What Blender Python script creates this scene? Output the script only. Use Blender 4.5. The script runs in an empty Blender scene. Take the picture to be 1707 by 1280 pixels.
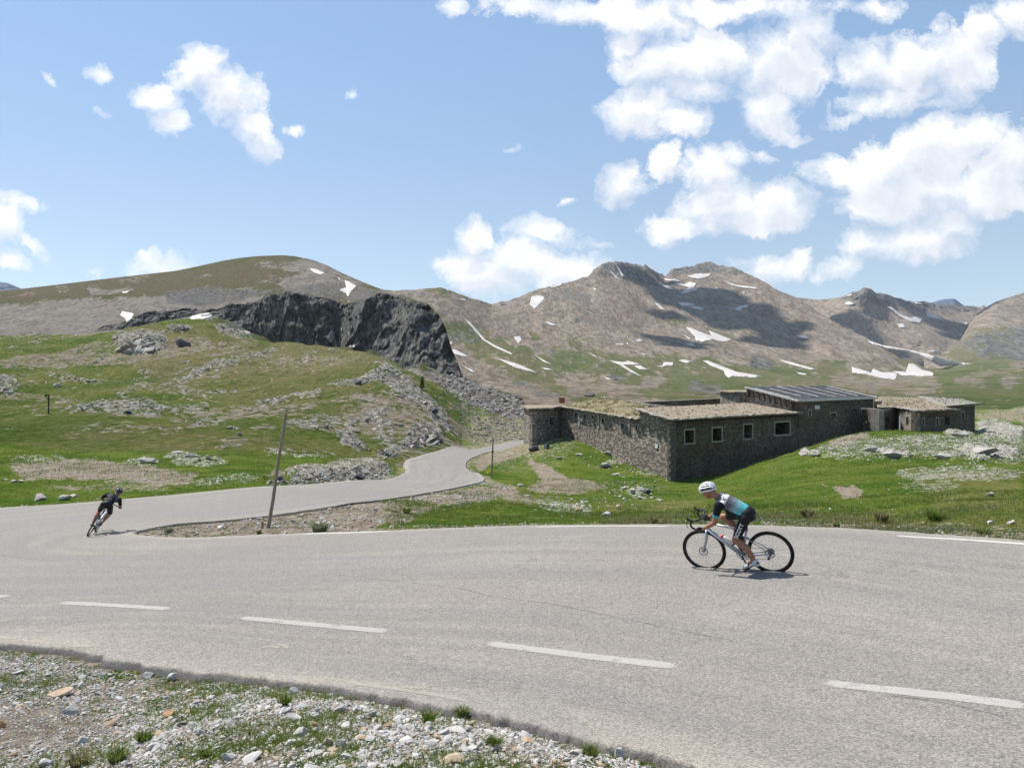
import bpy, bmesh, math, random
import numpy as np
from mathutils import Vector, Matrix
from mathutils.bvhtree import BVHTree
from mathutils import geometry as mgeo

R = math.radians
S = bpy.context.scene
COL = S.collection
rng = np.random.default_rng(7)
random.seed(7)
F = 1280.0; CX = 853.5; CY = 640.0          # focal length and centre of the photograph in its own pixels

# ------------------------------------------------------------------ camera
cam_d = bpy.data.cameras.new('camera'); cam = bpy.data.objects.new('camera', cam_d); COL.objects.link(cam)
cam.location = (0, 0, 0); cam.rotation_euler = (R(90), 0, 0)
cam_d.sensor_width = 36; cam_d.lens = 36 * F / 1707.0
cam_d.clip_start = 0.1; cam_d.clip_end = 60000
S.camera = cam

# ------------------------------------------------------------------ light
TO_SUN = Vector((-0.52, 0.34, 1.0)).normalized()
SUN_EL = math.asin(TO_SUN.z); SUN_AZ = math.atan2(TO_SUN.x, TO_SUN.y)
sd = bpy.data.lights.new('sun', 'SUN'); sd.energy = 4.6; sd.angle = R(0.53); sd.color = (1.0, 0.955, 0.89)
so = bpy.data.objects.new('sun', sd); COL.objects.link(so)
so.rotation_euler = TO_SUN.to_track_quat('Z', 'Y').to_euler()

S.view_settings.view_transform = 'Standard'; S.view_settings.look = 'None'
S.view_settings.exposure = 0.68; S.view_settings.gamma = 1.0
S.cycles.max_bounces = 6; S.cycles.diffuse_bounces = 3; S.cycles.glossy_bounces = 2
S.cycles.transparent_max_bounces = 6; S.cycles.volume_bounces = 0

class NT:
    """small helper to write node trees"""
    def __init__(s, nt): s.t = nt; s.n = nt.nodes; s.l = nt.links
    def add(s, typ, **kw):
        n = s.n.new(typ)
        for k, v in kw.items(): setattr(n, k, v)
        return n
    def link(s, a, b): s.l.new(a, b)
    def val(s, sock, v):
        if hasattr(v, 'is_linked') or isinstance(v, bpy.types.NodeSocket): s.link(v, sock)
        else:
            if isinstance(v, (tuple, list)) and len(v) == 3 and sock.type == 'RGBA': v = (*v, 1)
            sock.default_value = v
    def math(s, op, a, b=0.0, c=None, clamp=False):
        n = s.add('ShaderNodeMath', operation=op, use_clamp=clamp)
        s.val(n.inputs[0], a); s.val(n.inputs[1], b)
        if c is not None: s.val(n.inputs[2], c)
        return n.outputs[0]
    def vmath(s, op, a, b=(0, 0, 0), out=0):
        n = s.add('ShaderNodeVectorMath', operation=op)
        s.val(n.inputs[0], a)
        if op == 'SCALE': s.val(n.inputs['Scale'], b)
        else: s.val(n.inputs[1], b)
        return n.outputs['Value'] if out == 'v' else n.outputs[0]
    def noise(s, vec, scale, detail=4, rough=0.55, dist=0.0, dim='3D'):
        n = s.add('ShaderNodeTexNoise', noise_dimensions=dim)
        if vec is not None: s.link(vec, n.inputs['Vector'])
        n.inputs['Scale'].default_value = scale; n.inputs['Detail'].default_value = detail
        n.inputs['Roughness'].default_value = rough; n.inputs['Distortion'].default_value = dist
        return n
    def ramp(s, f, lo, hi, a=0.0, b=1.0, smooth=True):
        n = s.add('ShaderNodeMapRange', interpolation_type='SMOOTHSTEP' if smooth else 'LINEAR', clamp=True)
        s.val(n.inputs[0], f); s.val(n.inputs[1], lo); s.val(n.inputs[2], hi); s.val(n.inputs[3], a); s.val(n.inputs[4], b)
        return n.outputs[0]
    def mix(s, f, a, b, mode='MIX'):
        n = s.add('ShaderNodeMix', data_type='RGBA', blend_type=mode, clamp_factor=True)
        s.val(n.inputs[0], f); s.val(n.inputs[6], a); s.val(n.inputs[7], b)
        return n.outputs[2]
    def coords(s, which='Object'):
        return s.add('ShaderNodeTexCoord').outputs[which]
    def bump(s, h, strength=0.5, dist=0.05, normal=None):
        n = s.add('ShaderNodeBump'); n.inputs['Strength'].default_value = strength
        n.inputs['Distance'].default_value = dist; s.link(h, n.inputs['Height'])
        if normal is not None: s.link(normal, n.inputs['Normal'])
        return n.outputs[0]

def new_mat(name, rough=0.85, spec=0.3):
    m = bpy.data.materials.new(name); m.use_nodes = True
    t = NT(m.node_tree); b = t.n['Principled BSDF']
    b.inputs['Roughness'].default_value = rough; b.inputs['Specular IOR Level'].default_value = spec
    return m, t, b

# ------------------------------------------------------------------ sky and clouds
CLOUDS = [  # centre x, y, radii, tilt in the photograph; turned into directions of the sky below
 (335,118,48,42,20),(385,160,62,48,40),(425,222,48,30,35),(262,158,44,28,10),(285,195,34,22,20),(492,212,17,12,0),(352,98,30,22,0),
 (165,118,20,15,0),(80,129,12,9,0),(170,179,16,8,15),(592,153,9,6,0),(845,244,20,8,0),(80,424,14,9,0),
 (2,370,40,34,40),(28,336,56,14,10),(8,428,36,18,15),(52,400,26,10,20),
 (270,446,56,20,-4),(158,454,14,7,0),
 (790,400,34,36,0),(750,446,44,22,0),(815,460,70,40,12),(905,384,58,19,8),(935,452,66,32,0),(860,430,66,34,0),(985,408,22,7,20),
 (1042,305,48,36,-20),(1110,262,28,30,30),(940,335,20,10,-20),
 (1125,378,60,28,-14),(1200,345,76,46,0),(1300,346,66,40,0),(1250,372,96,24,0),(1185,288,50,42,30),(1220,260,30,22,0),(1265,262,24,12,20),
 (1068,180,72,42,0),(1140,200,42,28,0),(1110,105,90,46,0),(1190,88,66,48,0),(1050,62,34,40,30),(1150,140,60,28,0),
 (950,15,150,26,2),(1060,28,90,32,10),(1240,10,200,24,0),(1290,100,72,70,0),(1330,120,66,60,20),(1280,180,50,50,0),(1305,222,46,18,10),(1350,60,50,60,0),
 (1450,110,52,46,0),(1520,120,76,58,0),(1590,112,60,68,0),(1500,165,90,28,-12),(1420,195,40,12,-20),(1640,50,50,34,-30),(1690,25,40,40,0),(1460,10,44,24,0),(745,8,30,20,20),(1550,175,60,14,0),
 (1390,292,54,28,10),(1480,275,80,46,-10),(1560,245,90,50,-10),(1622,228,72,40,-10),(1680,265,80,60,0),(1540,312,150,48,4),(1650,320,100,40,0),(1470,340,80,30,0),
 (1450,400,56,30,0),(1540,395,86,42,0),(1590,372,56,30,0),(1400,448,44,16,-20),(1340,432,24,10,0),(1290,452,58,26,-6),(1330,446,30,26,0),(1260,440,40,14,0)]

W = bpy.data.worlds.new('World'); S.world = W; W.use_nodes = True
t = NT(W.node_tree)
for n in list(t.n): t.n.remove(n)
out = t.add('ShaderNodeOutputWorld')
sky = t.add('ShaderNodeTexSky', sky_type='NISHITA'); sky.sun_disc = False
sky.sun_elevation = SUN_EL; sky.sun_rotation = SUN_AZ
sky.altitude = 2300; sky.air_density = 1.0; sky.dust_density = 1.2; sky.ozone_density = 1.4
gen = t.coords('Generated')
sp = t.add('ShaderNodeSeparateXYZ'); t.link(gen, sp.inputs[0])
veil = t.mix(t.ramp(sp.outputs[2], 0.06, 0.42), (3.25, 3.65, 3.35), (2.35, 3.75, 5.4))
skycol = t.mix(0.42, sky.outputs[0], veil)       # thin bright summer veil over the whole sky
bg = t.add('ShaderNodeBackground'); t.link(skycol, bg.inputs[0]); bg.inputs[1].default_value = 0.105
yy = t.math('MAXIMUM', sp.outputs[1], 0.04)
u = t.math('DIVIDE', sp.outputs[0], yy); v = t.math('DIVIDE', sp.outputs[2], yy)
cb = t.add('ShaderNodeCombineXYZ'); t.link(u, cb.inputs[0]); t.link(v, cb.inputs[1])
p0 = cb.outputs[0]
w1 = t.noise(p0, 9.0, 5, 0.6); w2 = t.noise(p0, 34.0, 5, 0.65)
wa = t.vmath('SCALE', t.vmath('SUBTRACT', w1.outputs['Color'], (0.5, 0.5, 0.5)), 0.06)
wb = t.vmath('SCALE', t.vmath('SUBTRACT', w2.outputs['Color'], (0.5, 0.5, 0.5)), 0.028)
pw = t.vmath('ADD', t.vmath('ADD', p0, wa), wb)
flat = t.vmath('MULTIPLY', pw, (1, 1, 0))
def cloud_field(vec):
    D = None
    for (cx, cy, rx, ry, a) in CLOUDS:
        m = t.add('ShaderNodeMapping', vector_type='TEXTURE')
        t.link(vec, m.inputs[0])
        m.inputs['Location'].default_value = ((cx - CX) / F, (CY - cy) / F, 0)
        m.inputs['Rotation'].default_value = (0, 0, R(-a))
        m.inputs['Scale'].default_value = (1.13 * rx / F, 1.13 * ry / F, 1)
        q = t.vmath('LENGTH', m.outputs[0], out='v')
        k = t.math('MULTIPLY', t.math('SUBTRACT', 1.0, q), min(rx, ry) / 30.0) if min(rx, ry) < 30 else t.math('SUBTRACT', 1.0, q)
        D = k if D is None else t.math('SMOOTH_MAX', D, k, 0.12)
    return D
D = cloud_field(flat)
Dup = cloud_field(t.vmath('ADD', flat, (-0.006, 0.026, 0.0)))   # how much cloud lies between here and the sun
fb = t.noise(pw, 26.0, 9, 0.62); fb2 = t.noise(p0, 7.0, 4, 0.5)
edge = t.math('ADD', D, t.math('MULTIPLY', t.math('SUBTRACT', fb.outputs[0], 0.5), 1.15))
edge = t.math('ADD', edge, t.math('MULTIPLY', t.math('SUBTRACT', fb2.outputs[0], 0.5), 0.5))
wisp = t.noise(pw, 60.0, 6, 0.7, 0.6)
edge = t.math('ADD', edge, t.math('MULTIPLY', t.math('SUBTRACT', wisp.outputs[0], 0.5), 0.5))
soft = t.ramp(t.noise(p0, 12.0, 3, .5).outputs[0], .35, .65, .28, .85)
al = t.ramp(edge, 0.0, soft, smooth=False); al = t.math('POWER', al, 0.8)
up = t.vmath('ADD', pw, (-0.008, 0.014, 0.0))
fu = t.noise(up, 26.0, 9, 0.62)
dif = t.math('SUBTRACT', fb.outputs[0], fu.outputs[0])
shade = t.ramp(t.math('ADD', Dup, t.math('MULTIPLY', t.math('SUBTRACT', fb.outputs[0], 0.5), 0.9)), 0.12, 0.75)
lit = t.math('SUBTRACT', 1.0, t.math('MULTIPLY', shade, 0.8)); lit = t.math('ADD', lit, t.math('MULTIPLY', dif, 1.3), clamp=True)
cc = t.mix(lit, (0.70, 0.74, 0.82), (1.0, 1.0, 1.0))
bg2 = t.add('ShaderNodeBackground'); t.link(cc, bg2.inputs[0]); bg2.inputs[1].default_value = 0.70
hor = t.ramp(v, 0.0, 0.02)
al = t.math('MULTIPLY', al, t.math('MULTIPLY', hor, t.ramp(sp.outputs[1], 0.04, 0.1)))
al = t.math('MULTIPLY', al, 0.96)
mx = t.add('ShaderNodeMixShader'); t.link(al, mx.inputs[0]); t.link(bg.outputs[0], mx.inputs[1]); t.link(bg2.outputs[0], mx.inputs[2])
t.link(mx.outputs[0], out.inputs[0])
W.cycles.sampling_method = 'MANUAL'; W.cycles.sample_map_resolution = 256

# ------------------------------------------------------------------ tagging and mesh helpers
def tag(o, label=None, cat=None, group=None, kind=None):
    if label: o['label'] = label
    if cat: o['category'] = cat
    if group: o['group'] = group
    if kind: o['kind'] = kind
    return o
def empty(name, loc=(0, 0, 0), rz=0.0):
    o = bpy.data.objects.new(name, None); COL.objects.link(o); o.location = loc; o.rotation_euler = (0, 0, rz)
    o.empty_display_size = 0.2
    return o
def np_mesh(name, V, Fc, smooth=True):
    """V (n,3), Fc (m,3|4) -> mesh"""
    me = bpy.data.meshes.new(name)
    V = np.ascontiguousarray(V, np.float32); Fc = np.ascontiguousarray(Fc, np.int32)
    k = Fc.shape[1]
    me.vertices.add(len(V)); me.vertices.foreach_set('co', V.ravel())
    me.loops.add(Fc.size); me.loops.foreach_set('vertex_index', Fc.ravel())
    me.polygons.add(len(Fc)); me.polygons.foreach_set('loop_start', np.arange(0, Fc.size, k, dtype=np.int32))
    me.polygons.foreach_set('loop_total', np.full(len(Fc), k, np.int32))
    me.polygons.foreach_set('use_smooth', np.full(len(Fc), smooth))
    me.update(calc_edges=True); me.validate()
    return me
def np_obj(name, V, Fc, mat, parent=None, smooth=True, attr=None):
    me = np_mesh(name, V, Fc, smooth)
    if attr is not None:
        for nm, A in attr.items():
            a = me.attributes.new(nm, 'FLOAT_COLOR', 'POINT')
            B = np.ones((len(V), 4), np.float32); B[:, :A.shape[1]] = A
            a.data.foreach_set('color', B.ravel())
    o = bpy.data.objects.new(name, me); COL.objects.link(o)
    if mat: me.materials.append(mat)
    if parent: o.parent = parent
    return o
def rot_z(a): c, s = math.cos(a), math.sin(a); return np.array([[c, -s, 0], [s, c, 0], [0, 0, 1.0]])

# ------------------------------------------------------------------ numpy noise
def _hash(i, j, k, seed):
    h = (i.astype(np.uint32) * np.uint32(374761393) + j.astype(np.uint32) * np.uint32(668265263)
         + k.astype(np.uint32) * np.uint32(2246822519) + np.uint32(seed) * np.uint32(3266489917))
    h = (h ^ (h >> np.uint32(13))) * np.uint32(1274126177)
    h = h ^ (h >> np.uint32(16))
    return h.astype(np.float32) / np.float32(4294967295.0)
def vnoise(P, seed=0):
    P = np.asarray(P, np.float32); fl = np.floor(P); f = P - fl; i = fl.astype(np.int64) & 0xffffffff
    f = f * f * f * (f * (f * 6 - 15) + 10)
    r = 0
    for dx in (0, 1):
        wx = f[:, 0] if dx else 1 - f[:, 0]
        for dy in (0, 1):
            wy = f[:, 1] if dy else 1 - f[:, 1]
            for dz in (0, 1):
                wz = f[:, 2] if dz else 1 - f[:, 2]
                r = r + wx * wy * wz * _hash(i[:, 0] + dx, i[:, 1] + dy, i[:, 2] + dz, seed)
    return r * 2 - 1
def fbm(P, octv=5, gain=0.5, lac=2.03, seed=0, ridged=False):
    P = np.asarray(P, np.float32).copy(); a = 1.0; s = 0; tot = 0
    for o in range(octv):
        n = vnoise(P, seed + o * 17)
        if ridged: n = 1 - 2 * np.abs(n)
        s = s + a * n; tot += a; a *= gain; P = P * lac + 11.3
    return s / tot
def sstep(a, b, x):
    t_ = np.clip((x - a) / (b - a), 0, 1); return t_ * t_ * (3 - 2 * t_)
def seg_dist(P, poly, closed=True):
    """distance from P (n,2) to a polyline / polygon; signed (negative inside) when closed"""
    P = np.asarray(P, np.float32); poly = np.asarray(poly, np.float32); n = len(poly)
    best = np.full(len(P), 1e18, np.float32); ins = np.zeros(len(P), bool)
    for i in range(n if closed else n - 1):
        a = poly[i]; b = poly[(i + 1) % n]; ab = b - a
        L = float(ab @ ab) + 1e-12
        tt = np.clip(((P[:, 0] - a[0]) * ab[0] + (P[:, 1] - a[1]) * ab[1]) / L, 0, 1)
        dx = P[:, 0] - a[0] - tt * ab[0]; dy = P[:, 1] - a[1] - tt * ab[1]
        best = np.minimum(best, dx * dx + dy * dy)
        if closed:
            c = ((a[1] > P[:, 1]) != (b[1] > P[:, 1]))
            if c.any():
                xx = (b[0] - a[0]) * (P[:, 1] - a[1]) / (b[1] - a[1] + 1e-12) + a[0]
                ins ^= c & (P[:, 0] < xx)
    d = np.sqrt(best)
    return np.where(ins, -d, d) if closed else d

def ray(px, py):
    return np.array([(px - CX) / F, 1.0, (CY - py) / F])
def pt(px, py, d):
    return ray(px, py) * d
def plane_z(X, Y): return -2.63 + 0.06 * X - 0.04 * Y
def on_plane(px, py):
    r = ray(px, py); d = 2.63 / (-r[2] + 0.06 * r[0] - 0.04)
    return r * d
# ------------------------------------------------------------------ road edges (island / far side = A, verge side = B)
def _xy(x, y): return np.array([x, y, plane_z(x, y)])
PL = on_plane
ROAD = [
 (_xy(16, 2), _xy(9, -5)), (_xy(14, 5), _xy(8, -2)), (_xy(10.6, 10), _xy(4.6, 1.6)), (PL(1707, 902.5), _xy(2.9, 3.8)),
 (PL(1400, 881.5), PL(1150, 1280)), (PL(1150, 875.5), PL(1000, 1240)), (PL(1000, 875.5), PL(860, 1203)), (PL(853, 877.5), PL(644, 1163)),
 (PL(650, 885), PL(430, 1131)), (PL(450, 892), PL(214, 1106)), (PL(320, 897), PL(0, 1075)), (PL(262, 895), _xy(-11, 10.2)),
 (PL(230, 892), _xy(-18, 12)), (PL(224, 888), _xy(-24, 18)), (PL(240, 883), _xy(-26, 25)), (PL(300, 873), _xy(-25, 31)),
 (PL(380, 867), PL(0, 847)), (PL(477, 856), PL(200, 833)), (pt(577, 840, 25.4), pt(430, 812, 35)),
 (pt(640, 833, 30), pt(547, 805, 42)), (pt(694, 825, 36), pt(640, 800, 50)), (pt(764, 812, 45), pt(668, 792, 55)),
 (pt(806, 801, 54), pt(676, 784, 59)), (pt(800, 790, 59), pt(673, 775, 65)), (pt(777, 779, 67), pt(690, 763, 74)), (pt(790, 762, 80), pt(765, 745, 94)),
 (pt(850, 750, 97), pt(852, 736, 111)), (pt(885, 746, 102), pt(885, 734, 116)), (pt(960, 742, 112), pt(960, 732, 128)), (pt(1100, 745, 120), pt(1100, 736, 140))]
def catmull(P, k=12):
    P = np.asarray(P, float); n = len(P); out_ = []
    for i in range(n - 1):
        p0 = P[max(i - 1, 0)]; p1 = P[i]; p2 = P[i + 1]; p3 = P[min(i + 2, n - 1)]
        for j in range(k):
            s = j / k
            out_.append(0.5 * ((2 * p1) + (-p0 + p2) * s + (2 * p0 - 5 * p1 + 4 * p2 - p3) * s * s + (-p0 + 3 * p1 - 3 * p2 + p3) * s ** 3))
    out_.append(P[-1]); return np.array(out_)
EA = catmull([a for a, b in ROAD], 14); EB = catmull([b for a, b in ROAD], 14)
ROAD_POLY = np.vstack([EA[:, :2], EB[::-1, :2]])

# ------------------------------------------------------------------ ground surface: thin plate spline through survey points
CTRL = []
for i, (a, b) in enumerate(ROAD):
    for s in (0, .5, 1): CTRL.append(tuple(a * (1 - s) + b * s))
for q in EA[::9]: CTRL.append(tuple(q))
G = [  # photo x, y, distance
 # verge in front
 (0,1280,6.0),(0,1180,7.6),(400,1280,4.9),(400,1200,5.9),(700,1280,4.6),(860,1280,4.8),(1050,1280,5.2),(200,1150,8.3),(-300,1150,8.2),(-300,1280,6.3),
 # island
 (450,880,20.6),(350,885,20.6),(560,865,22.3),(560,880,19.6),(700,862,22.5),(700,840,28.5),(760,830,33),
 # slope below the lane, meadow
 (820,797,62),(860,830,34),(860,860,24),(900,865,21.5),(950,855,26),(900,830,37),(920,800,56),(880,765,78),(905,736,85),(870,742,95),
 (1000,862,23),(1000,835,38),(1000,800,60),(1060,785,72),(1119,801,69.5),(1062,778,75),(1000,752,81),(937,728,88),
 (1119,865,21.5),(1119,848,31),(1119,825,46),(1170,806,64),(1200,860,23),(1200,836,36),(1200,815,50),
 # mound before the fort
 (1230,787,58),(1290,762,61),(1340,747,64),(1400,729,69),(1450,721.5,74),(1530,723,80),(1600,726,85),(1640,729,90),(1707,735,95),
 (1300,860,21),(1300,835,30),(1300,800,44),(1400,862,19.5),(1400,835,27),(1400,790,42),(1400,755,55),(1520,865,17.5),(1520,830,25),(1520,790,38),(1520,750,56),
 (1640,868,15.6),(1640,830,23),(1640,790,33),(1640,755,52),(1707,865,15),(1760,800,30),(1850,760,50),(1850,870,14),
 # ditch behind the mound and fort floor
 (1230,786,77),(1327,760,85),(1400,742,90),(1455,727,92),(1500,726,92),(1600,727,97),(1640,724,105),(1200,748,95),(1050,745,100),
 (1660,702,135),(1707,700,140),(1850,700,140),(1660,690,220),(1850,690,220),(1300,735,140),(1000,725,150),(900,728,150),(1300,705,300),(1000,705,300),(1700,690,330),(1700,700,480),(1000,710,480),(1300,710,480),
 # left meadow and hill
 (-300,840,38),(0,838,36),(0,790,47),(0,740,62),(0,700,95),(0,650,150),(0,600,220),(0,566,310),(0,590,480),(-300,790,50),(-300,700,100),(-300,600,220),(-300,560,320),(-300,590,480),
 (100,790,46),(100,720,78),(100,690,100),(90,655,150),(100,590,240),(110,564,320),(200,810,41),(200,770,54),(200,735,72),(200,715,78),(220,685,115),(240,650,155),(230,600,215),(207,553,300),
 (330,790,46),(330,760,58),(330,725,76),(320,700,110),(330,660,145),(330,600,210),(330,534,300),(330,580,480),(200,590,480),
 (430,795,45),(430,760,58),(440,720,80),(450,690,110),(450,650,150),(440,610,210),(440,569,290),(440,610,480),
 (540,792,47),(540,760,62),(550,730,80),(560,690,110),(560,640,160),(550,600,220),(530,577,280),(530,620,480),
 (640,784,58),(620,740,80),(620,700,105),(620,650,150),(620,610,195),(622,587,235),(640,650,400),
 (690,742,88),(690,700,108),(690,665,150),(690,643,180),(680,700,350),(745,735,97),(735,700,120),(732,678,142),(760,745,96),(760,735,105),(775,733,118),(770,745,150),(820,740,125),(800,720,260),(860,733,128),
]
for (x, y, d) in G: CTRL.append(tuple(pt(x, y, d)))
CTRL += [(-1.5, 0.8, -1.9), (1.0, 1.2, -2.2), (-4, 2, -2.2), (0, -3, -1.7), (-10, 3, -2.9)]
CTRL = np.array(CTRL)
def warp(X, Y):
    Y = np.maximum(Y, 0.8)
    return np.stack([X / Y * 1.6, np.log(Y) * 1.0], 1)
keep = CTRL[:, 1] > 0.5; CTRL = CTRL[keep]
Wc = warp(CTRL[:, 0], CTRL[:, 1])
_, ui = np.unique(np.round(Wc, 3), axis=0, return_index=True); CTRL = CTRL[ui]; Wc = Wc[ui]
def _phi(r2): return 0.5 * r2 * np.log(r2 + 1e-12)
_d2 = ((Wc[:, None] - Wc[None]) ** 2).sum(2); n_ = len(Wc)
_K = _phi(_d2) + np.eye(n_) * 2e-5
_Pm = np.hstack([np.ones((n_, 1)), Wc])
_A = np.vstack([np.hstack([_K, _Pm]), np.hstack([_Pm.T, np.zeros((3, 3))])])
_res = (CTRL[:, 2] - plane_z(CTRL[:, 0], CTRL[:, 1])) / (1 + 0.05 * CTRL[:, 1])
_sol = np.linalg.solve(_A, np.concatenate([_res, np.zeros(3)]))
def base_z(X, Y):
    X = np.atleast_1d(np.asarray(X, float)); Y = np.atleast_1d(np.asarray(Y, float)); out_ = np.empty(len(X))
    for i in range(0, len(X), 20000):
        x = X[i:i + 20000]; y = Y[i:i + 20000]; w = warp(x, y)
        d2 = (w ** 2).sum(1)[:, None] + (Wc ** 2).sum(1)[None] - 2 * w @ Wc.T
        r = _phi(np.maximum(d2, 0)) @ _sol[:n_] + _sol[n_] + w @ _sol[n_ + 1:]
        out_[i:i + 20000] = plane_z(x, y) + r * (1 + 0.05 * np.maximum(y, 0.8))
    return out_
def road_sd(X, Y):
    sd_ = np.full(len(X), 50.0, np.float32); m = (Y < 160)
    sd_[m] = seg_dist(np.stack([X[m], Y[m]], 1), ROAD_POLY[::2]); return sd_
def ground_z(X, Y, full=True):
    X = np.atleast_1d(np.asarray(X, float)); Y = np.atleast_1d(np.asarray(Y, float))
    z = base_z(X, Y); sd_ = road_sd(X, Y)
    P = np.stack([X, Y, np.zeros_like(X)], 1)
    k = sstep(0.2, 3.0, sd_)
    # roadside roughness, meadow hummocks, rolling hillside
    z = z + 0.05 * fbm(P * 0.9, 4, seed=3) * sstep(0.0, 1.0, sd_) + 0.16 * fbm(P * 0.22, 3, seed=5) * k
    far = sstep(55, 130, Y) * sstep(4, 14, sd_)
    z = z + far * (2.8 * fbm(P * 0.022, 4, 0.5, seed=9) + 1.5 * fbm(P * 0.075, 5, 0.62, seed=21, ridged=True)) * sstep(40, 300, Y + 60)
    z = z + 0.14 * fbm(P * 0.55, 4, .6, seed=23) * sstep(30, 70, Y) * sstep(1, 5, sd_) + 0.22 * fbm(P * 0.13, 4, .55, seed=25) * sstep(1.5, 6, sd_) * (1 - sstep(60, 90, Y))
    z = z - 0.05 * (1 - sstep(-0.5, 0.15, sd_)) - 0.05 * sstep(-0.2, 0.1, sd_) * (1 - sstep(0.1, 0.9, sd_))
    return z, sd_

cols = np.concatenate([np.linspace(-2600, -320, 50), np.arange(-300, -20, 8), np.arange(-20, 1730, 2.6), np.arange(1732, 2010, 8), np.linspace(2040, 4400, 50)])
rows = np.concatenate([np.exp(np.linspace(math.log(0.9), math.log(3.6), 24))[:-1], np.exp(np.linspace(math.log(3.6), math.log(480), 640))])
nc, nr = len(cols), len(rows)
UU, DD = np.meshgrid(cols, rows); UU = UU.ravel(); DD = DD.ravel()
GX = (UU - CX) / F * DD; GY = DD
GZ, GSD = ground_z(GX, GY)
GPX = UU; GPY = CY - F * GZ / GY

def regions(px, py, L, wob=6.0, sc=0.05, seed=1):
    """soft polygon / ellipse masks over the surface; L = list of (strength, feather, points)"""
    P = np.stack([px, py], 1).astype(np.float32)
    n1 = fbm(np.stack([px * sc, py * sc * 2.2, px * 0], 1), 4, 0.6, seed=seed) * wob
    m = np.zeros(len(px), np.float32)
    for (s, fe, pts) in L:
        pts = np.array(pts, np.float32); lo = pts.min(0) - fe * 2 - wob; hi = pts.max(0) + fe * 2 + wob
        sel = (P[:, 0] > lo[0]) & (P[:, 0] < hi[0]) & (P[:, 1] > lo[1]) & (P[:, 1] < hi[1])
        if not sel.any(): continue
        d = seg_dist(P[sel], pts) + n1[sel]
        k = s * (1 - sstep(-fe, fe, d))
        if s >= 0: m[sel] = np.maximum(m[sel], k)
        else: m[sel] = m[sel] * (1 + k)
    return m
def ell(cx, cy, rx, ry, a=0, n=14):
    a = R(a); return [(cx + rx * math.cos(q) * math.cos(a) - ry * math.sin(q) * math.sin(a), cy + rx * math.cos(q) * math.sin(a) + ry * math.sin(q) * math.cos(a)) for q in np.linspace(0, 2 * math.pi, n, endpoint=False)]

ROCK_G = [  # pale broken limestone showing through the turf
 (.85, 5, [(185,560),(210,552),(240,550),(275,556),(280,575),(265,588),(230,590),(195,580)]), (.7,4,ell(300,546,22,6)), (.75,3,ell(395,552,34,12,10)),
 (.6,3,ell(170,595,18,6,-30)), (.7,4,[(95,686),(180,668),(245,664),(285,680),(262,694),(180,688)]), (.55,4,ell(318,683,34,9,-10)),
 (.6,4,ell(5,640,26,18)), (.5,3,ell(120,632,50,5,8)), (.5,3,ell(235,645,26,7,-18)), (.6,3,[(252,650),(300,628),(360,600),(440,584),(445,590),(370,612),(300,640)]),
 (.75,4,[(545,640),(590,632),(640,610),(668,620),(640,634),(590,645)]), (.7,4,[(425,668),(500,655),(540,648),(530,662),(470,672),(428,680)]),
 (.85,4,[(560,730),(575,705),(620,685),(660,680),(640,692),(600,706),(590,720),(610,745),(600,752),(575,745)]),
 (.95,4,[(668,735),(690,708),(730,706),(742,728),(730,742),(690,748),(665,752),(640,765),(625,762)]),
 (.85,6,[(640,600),(665,618),(700,650),(735,678),(752,705),(770,728),(745,725),(720,700),(690,675),(660,660),(640,640)]),
 (.6,5,[(480,700),(540,690),(580,700),(560,716),(500,720)]), (.6,4,ell(520,705,50,10,-8)), (.5,4,ell(640,725,20,30)),
 (.55,5,[(440,800),(480,788),(540,778),(590,774),(640,772),(655,785),(650,800),(600,806),(520,808)]),
 (.55,3,ell(240,770,26,6)), (.5,3,ell(300,762,30,5)), (.5,3,ell(330,770,50,8)), (.5,3,ell(370,742,34,5)),(.45,3,ell(500,755,60,6,6)),(.5,3,ell(340,705,40,5)),
 (.35,6,ell(60,765,50,8)), (.4,6,ell(380,800,60,8,-5)),
 # pale slabs on the mound right of the fort
 (.46,8,[(1340,752),(1440,728),(1540,726),(1707,722),(1720,770),(1600,768),(1500,762),(1400,768)]), (1.,3,[(1432,748),(1470,748),(1520,762),(1516,768),(1470,758)]),
 (.95,4,[(1590,748),(1620,742),(1700,752),(1700,765),(1620,768)]),(.9,3,ell(1585,763,22,5)),(.9,3,ell(1350,758,17,4,5)),(.8,3,ell(1600,724,28,5)),(.8,6,[(1625,705),(1660,700),(1707,715),(1707,740),(1640,735)]),
 (.45,8,ell(1600,790,110,14)), (.3,10,ell(1550,810,60,12)),
 (.5,5,ell(940,845,50,10,10)),(.6,3,ell(1065,820,22,8)),(.5,3,ell(1025,770,16,6)),(.4,4,ell(1090,790,30,6)), (.35,4,ell(1000,745,60,7,30))]
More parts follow.
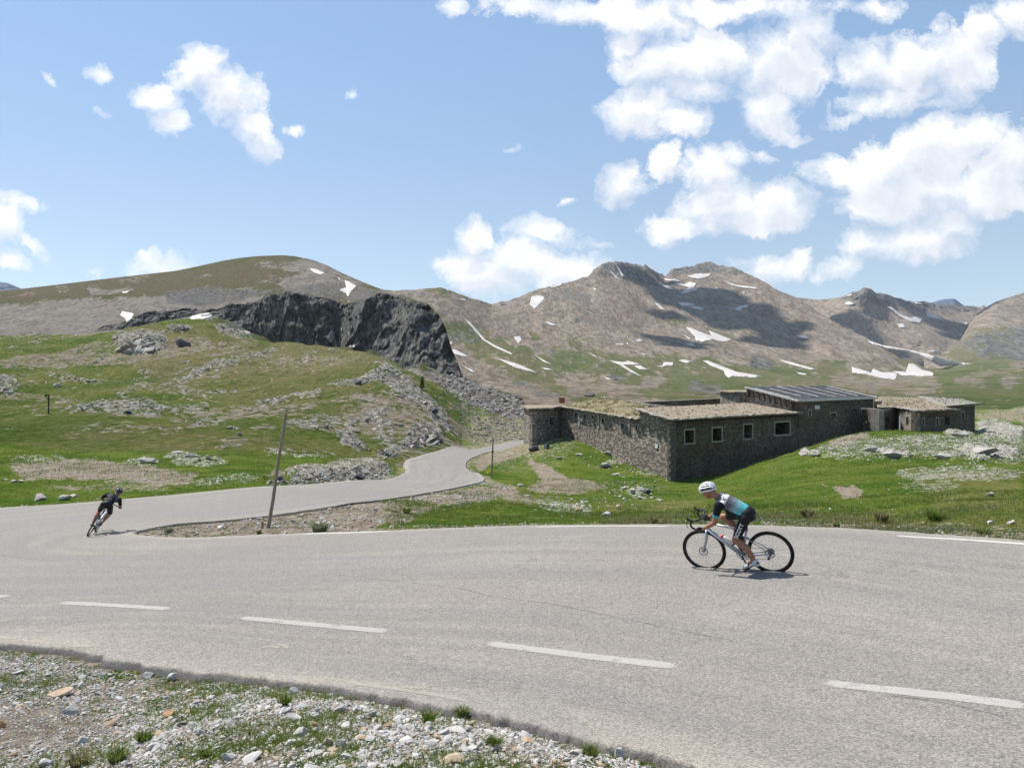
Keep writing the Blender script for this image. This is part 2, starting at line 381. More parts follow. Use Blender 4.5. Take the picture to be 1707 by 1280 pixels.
SOIL_G = [  # bare gravelly earth
 (.85,4,[(440,804),(480,792),(560,780),(620,776),(652,780),(645,800),(560,806)]), (.45,8,[(1345,755),(1440,728),(1540,728),(1707,735),(1707,775),(1500,765)]),
 (.95,9,[(10,775),(60,768),(160,766),(250,776),(330,792),(310,808),(250,808),(200,800),(120,800),(40,798)]), (.6,8,ell(180,812,110,6)),
 (1,4,[(215,900),(225,880),(300,868),(450,858),(640,835),(720,830),(700,850),(640,872),(600,900),(300,905)]),
 (.9,5,[(640,838),(700,828),(770,815),(800,812),(830,805),(860,820),(820,832),(740,842),(680,868),(650,880)]),
 (.75,5,[(785,770),(810,755),(860,748),(900,748),(860,762),(815,775),(800,790)]), (.7,6,[(815,800),(850,808),(900,838),(880,842),(830,830)]),
 (1,6,[(885,768),(905,770),(930,790),(975,800),(1015,812),(960,824),(900,820),(880,812),(905,800),(890,785)]),
 (1,4,[(1365,745),(1400,728),(1440,718),(1450,726),(1420,740),(1380,752)]),
 (.5,8,[(1100,885),(1300,868),(1500,868),(1750,880),(1750,910),(1400,895),(1100,892)]), (.45,6,[(700,888),(1150,886),(1150,874),(700,878)]),
 (.9,3,[(1395,812),(1425,808),(1440,818),(1432,832),(1405,830)]), (.8,2,[(1372,808),(1396,811),(1390,818)]),
 (1,20,[(-60,1150),(60,1165),(180,1195),(200,1225),(120,1250),(-60,1260)]), (.62,20,[(-400,1060),(0,1080),(430,1140),(860,1210),(1150,1290),(1200,1700),(-900,1700)]),
 (.5,5,ell(440,712,22,6)), (.6,4,ell(305,703,30,5,18)), (.6,5,[(330,726),(400,728),(430,738),(380,736)]), (.5,6,ell(230,690,60,6)),(.4,8,ell(200,712,80,10)),(.4,8,ell(90,690,60,5)),
 (.6,4,ell(680,735,40,6)),(.6,8,[(770,690),(900,700),(900,745),(790,735)]),(.5,4,ell(100,668,40,4)),(.5,6,ell(545,600,60,8)),(.4,6,ell(250,590,50,8)), (.5,6,ell(460,598,60,12,10))]
DRY_G = [(.75,30,[(180,540),(600,560),(720,640),(760,730),(600,720),(420,690),(250,650)]), (.5,25,[(60,700),(400,690),(560,760),(300,770),(100,740)]),
 (.8,12,[(950,838),(1200,835),(1300,850),(1100,858),(950,855)]), (.6,12,[(1280,855),(1707,855),(1707,890),(1280,885)]), (.6,14,[(1500,780),(1707,780),(1707,860),(1560,850)]),(.5,12,[(820,800),(960,830),(900,850),(820,850)]),
 (.9,8,ell(230,668,30,6)),(.6,10,ell(90,600,60,14))]
mR = regions(GPX, GPY, ROCK_G, 5, .06, 2); mS = regions(GPX, GPY, SOIL_G, 6, .06, 4); mD = regions(GPX, GPY, DRY_G, 14, .03, 6)
_hp = np.stack([GX * .6, GY * .35, GX * 0], 1); _hk = sstep(55, 90, GY)
mS = np.maximum(mS, _hk * .62 * sstep(.02, .40, fbm(_hp * .05, 4, .6, seed=501))); mS = np.maximum(mS, _hk * .5 * sstep(.08, .45, fbm(_hp * .17, 4, .6, seed=503)))
mD = np.clip(mD + _hk * .55 * fbm(_hp * .035, 3, .5, seed=505), 0, 1); mR = np.maximum(mR, _hk * .42 * sstep(.18, .5, fbm(_hp * .12, 4, .65, seed=507)))
for tr in ([(431,612),(448,620),(455,640)],[(500,590),(508,600),(521,619),(540,605)],[(508,590),(530,600)],[(545,605),(560,612)],[(560,596),(545,606)],[(427,618),(440,623)],[(260,655),(330,628),(400,606),(470,590)],[(0,655),(60,640),(150,632),(240,640)],[(330,705),(400,690),(440,700)]):
    _d = seg_dist(np.stack([GPX, GPY * 1.6], 1), [(a, b * 1.6) for a, b in tr], closed=False); mS = np.maximum(mS, .62 * (1 - sstep(.6, 2.4, _d)) * (GY > 100))
hid = (GY > 330) & (GPX < 800)
mS = np.maximum(mS, 0.55 * (1 - sstep(0.1, 1.3, GSD)) * (GY < 160))
# rocky relief where rock shows
P3 = np.stack([GX, GY, GZ], 1)
GZ = GZ + mR * (GY > 40) * (0.35 + GY / 200.) * 1.1 * fbm(P3 * np.array([.35, .35, .9]), 4, .6, seed=33, ridged=True) * sstep(0.4, 2.0, GSD)
# the rocky cut beside the lane
cut = regions(GPX, GPY, [(1, 3, [(430,806),(480,795),(560,783),(610,775),(650,772),(652,785),(645,797),(600,801),(520,804)])], 2, .1, 8)
GZ = GZ + cut * 0.55 * sstep(0.5, 2.5, GSD)
far_k = sstep(60, 160, GY)
attrG = np.stack([mR, mS, mD, far_k], 1)
VG = np.stack([GX, GY, GZ], 1)
idx = np.arange(nc * nr).reshape(nr, nc)
FG = np.stack([idx[:-1, :-1], idx[:-1, 1:], idx[1:, 1:], idx[1:, :-1]], -1).reshape(-1, 4)

def split_obj(name, V, Fc, sel, mat, attr, **kw):
    f = Fc[sel]; used, inv = np.unique(f.ravel(), return_inverse=True)
    return np_obj(name, V[used], inv.reshape(f.shape), mat, attr={k: a[used] for k, a in attr.items()}, **kw)
# ------------------------------------------------------------------ far relief: sheets laid through survey curves (photo x, y, distance), near to far
def curve_at(pts, us, dflt=None):
    xs = np.array([p[0] for p in pts], float); ys = np.array([p[1] for p in pts], float)
    dp = [(p[0], p[2]) for p in pts if len(p) > 2]
    dx = np.array([p[0] for p in dp], float); dv = np.array([p[1] for p in dp], float)
    return np.interp(us, xs, ys), np.exp(np.interp(us, dx, np.log(dv)))
class Sheet:
    def __init__(s, curves, u0, u1, du, nrows, back=(0.25, -60), smooth=6):
        us = np.arange(u0, u1, du, dtype=float); s.us = us
        Y_, D_ = [], []
        for c in curves:
            y, d = curve_at(c, us); k = np.hanning(smooth * 2 + 3)[1:-1]; k /= k.sum(); w = len(k) // 2
            d = np.convolve(np.pad(d, w, 'edge'), k, 'valid'); Y_.append(y); D_.append(d)
        Y_ = np.array(Y_); D_ = np.array(D_)
        for i in range(1, len(Y_)): Y_[i] = np.minimum(Y_[i], Y_[i - 1] - 0.5); D_[i] = np.maximum(D_[i], D_[i - 1] * 1.004)
        h = [max(1e-3, float(np.mean(np.abs(Y_[i + 1] - Y_[i])))) for i in range(len(Y_) - 1)]
        s.rowsY, s.rowsD, s.seg = [], [], []
        for i in range(len(Y_) - 1):
            m = max(3, int(round(nrows * h[i] / sum(h))))
            for j in range(m):
                q = j / m; s.rowsY.append(Y_[i] * (1 - q) + Y_[i + 1] * q); s.rowsD.append(np.exp(np.log(D_[i]) * (1 - q) + np.log(D_[i + 1]) * q)); s.seg.append(i + q)
        s.rowsY.append(Y_[-1]); s.rowsD.append(D_[-1]); s.seg.append(len(Y_) - 1.0)
        s.PY = np.array(s.rowsY); s.D = np.array(s.rowsD); s.seg = np.array(s.seg)
        # soften the creases between curves
        for _ in range(5):
            Dn = s.D.copy(); Dn[1:-1] = (s.D[:-2] + 2 * s.D[1:-1] + s.D[2:]) / 4; s.D = Dn
        s.nr, s.nc = s.PY.shape; s.U = np.repeat(us[None], s.nr, 0)
        s.back = back
    def xyz(s):
        return np.stack([(s.U - CX) / F * s.D, s.D, (CY - s.PY) / F * s.D], -1)
    def build(s, name, mat, masks):
        V = s.xyz()
        # the far side: falls away behind the crest
        bk = []
        for j in range(1, 7):
            q = j / 6.0; top = V[-1].copy(); f = 1 + s.back[0] * q
            top[:, :2] *= f; top[:, 2] = top[:, 2] + s.back[1] * q * q; bk.append(top)
        V = np.concatenate([V, np.array(bk)], 0)
        M = np.concatenate([masks, np.repeat(masks[-1:], 6, 0)], 0)
        nr, nc = V.shape[:2]; i = np.arange(nr * nc).reshape(nr, nc)
        Fc = np.stack([i[:-1, :-1], i[:-1, 1:], i[1:, 1:], i[1:, :-1]], -1).reshape(-1, 4)
        s.ob = np_obj(name, V.reshape(-1, 3), Fc, mat, attr={'m': M.reshape(-1, M.shape[-1])})
        return s.ob
    def at(s, px, py):
        px = np.atleast_1d(px); py = np.atleast_1d(py); o = np.empty(len(px))
        ui_ = (px - s.us[0]) / (s.us[1] - s.us[0])
        for i in range(len(px)):
            a = int(np.clip(math.floor(ui_[i]), 0, s.nc - 2)); f = min(max(ui_[i] - a, 0), 1)
            y = s.PY[:, a] * (1 - f) + s.PY[:, a + 1] * f; d = s.D[:, a] * (1 - f) + s.D[:, a + 1] * f
            o[i] = np.interp(-py[i], -y, d)
        return np.stack([(px - CX) / F * o, o, (CY - py) / F * o], 1)
def jag(s, mask_u, amp, size, seed, depth=9):
    """break up a rocky skyline"""
    n = fbm(np.stack([s.us / size, s.us * 0, s.us * 0], 1), 4, .65, seed=seed) * amp * mask_u
    for k in range(depth): s.PY[-1 - k] -= n * (1 - k / depth)
def blocks(s, mask, amp, size, seed, stretch=(1, 1, .7)):
    """fractured rock: neighbouring blocks stand forward or back"""
    sel = mask.ravel() > .02; P = (s.xyz().reshape(-1, 3)[sel] / size * np.array(stretch)).astype(np.float32); P = P + .25 * np.stack([vnoise(P * 1.7, seed + k) for k in range(3)], 1)
    fl = np.floor(P); best = np.full(len(P), 1e9, np.float32); val = np.zeros(len(P), np.float32)
    for a in (-1, 0, 1):
        for b_ in (-1, 0, 1):
            for c in (-1, 0, 1):
                q = fl + np.array([a, b_, c], np.float32); i = q.astype(np.int64) & 0xffffffff; h = [_hash(i[:, 0], i[:, 1], i[:, 2], seed + k) for k in range(4)]
                d = ((q + np.stack(h[:3], 1) - P) ** 2).sum(1); m = d < best; best = np.where(m, d, best); val = np.where(m, h[3], val)
    o = np.zeros(mask.size, np.float32); o[sel] = val - .5; s.D = s.D - mask * amp * o.reshape(s.D.shape)
def terrace(s, mask, amp, thick, seed):
    """strata: the face steps back in ledges"""
    P = s.xyz().reshape(-1, 3); z = P[:, 2] / thick + 1.3 * fbm(P / (thick * 7), 3, .5, seed=seed); f = z - np.floor(z)
    s.D = s.D + mask * (amp * (sstep(.0, .25, f) - f)).reshape(s.D.shape)
def crag(s, mask, amp, size, seed, stretch=(1, 1, 1)):
    """push the surface in and out along the line of sight where mask says so: cracks, buttresses, gullies"""
    P = s.xyz().reshape(-1, 3) / size * np.array(stretch)
    e = fbm(P, 5, .55, seed=seed, ridged=True).reshape(s.D.shape)
    s.D = s.D - mask * amp * e
def ridge(s, pts, w, amp):
    """a spur (amp > 0) or gully along a polyline"""
    d = seg_dist(np.stack([s.U.ravel(), s.PY.ravel()], 1), pts, closed=False).reshape(s.D.shape)
    s.D = s.D * (1 - amp * np.exp(-(d / w) ** 2))

# --- round green-topped mountain with the dark cliff (near mountain)
m0 = [(-400,650,300),(500,640,300),(600,660,270),(650,700,230),(750,752,150),(900,765,132),(1010,760,170)]
m1 = [(-400,592,420),(0,590,450),(165,552,520),(215,548),(320,527,540),(362,528),(400,542),(457,569,520),(502,580),(535,574),(590,582,480),(622,587),(645,602,450),(670,612),(697,613,430),(704,603),(735,622,415),(772,630,400),(800,642,390),(850,658,370),(900,691,300),(1010,745,190)]
m2 = [(-400,590,425),(0,588,455),(160,550,526),(175,542),(205,539),(217,530),(240,522),(320,514,560),(340,519),(362,516),(385,507),(400,509),(427,504),(440,497),(452,488),(465,490),(477,483),(497,487),(520,494),(552,500),(577,507),(607,500),(620,492),(635,488),(667,496),(700,504),(714,508,470),(732,526),(744,550),(752,581,430),(757,590),(772,628.5,402),(800,641,392),(850,657,372),(900,690,302),(1010,744,192)]
m3 = [(-400,505,900),(-100,492,900),(0,485.5,880),(40,481),(100,474),(150,468),(200,462),(245,457),(290,452),(330,444),(370,435),(400,430),(430,427),(470,425.5,860),(490,427),(520,433),(545,442),(570,455),(600,468),(627,479,700),(640,483),(655,489),(677,494.5,600),(700,502),(714,507,500),(732,525.5,450),(744,549.5),(752,580.5,434),(757,589.5),(772,628,404),(800,640.5,394),(850,656.5,374),(900,689.5,304),(1010,743.5,194)]
def rough_curve(c, amp, size, seed, lo, hi):
    xs = np.arange(c[0][0], c[-1][0], 3.0); y, d = curve_at(c, xs); w = sstep(lo, lo + 30, xs) * (1 - sstep(hi - 20, hi, xs)); y = y + amp * w * (fbm(np.stack([xs / size, xs * 0, xs * 0], 1), 4, .65, seed=seed) * 2)
    return [(float(a), float(b_), float(e)) for a, b_, e in zip(xs, y, d)] + [c[-1] if len(c[-1]) > 2 else (*c[-1], float(d[-1]))]
m2 = rough_curve(m2, 1.6, 16, 601, 170, 705); m1 = rough_curve(m1, 4.5, 20, 603, 430, 700)
cm = Sheet([m0, m1, m2, m3], -400, 1010, 1.35, 270, back=(.4, -50), smooth=4)
sg = cm.seg[:, None] * np.ones_like(cm.U)
y1, _ = curve_at(m1, cm.us); y2, _ = curve_at(m2, cm.us)
band = np.clip((y1 - y2) / 14.0, 0, 1)[None]
cliff = band * sstep(0.97, 1.03, sg) * (1 - sstep(1.97, 2.04, sg))
crag(cm, cliff, 9, 70, 41, (1, 1, .25)); crag(cm, cliff, 6, 24, 43, (1, 1, .2)); blocks(cm, cliff, 9, 30, 543, (1, 1, .25)); blocks(cm, cliff, 7, 13, 544, (1, 1, .45)); blocks(cm, cliff, 4.2, 5.5, 545, (1, 1, .8)); crag(cm, cliff, 1.2, 3.0, 45); terrace(cm, cliff, 2.6, 15.0, 46)
ridge(cm, [(562,505),(560,575)], 12, -.035); ridge(cm, [(610,500),(585,575)], 10, .02); ridge(cm, [(690,500),(700,612)], 22, .03); ridge(cm, [(455,490),(500,578)], 14, .02); ridge(cm, [(500,500),(540,572)], 10, -.02)
talus = (1 - sstep(0.9, 1.0, sg)) * sstep(640, 700, cm.U)
crag(cm, talus * sstep(.02, .2, sg), 1.0, 5.5, 47)
rest = np.clip(1 - cliff - talus, 0, 1)
crag(cm, rest, 7, 80, 48, (1, .35, .4)); crag(cm, rest * sstep(.3, 1, sg), 3.2, 26, 49, (1, .35, .4)); crag(cm, rest * sstep(.3, 1, sg), 1.1, 7, 50)
px, py = cm.U.ravel(), cm.PY.ravel()
rk = np.maximum(cliff.ravel(), regions(px, py, [(.75,5,[(270,488),(340,480),(420,483),(480,480),(440,492),(400,503),(340,512),(280,505)]),(.6,5,[(500,478),(550,470),(600,478),(640,486),(700,500),(640,498),(560,502),(505,492)]),(.8,3,ell(398,549,30,11,10)),(.3,8,ell(270,540,60,8)),(.45,6,[(380,528),(440,545),(470,566),(380,548)])], 4, .08, 51))
sl = regions(px, py, [(1,8,[(-400,520),(-20,508),(60,503),(110,500),(160,498),(220,500),(290,490),(340,483),(430,483),(430,520),(330,535),(220,552),(180,566),(110,562),(50,560),(0,572),(-400,600)]),
   (.9,6,[(470,470),(520,455),(570,462),(640,486),(700,500),(640,500),(560,502),(480,485)]),(.85,10,[(500,436),(550,446),(640,482),(560,470),(520,460),(480,450)]),(.6,8,[(-50,494),(60,488),(55,500),(-50,506)]),(.7,5,[(150,484),(215,478),(225,484),(170,490)]),
   (1,8,[(640,602),(700,614),(772,630),(860,660),(905,690),(905,740),(840,745),(780,720),(740,670),(690,640)]),(1,6,[(600,585),(645,600),(660,620),(620,595)])], 7, .05, 53)
dr = regions(px, py, [(.8,20,[(-400,470),(200,450),(470,420),(640,480),(560,500),(440,485),(200,500),(-400,520)])], 12, .03, 55)
dr = np.maximum(dr, .3)
grs = regions(px, py, [(.9,6,[(710,665),(760,680),(800,705),(760,700),(715,675)])], 4, .06, 57)
sl = sl * (1 - grs); _n = fbm(np.stack([px * .018, py * .05, px * 0], 1), 4, .6, seed=521); _m = fbm(np.stack([px * .05, py * .12, px * 0], 1), 4, .6, seed=523)
sl = np.clip(sl + .55 * _n * (sl > .05) + .45 * sstep(.05, .45, _n), 0, 1); rk = np.maximum(rk, .5 * sstep(.15, .5, _m) * (sl > .3))
pinkm = regions(px, py, [(1,3,[(-30,493),(60,490),(62,499),(-30,503)]),(1,2,[(170,480),(215,477),(222,481),(172,484)])], 3, .1, 59)
MC = np.stack([rk, sl, dr, 1.0 - .5 * pinkm], 1).reshape(cm.nr, cm.nc, 4)

# --- brown range and the valley floor before it
b0 = [(500,735,190),(850,722,220),(1300,712,240),(1600,712,240),(1707,710,240),(2400,710,260)]
b1 = [(500,680,480),(900,668,470),(1100,664,520),(1300,660,560),(1500,655,640),(1707,650,640),(2400,640,700)]
b2 = [(500,640,800),(760,620,820),(850,632,850),(900,640,900),(1000,630,980),(1150,622,1150),(1280,628,1200),(1400,628,1250),(1500,634,1250),(1560,622,1500),(1620,606,1750),(1707,600,1700),(2400,560,1800)]
b3 = [(500,560,1100),(720,540,1150),(800,570,1250),(900,560,1450),(1000,545,1650),(1150,548,1850),(1280,575,1750),(1400,600,1600),(1500,620,1500),(1560,617,1600),(1620,603,1850),(1707,597,1800),(2400,555,1900)]
b4 = [(500,520,1400),(560,500,1400),(640,484,1450),(660,483),(700,482),(735,481,1500),(750,484),(770,491),(795,499),(820,507,1750),(840,502),(860,497),(880,488),(900,480),(940,472),(965,464),(972,461),(985,458),(992,449),(1005,441),(1020,437),(1035,435,2350),(1052,437),(1075,443),(1090,449),(1100,457),(1108,459),(1113,456),(1122,449),(1135,447),(1150,443),(1165,439),(1185,437,2650),(1205,441),(1220,447),(1245,456),(1260,463),(1280,473),(1300,485),(1330,497,2250),(1350,510),(1372,525),(1400,541),(1430,555,1900),(1470,578),(1505,600,1700),(1540,611),(1560,616,1620),(1620,602,1870),(1707,596,1820),(2400,554,1920)]
br = Sheet([b0, b1, b2, b3, b4], 500, 2400, 2.2, 230, back=(.3, -160))
sg = br.seg[:, None] * np.ones_like(br.U)
hi = sstep(1.6, 2.6, sg) * (1 - sstep(1560, 1620, br.U)); lo = 1 - hi
ridge(br, [(1040,436),(1100,500),(1170,560),(1240,610)], 16, .022); ridge(br, [(985,458),(960,520),(930,600)], 26, .012)
ridge(br, [(1113,458),(1170,520),(1230,580)], 20, -.022); ridge(br, [(1225,448),(1290,510),(1360,565),(1440,612)], 18, .022)
ridge(br, [(1300,520),(1350,580)], 18, -.02); ridge(br, [(700,482),(790,560),(880,620)], 30, .03); ridge(br, [(820,508),(900,580),(960,610)], 22, -.03)
ridge(br, [(1280,474),(1380,545),(1480,600)], 18, .02); ridge(br, [(1060,470),(1080,540),(1100,600)], 16, -.012); ridge(br, [(900,482),(880,540)], 14, -.012)
crag(br, hi, 22, 420, 61, (1, .4, 1)); crag(br, hi, 15, 150, 62, (1, .25, .4)); crag(br, hi, 8, 60, 63, (1, .22, .4)); crag(br, hi, 3.5, 22, 66, (1, .5, 1))
sk_ = sstep(960, 990, br.us) * (1 - sstep(1240, 1300, br.us)) + .45; jag(br, np.clip(sk_, 0, 1), 6.0, 11, 68, 7)
crag(br, lo * sstep(.05, .6, sg), 12, 130, 64, (1, .6, 1)); crag(br, lo * sstep(.05, .6, sg), 3.0, 30, 65)
px, py = br.U.ravel(), br.PY.ravel()
rk = regions(px, py, [(.8,4,[(1150,634),(1180,640),(1230,655),(1210,664),(1150,650)]),(.95,5,[(985,462),(1005,440),(1040,432),(1100,456),(1110,480),(1080,478),(1050,465),(1020,462)]),(.8,4,[(1108,462),(1125,446),(1185,436),(1250,456),(1200,455),(1150,456)]),(.9,5,ell(1268,604,24,12,10)),(.55,6,ell(955,492,30,12,20)),(.5,5,ell(1035,542,30,7,14)),(.45,5,ell(980,533,22,6,14)),
   (.8,4,ell(1028,628,15,6)),(.7,5,[(1150,634),(1180,640),(1220,655),(1190,662),(1150,648)]),(.6,5,ell(910,655,28,8)),(.6,4,ell(865,640,12,6)),(.55,4,ell(980,657,12,5)),(.5,5,ell(905,580,26,8,20)),(.5,4,ell(770,545,26,6,15)),(.5,4,ell(735,520,10,5,15)),(.6,6,ell(760,562,40,8,8)),
   (.9,10,[(1600,560),(1640,550),(1707,548),(2000,545),(2000,610),(1690,605),(1640,590),(1610,580)]),(.5,6,ell(1660,640,60,6)),(.5,5,ell(1690,690,30,5)),(.4,8,ell(985,600,30,10,20))], 5, .07, 71)
rk[(py > 600) & (px > 1560)] *= .6
sl = regions(px, py, [(1,12,[(500,480),(700,480),(820,505),(1040,430),(1185,432),(1340,490),(1420,555),(1500,600),(1480,622),(1380,604),(1300,604),(1240,600),(1130,592),(1040,590),(960,588),(900,596),(840,570),(780,540),(700,520),(640,560)]),
   (.85,8,[(640,560),(720,540),(800,600),(900,640),(1000,700),(850,720),(700,640)]),(.6,10,[(960,620),(1040,640),(1080,672),(960,672),(930,640)]),(.5,8,[(820,575),(870,600),(930,625),(880,622)]),(.45,14,[(1380,620),(1500,628),(1560,650),(1500,665),(1420,650)])], 10, .04, 73)
gr = regions(px, py, [(.75,8,[(780,560),(850,590),(930,612),(900,625),(840,600),(780,585)]),(.7,5,ell(890,560,14,8,40)),(.6,6,ell(960,578,20,6,30))], 8, .05, 75)
_n = fbm(np.stack([px * .014 + py * .006, py * .03, px * 0], 1), 4, .6, seed=531); _m = fbm(np.stack([px * .05, py * .09, px * 0], 1), 4, .6, seed=533)
sl = np.clip(sl * (1 - gr) + .5 * sstep(.0, .45, _n) * (sl < .5) - .5 * sstep(.12, .5, -_n) * (py > 520), 0, 1); rk = np.maximum(rk, .55 * sstep(.12, .5, _m) * np.clip(sl + .2, 0, 1))
dr = np.clip(.45 + .4 * sl + .3 * _m, 0, 1); _w = sstep(1480, 1640, px) * sstep(560, 600, py); dr = dr * (1 - _w) + .2 * _w
_rm = (np.clip(rk, 0, 1) * sstep(.3, .8, rk)).reshape(br.nr, br.nc); crag(br, _rm, 12, 60, 607, (1, 1, .6)); blocks(br, _rm, 14, 34, 609, (1, .6, .7)); blocks(br, _rm, 7, 14, 611)
sl = np.clip(sl + .42 * sstep(.05, .4, _m) * (py > 590), 0, 1)
MB_ = np.stack([rk, sl, dr, np.ones_like(rk)], 1).reshape(br.nr, br.nc, 4)

# --- back ridge on the right, the slope at the right edge, and the blue peaks far away
c0 = [(1250,640,2300),(1800,640,2300)]
c1 = [(1250,570,2700),(1450,575,2600),(1560,590,2500),(1620,590,2500),(1800,590,2500)]
c2 = [(1250,500,3100),(1330,496,3100),(1365,500),(1400,496),(1415,489),(1440,480.5,2900),(1452,483),(1462,487),(1480,492),(1500,499),(1530,503),(1560,506),(1600,508),(1640,512,3300),(1700,516),(1800,520,3300)]
bk = Sheet([c0, c1, c2], 1250, 1800, 2.2, 90, back=(.2, -200))
sg = bk.seg[:, None] * np.ones_like(bk.U); one = np.ones_like(bk.U)
crag(bk, one * sstep(.1, .5, sg), 30, 420, 81, (1, .4, 1)); crag(bk, one, 16, 130, 82, (1, .25, .4)); crag(bk, one, 7, 45, 88, (1, .3, .5)); jag(bk, sstep(1390, 1420, bk.us), 4.5, 10, 89, 7); 
ridge(bk, [(1440,482),(1400,530),(1390,570)], 30, .03); ridge(bk, [(1480,492),(1520,540),(1560,580)], 16, .02)
px, py = bk.U.ravel(), bk.PY.ravel()
rk2 = regions(px, py, [(1,5,[(1400,497),(1440,480),(1500,496),(1620,508),(1640,516),(1600,520),(1540,520),(1500,512),(1460,508)]),(.5,6,ell(1550,570,40,10))], 5, .08, 83)
crag(bk, rk2.reshape(one.shape), 16, 45, 84, (1, 1, .5)); blocks(bk, rk2.reshape(one.shape), 22, 40, 613)
MK = np.stack([rk2, np.ones_like(rk2) * (1 - .7 * regions(px, py, [(1,8,[(1590,590),(1620,560),(1640,570),(1640,600),(1600,610)])], 6, .05, 85)), rk2 * 0 + .8, rk2 * 0 + 1], 1).reshape(bk.nr, bk.nc, 4)
d0 = [(1540,640,1900),(2400,640,1900)]; d1 = [(1540,600,2300),(1640,560,2350),(2400,540,2200)]
d2 = [(1530,640,2500),(1560,618,2550),(1585,590,2600),(1605,560,2650),(1625,526,2700),(1642,513),(1660,503),(1680,496),(1707,488,2700),(1760,470),(1900,440),(2400,400,2700)]
rt = Sheet([d0, d1, d2], 1540, 2400, 3, 80, back=(.3, -200))
one = np.ones_like(rt.U); crag(rt, one, 30, 380, 91, (1, .4, 1)); crag(rt, one, 16, 110, 92, (1, .3, .5)); crag(rt, one, 7, 34, 97)
_g = regions(rt.U.ravel(), rt.PY.ravel(), [(1, 14, [(1560,640),(1590,570),(1640,545),(1700,556),(2000,560),(2000,640)])], 12, .04, 93).reshape(one.shape)
_rk = regions(rt.U.ravel(), rt.PY.ravel(), [(.8, 9, [(1598,566),(1640,552),(1707,548),(2000,545),(2000,606),(1690,602),(1640,592),(1610,582)]), (.4, 8, [(1640,516),(1707,500),(1900,470),(1900,520),(1707,530)])], 9, .07, 94).reshape(one.shape)
MR = np.stack([np.maximum(.12, _rk), one * .85 * (1 - .8 * _g), one * .6, one], -1)
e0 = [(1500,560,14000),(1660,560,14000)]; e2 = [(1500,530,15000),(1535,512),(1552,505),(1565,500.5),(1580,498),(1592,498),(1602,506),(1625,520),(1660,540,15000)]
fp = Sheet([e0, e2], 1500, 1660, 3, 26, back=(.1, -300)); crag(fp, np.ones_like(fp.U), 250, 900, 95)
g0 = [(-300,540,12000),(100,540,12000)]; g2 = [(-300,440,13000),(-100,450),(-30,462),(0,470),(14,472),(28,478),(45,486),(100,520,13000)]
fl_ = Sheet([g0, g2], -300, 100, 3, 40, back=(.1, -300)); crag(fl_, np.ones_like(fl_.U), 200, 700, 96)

# ------------------------------------------------------------------ surface materials
def terrain_mat(name, gA, gB, dry, soilA, soilB, rockA, rockB, s, bump_d, bstr=.6, fleck=0.0, pink=None, streak=None, mic=.38):
    m, t, b = new_mat(name, .95, .0)
    P = t.coords('Object'); at = t.add('ShaderNodeAttribute', attribute_name='m'); sp = t.add('ShaderNodeSeparateColor'); t.link(at.outputs['Color'], sp.inputs[0])
    rock, soil, dr = sp.outputs[0], sp.outputs[1], sp.outputs[2]
    Q = t.vmath('MULTIPLY', P, streak) if streak else P
    n1 = t.noise(Q, s * .35, 5, .6).outputs[0]; n2 = t.noise(Q, s * 2.1, 8, .68).outputs[0]; n3 = t.noise(Q, s * 7.0, 9, .72).outputs[0]; n4 = t.noise(P, s * 30, 6, .7).outputs[0]
    c = t.mix(t.ramp(n1, .38, .62), gA, gB)
    c = t.mix(t.ramp(t.math('ADD', n3, t.math('MULTIPLY', t.math('SUBTRACT', n1, .5), .4)), .38, .66), c, t.mix(.5, c, dry))
    c = t.mix(t.ramp(t.math('ADD', t.math('MULTIPLY', dr, .8), t.math('MULTIPLY', t.math('SUBTRACT', n2, .5), 1.1)), .15, .8), c, dry)
    if fleck: c = t.mix(t.math('MULTIPLY', t.ramp(n4, .66, .72), fleck), c, (.42, .40, .35))
    sc = t.mix(t.ramp(t.math('ADD', t.math('MULTIPLY', n3, .5), t.math('MULTIPLY', n2, .5)), .36, .62), soilA, soilB); 
    if pink: sc = t.mix(t.ramp(at.outputs['Alpha'], .6, .9, 1, 0), sc, pink)
    sf = t.ramp(t.math('ADD', soil, t.math('MULTIPLY', t.math('MULTIPLY', t.math('SUBTRACT', t.math('MULTIPLY', t.math('ADD', n2, n3), .5), .5), 5.0), t.ramp(soil, 0, .4))), .36, .66)
    c = t.mix(sf, c, sc)
    rc = t.mix(t.ramp(n3, .36, .62), rockA, rockB); rc = t.mix(t.ramp(n4, .3, .75), t.mix(.4, rc, rockA), rc)
    rf = t.ramp(t.math('ADD', rock, t.math('MULTIPLY', t.math('ADD', t.math('MULTIPLY', t.math('SUBTRACT', n3, .5), 4.0), t.math('MULTIPLY', t.math('SUBTRACT', n2, .5), 2.6)), t.ramp(rock, 0, .35))), .45, .6)
    c = t.mix(rf, c, rc)
    fine = t.math('MULTIPLY', t.ramp(n4, .28, .72, 1 - mic, 1 + mic, False), t.ramp(n3, .34, .66, 1 - mic * .9, 1 + mic * .9, False))
    c = t.vmath('SCALE', c, fine)
    t.link(c, b.inputs['Base Color'])
    h = t.math('ADD', t.math('MULTIPLY', n2, 1.0), t.math('ADD', t.math('MULTIPLY', n3, .6), t.math('MULTIPLY', n4, .25)))
    t.link(t.bump(h, bstr, bump_d), b.inputs['Normal'])
    return m
M_GROUND = terrain_mat('meadow_turf', (.040,.086,.009), (.080,.122,.014), (.155,.14,.055), (.16,.125,.092), (.29,.245,.195), (.20,.185,.16), (.45,.425,.38), 1.0, .16, 1.0, .5, mic=.42)
M_HILL = terrain_mat('hill_turf', (.068,.108,.020), (.125,.150,.036), (.185,.158,.082), (.165,.135,.10), (.29,.245,.195), (.12,.11,.095), (.40,.375,.33), .16, 1.4, 1.0, .45, mic=.42)
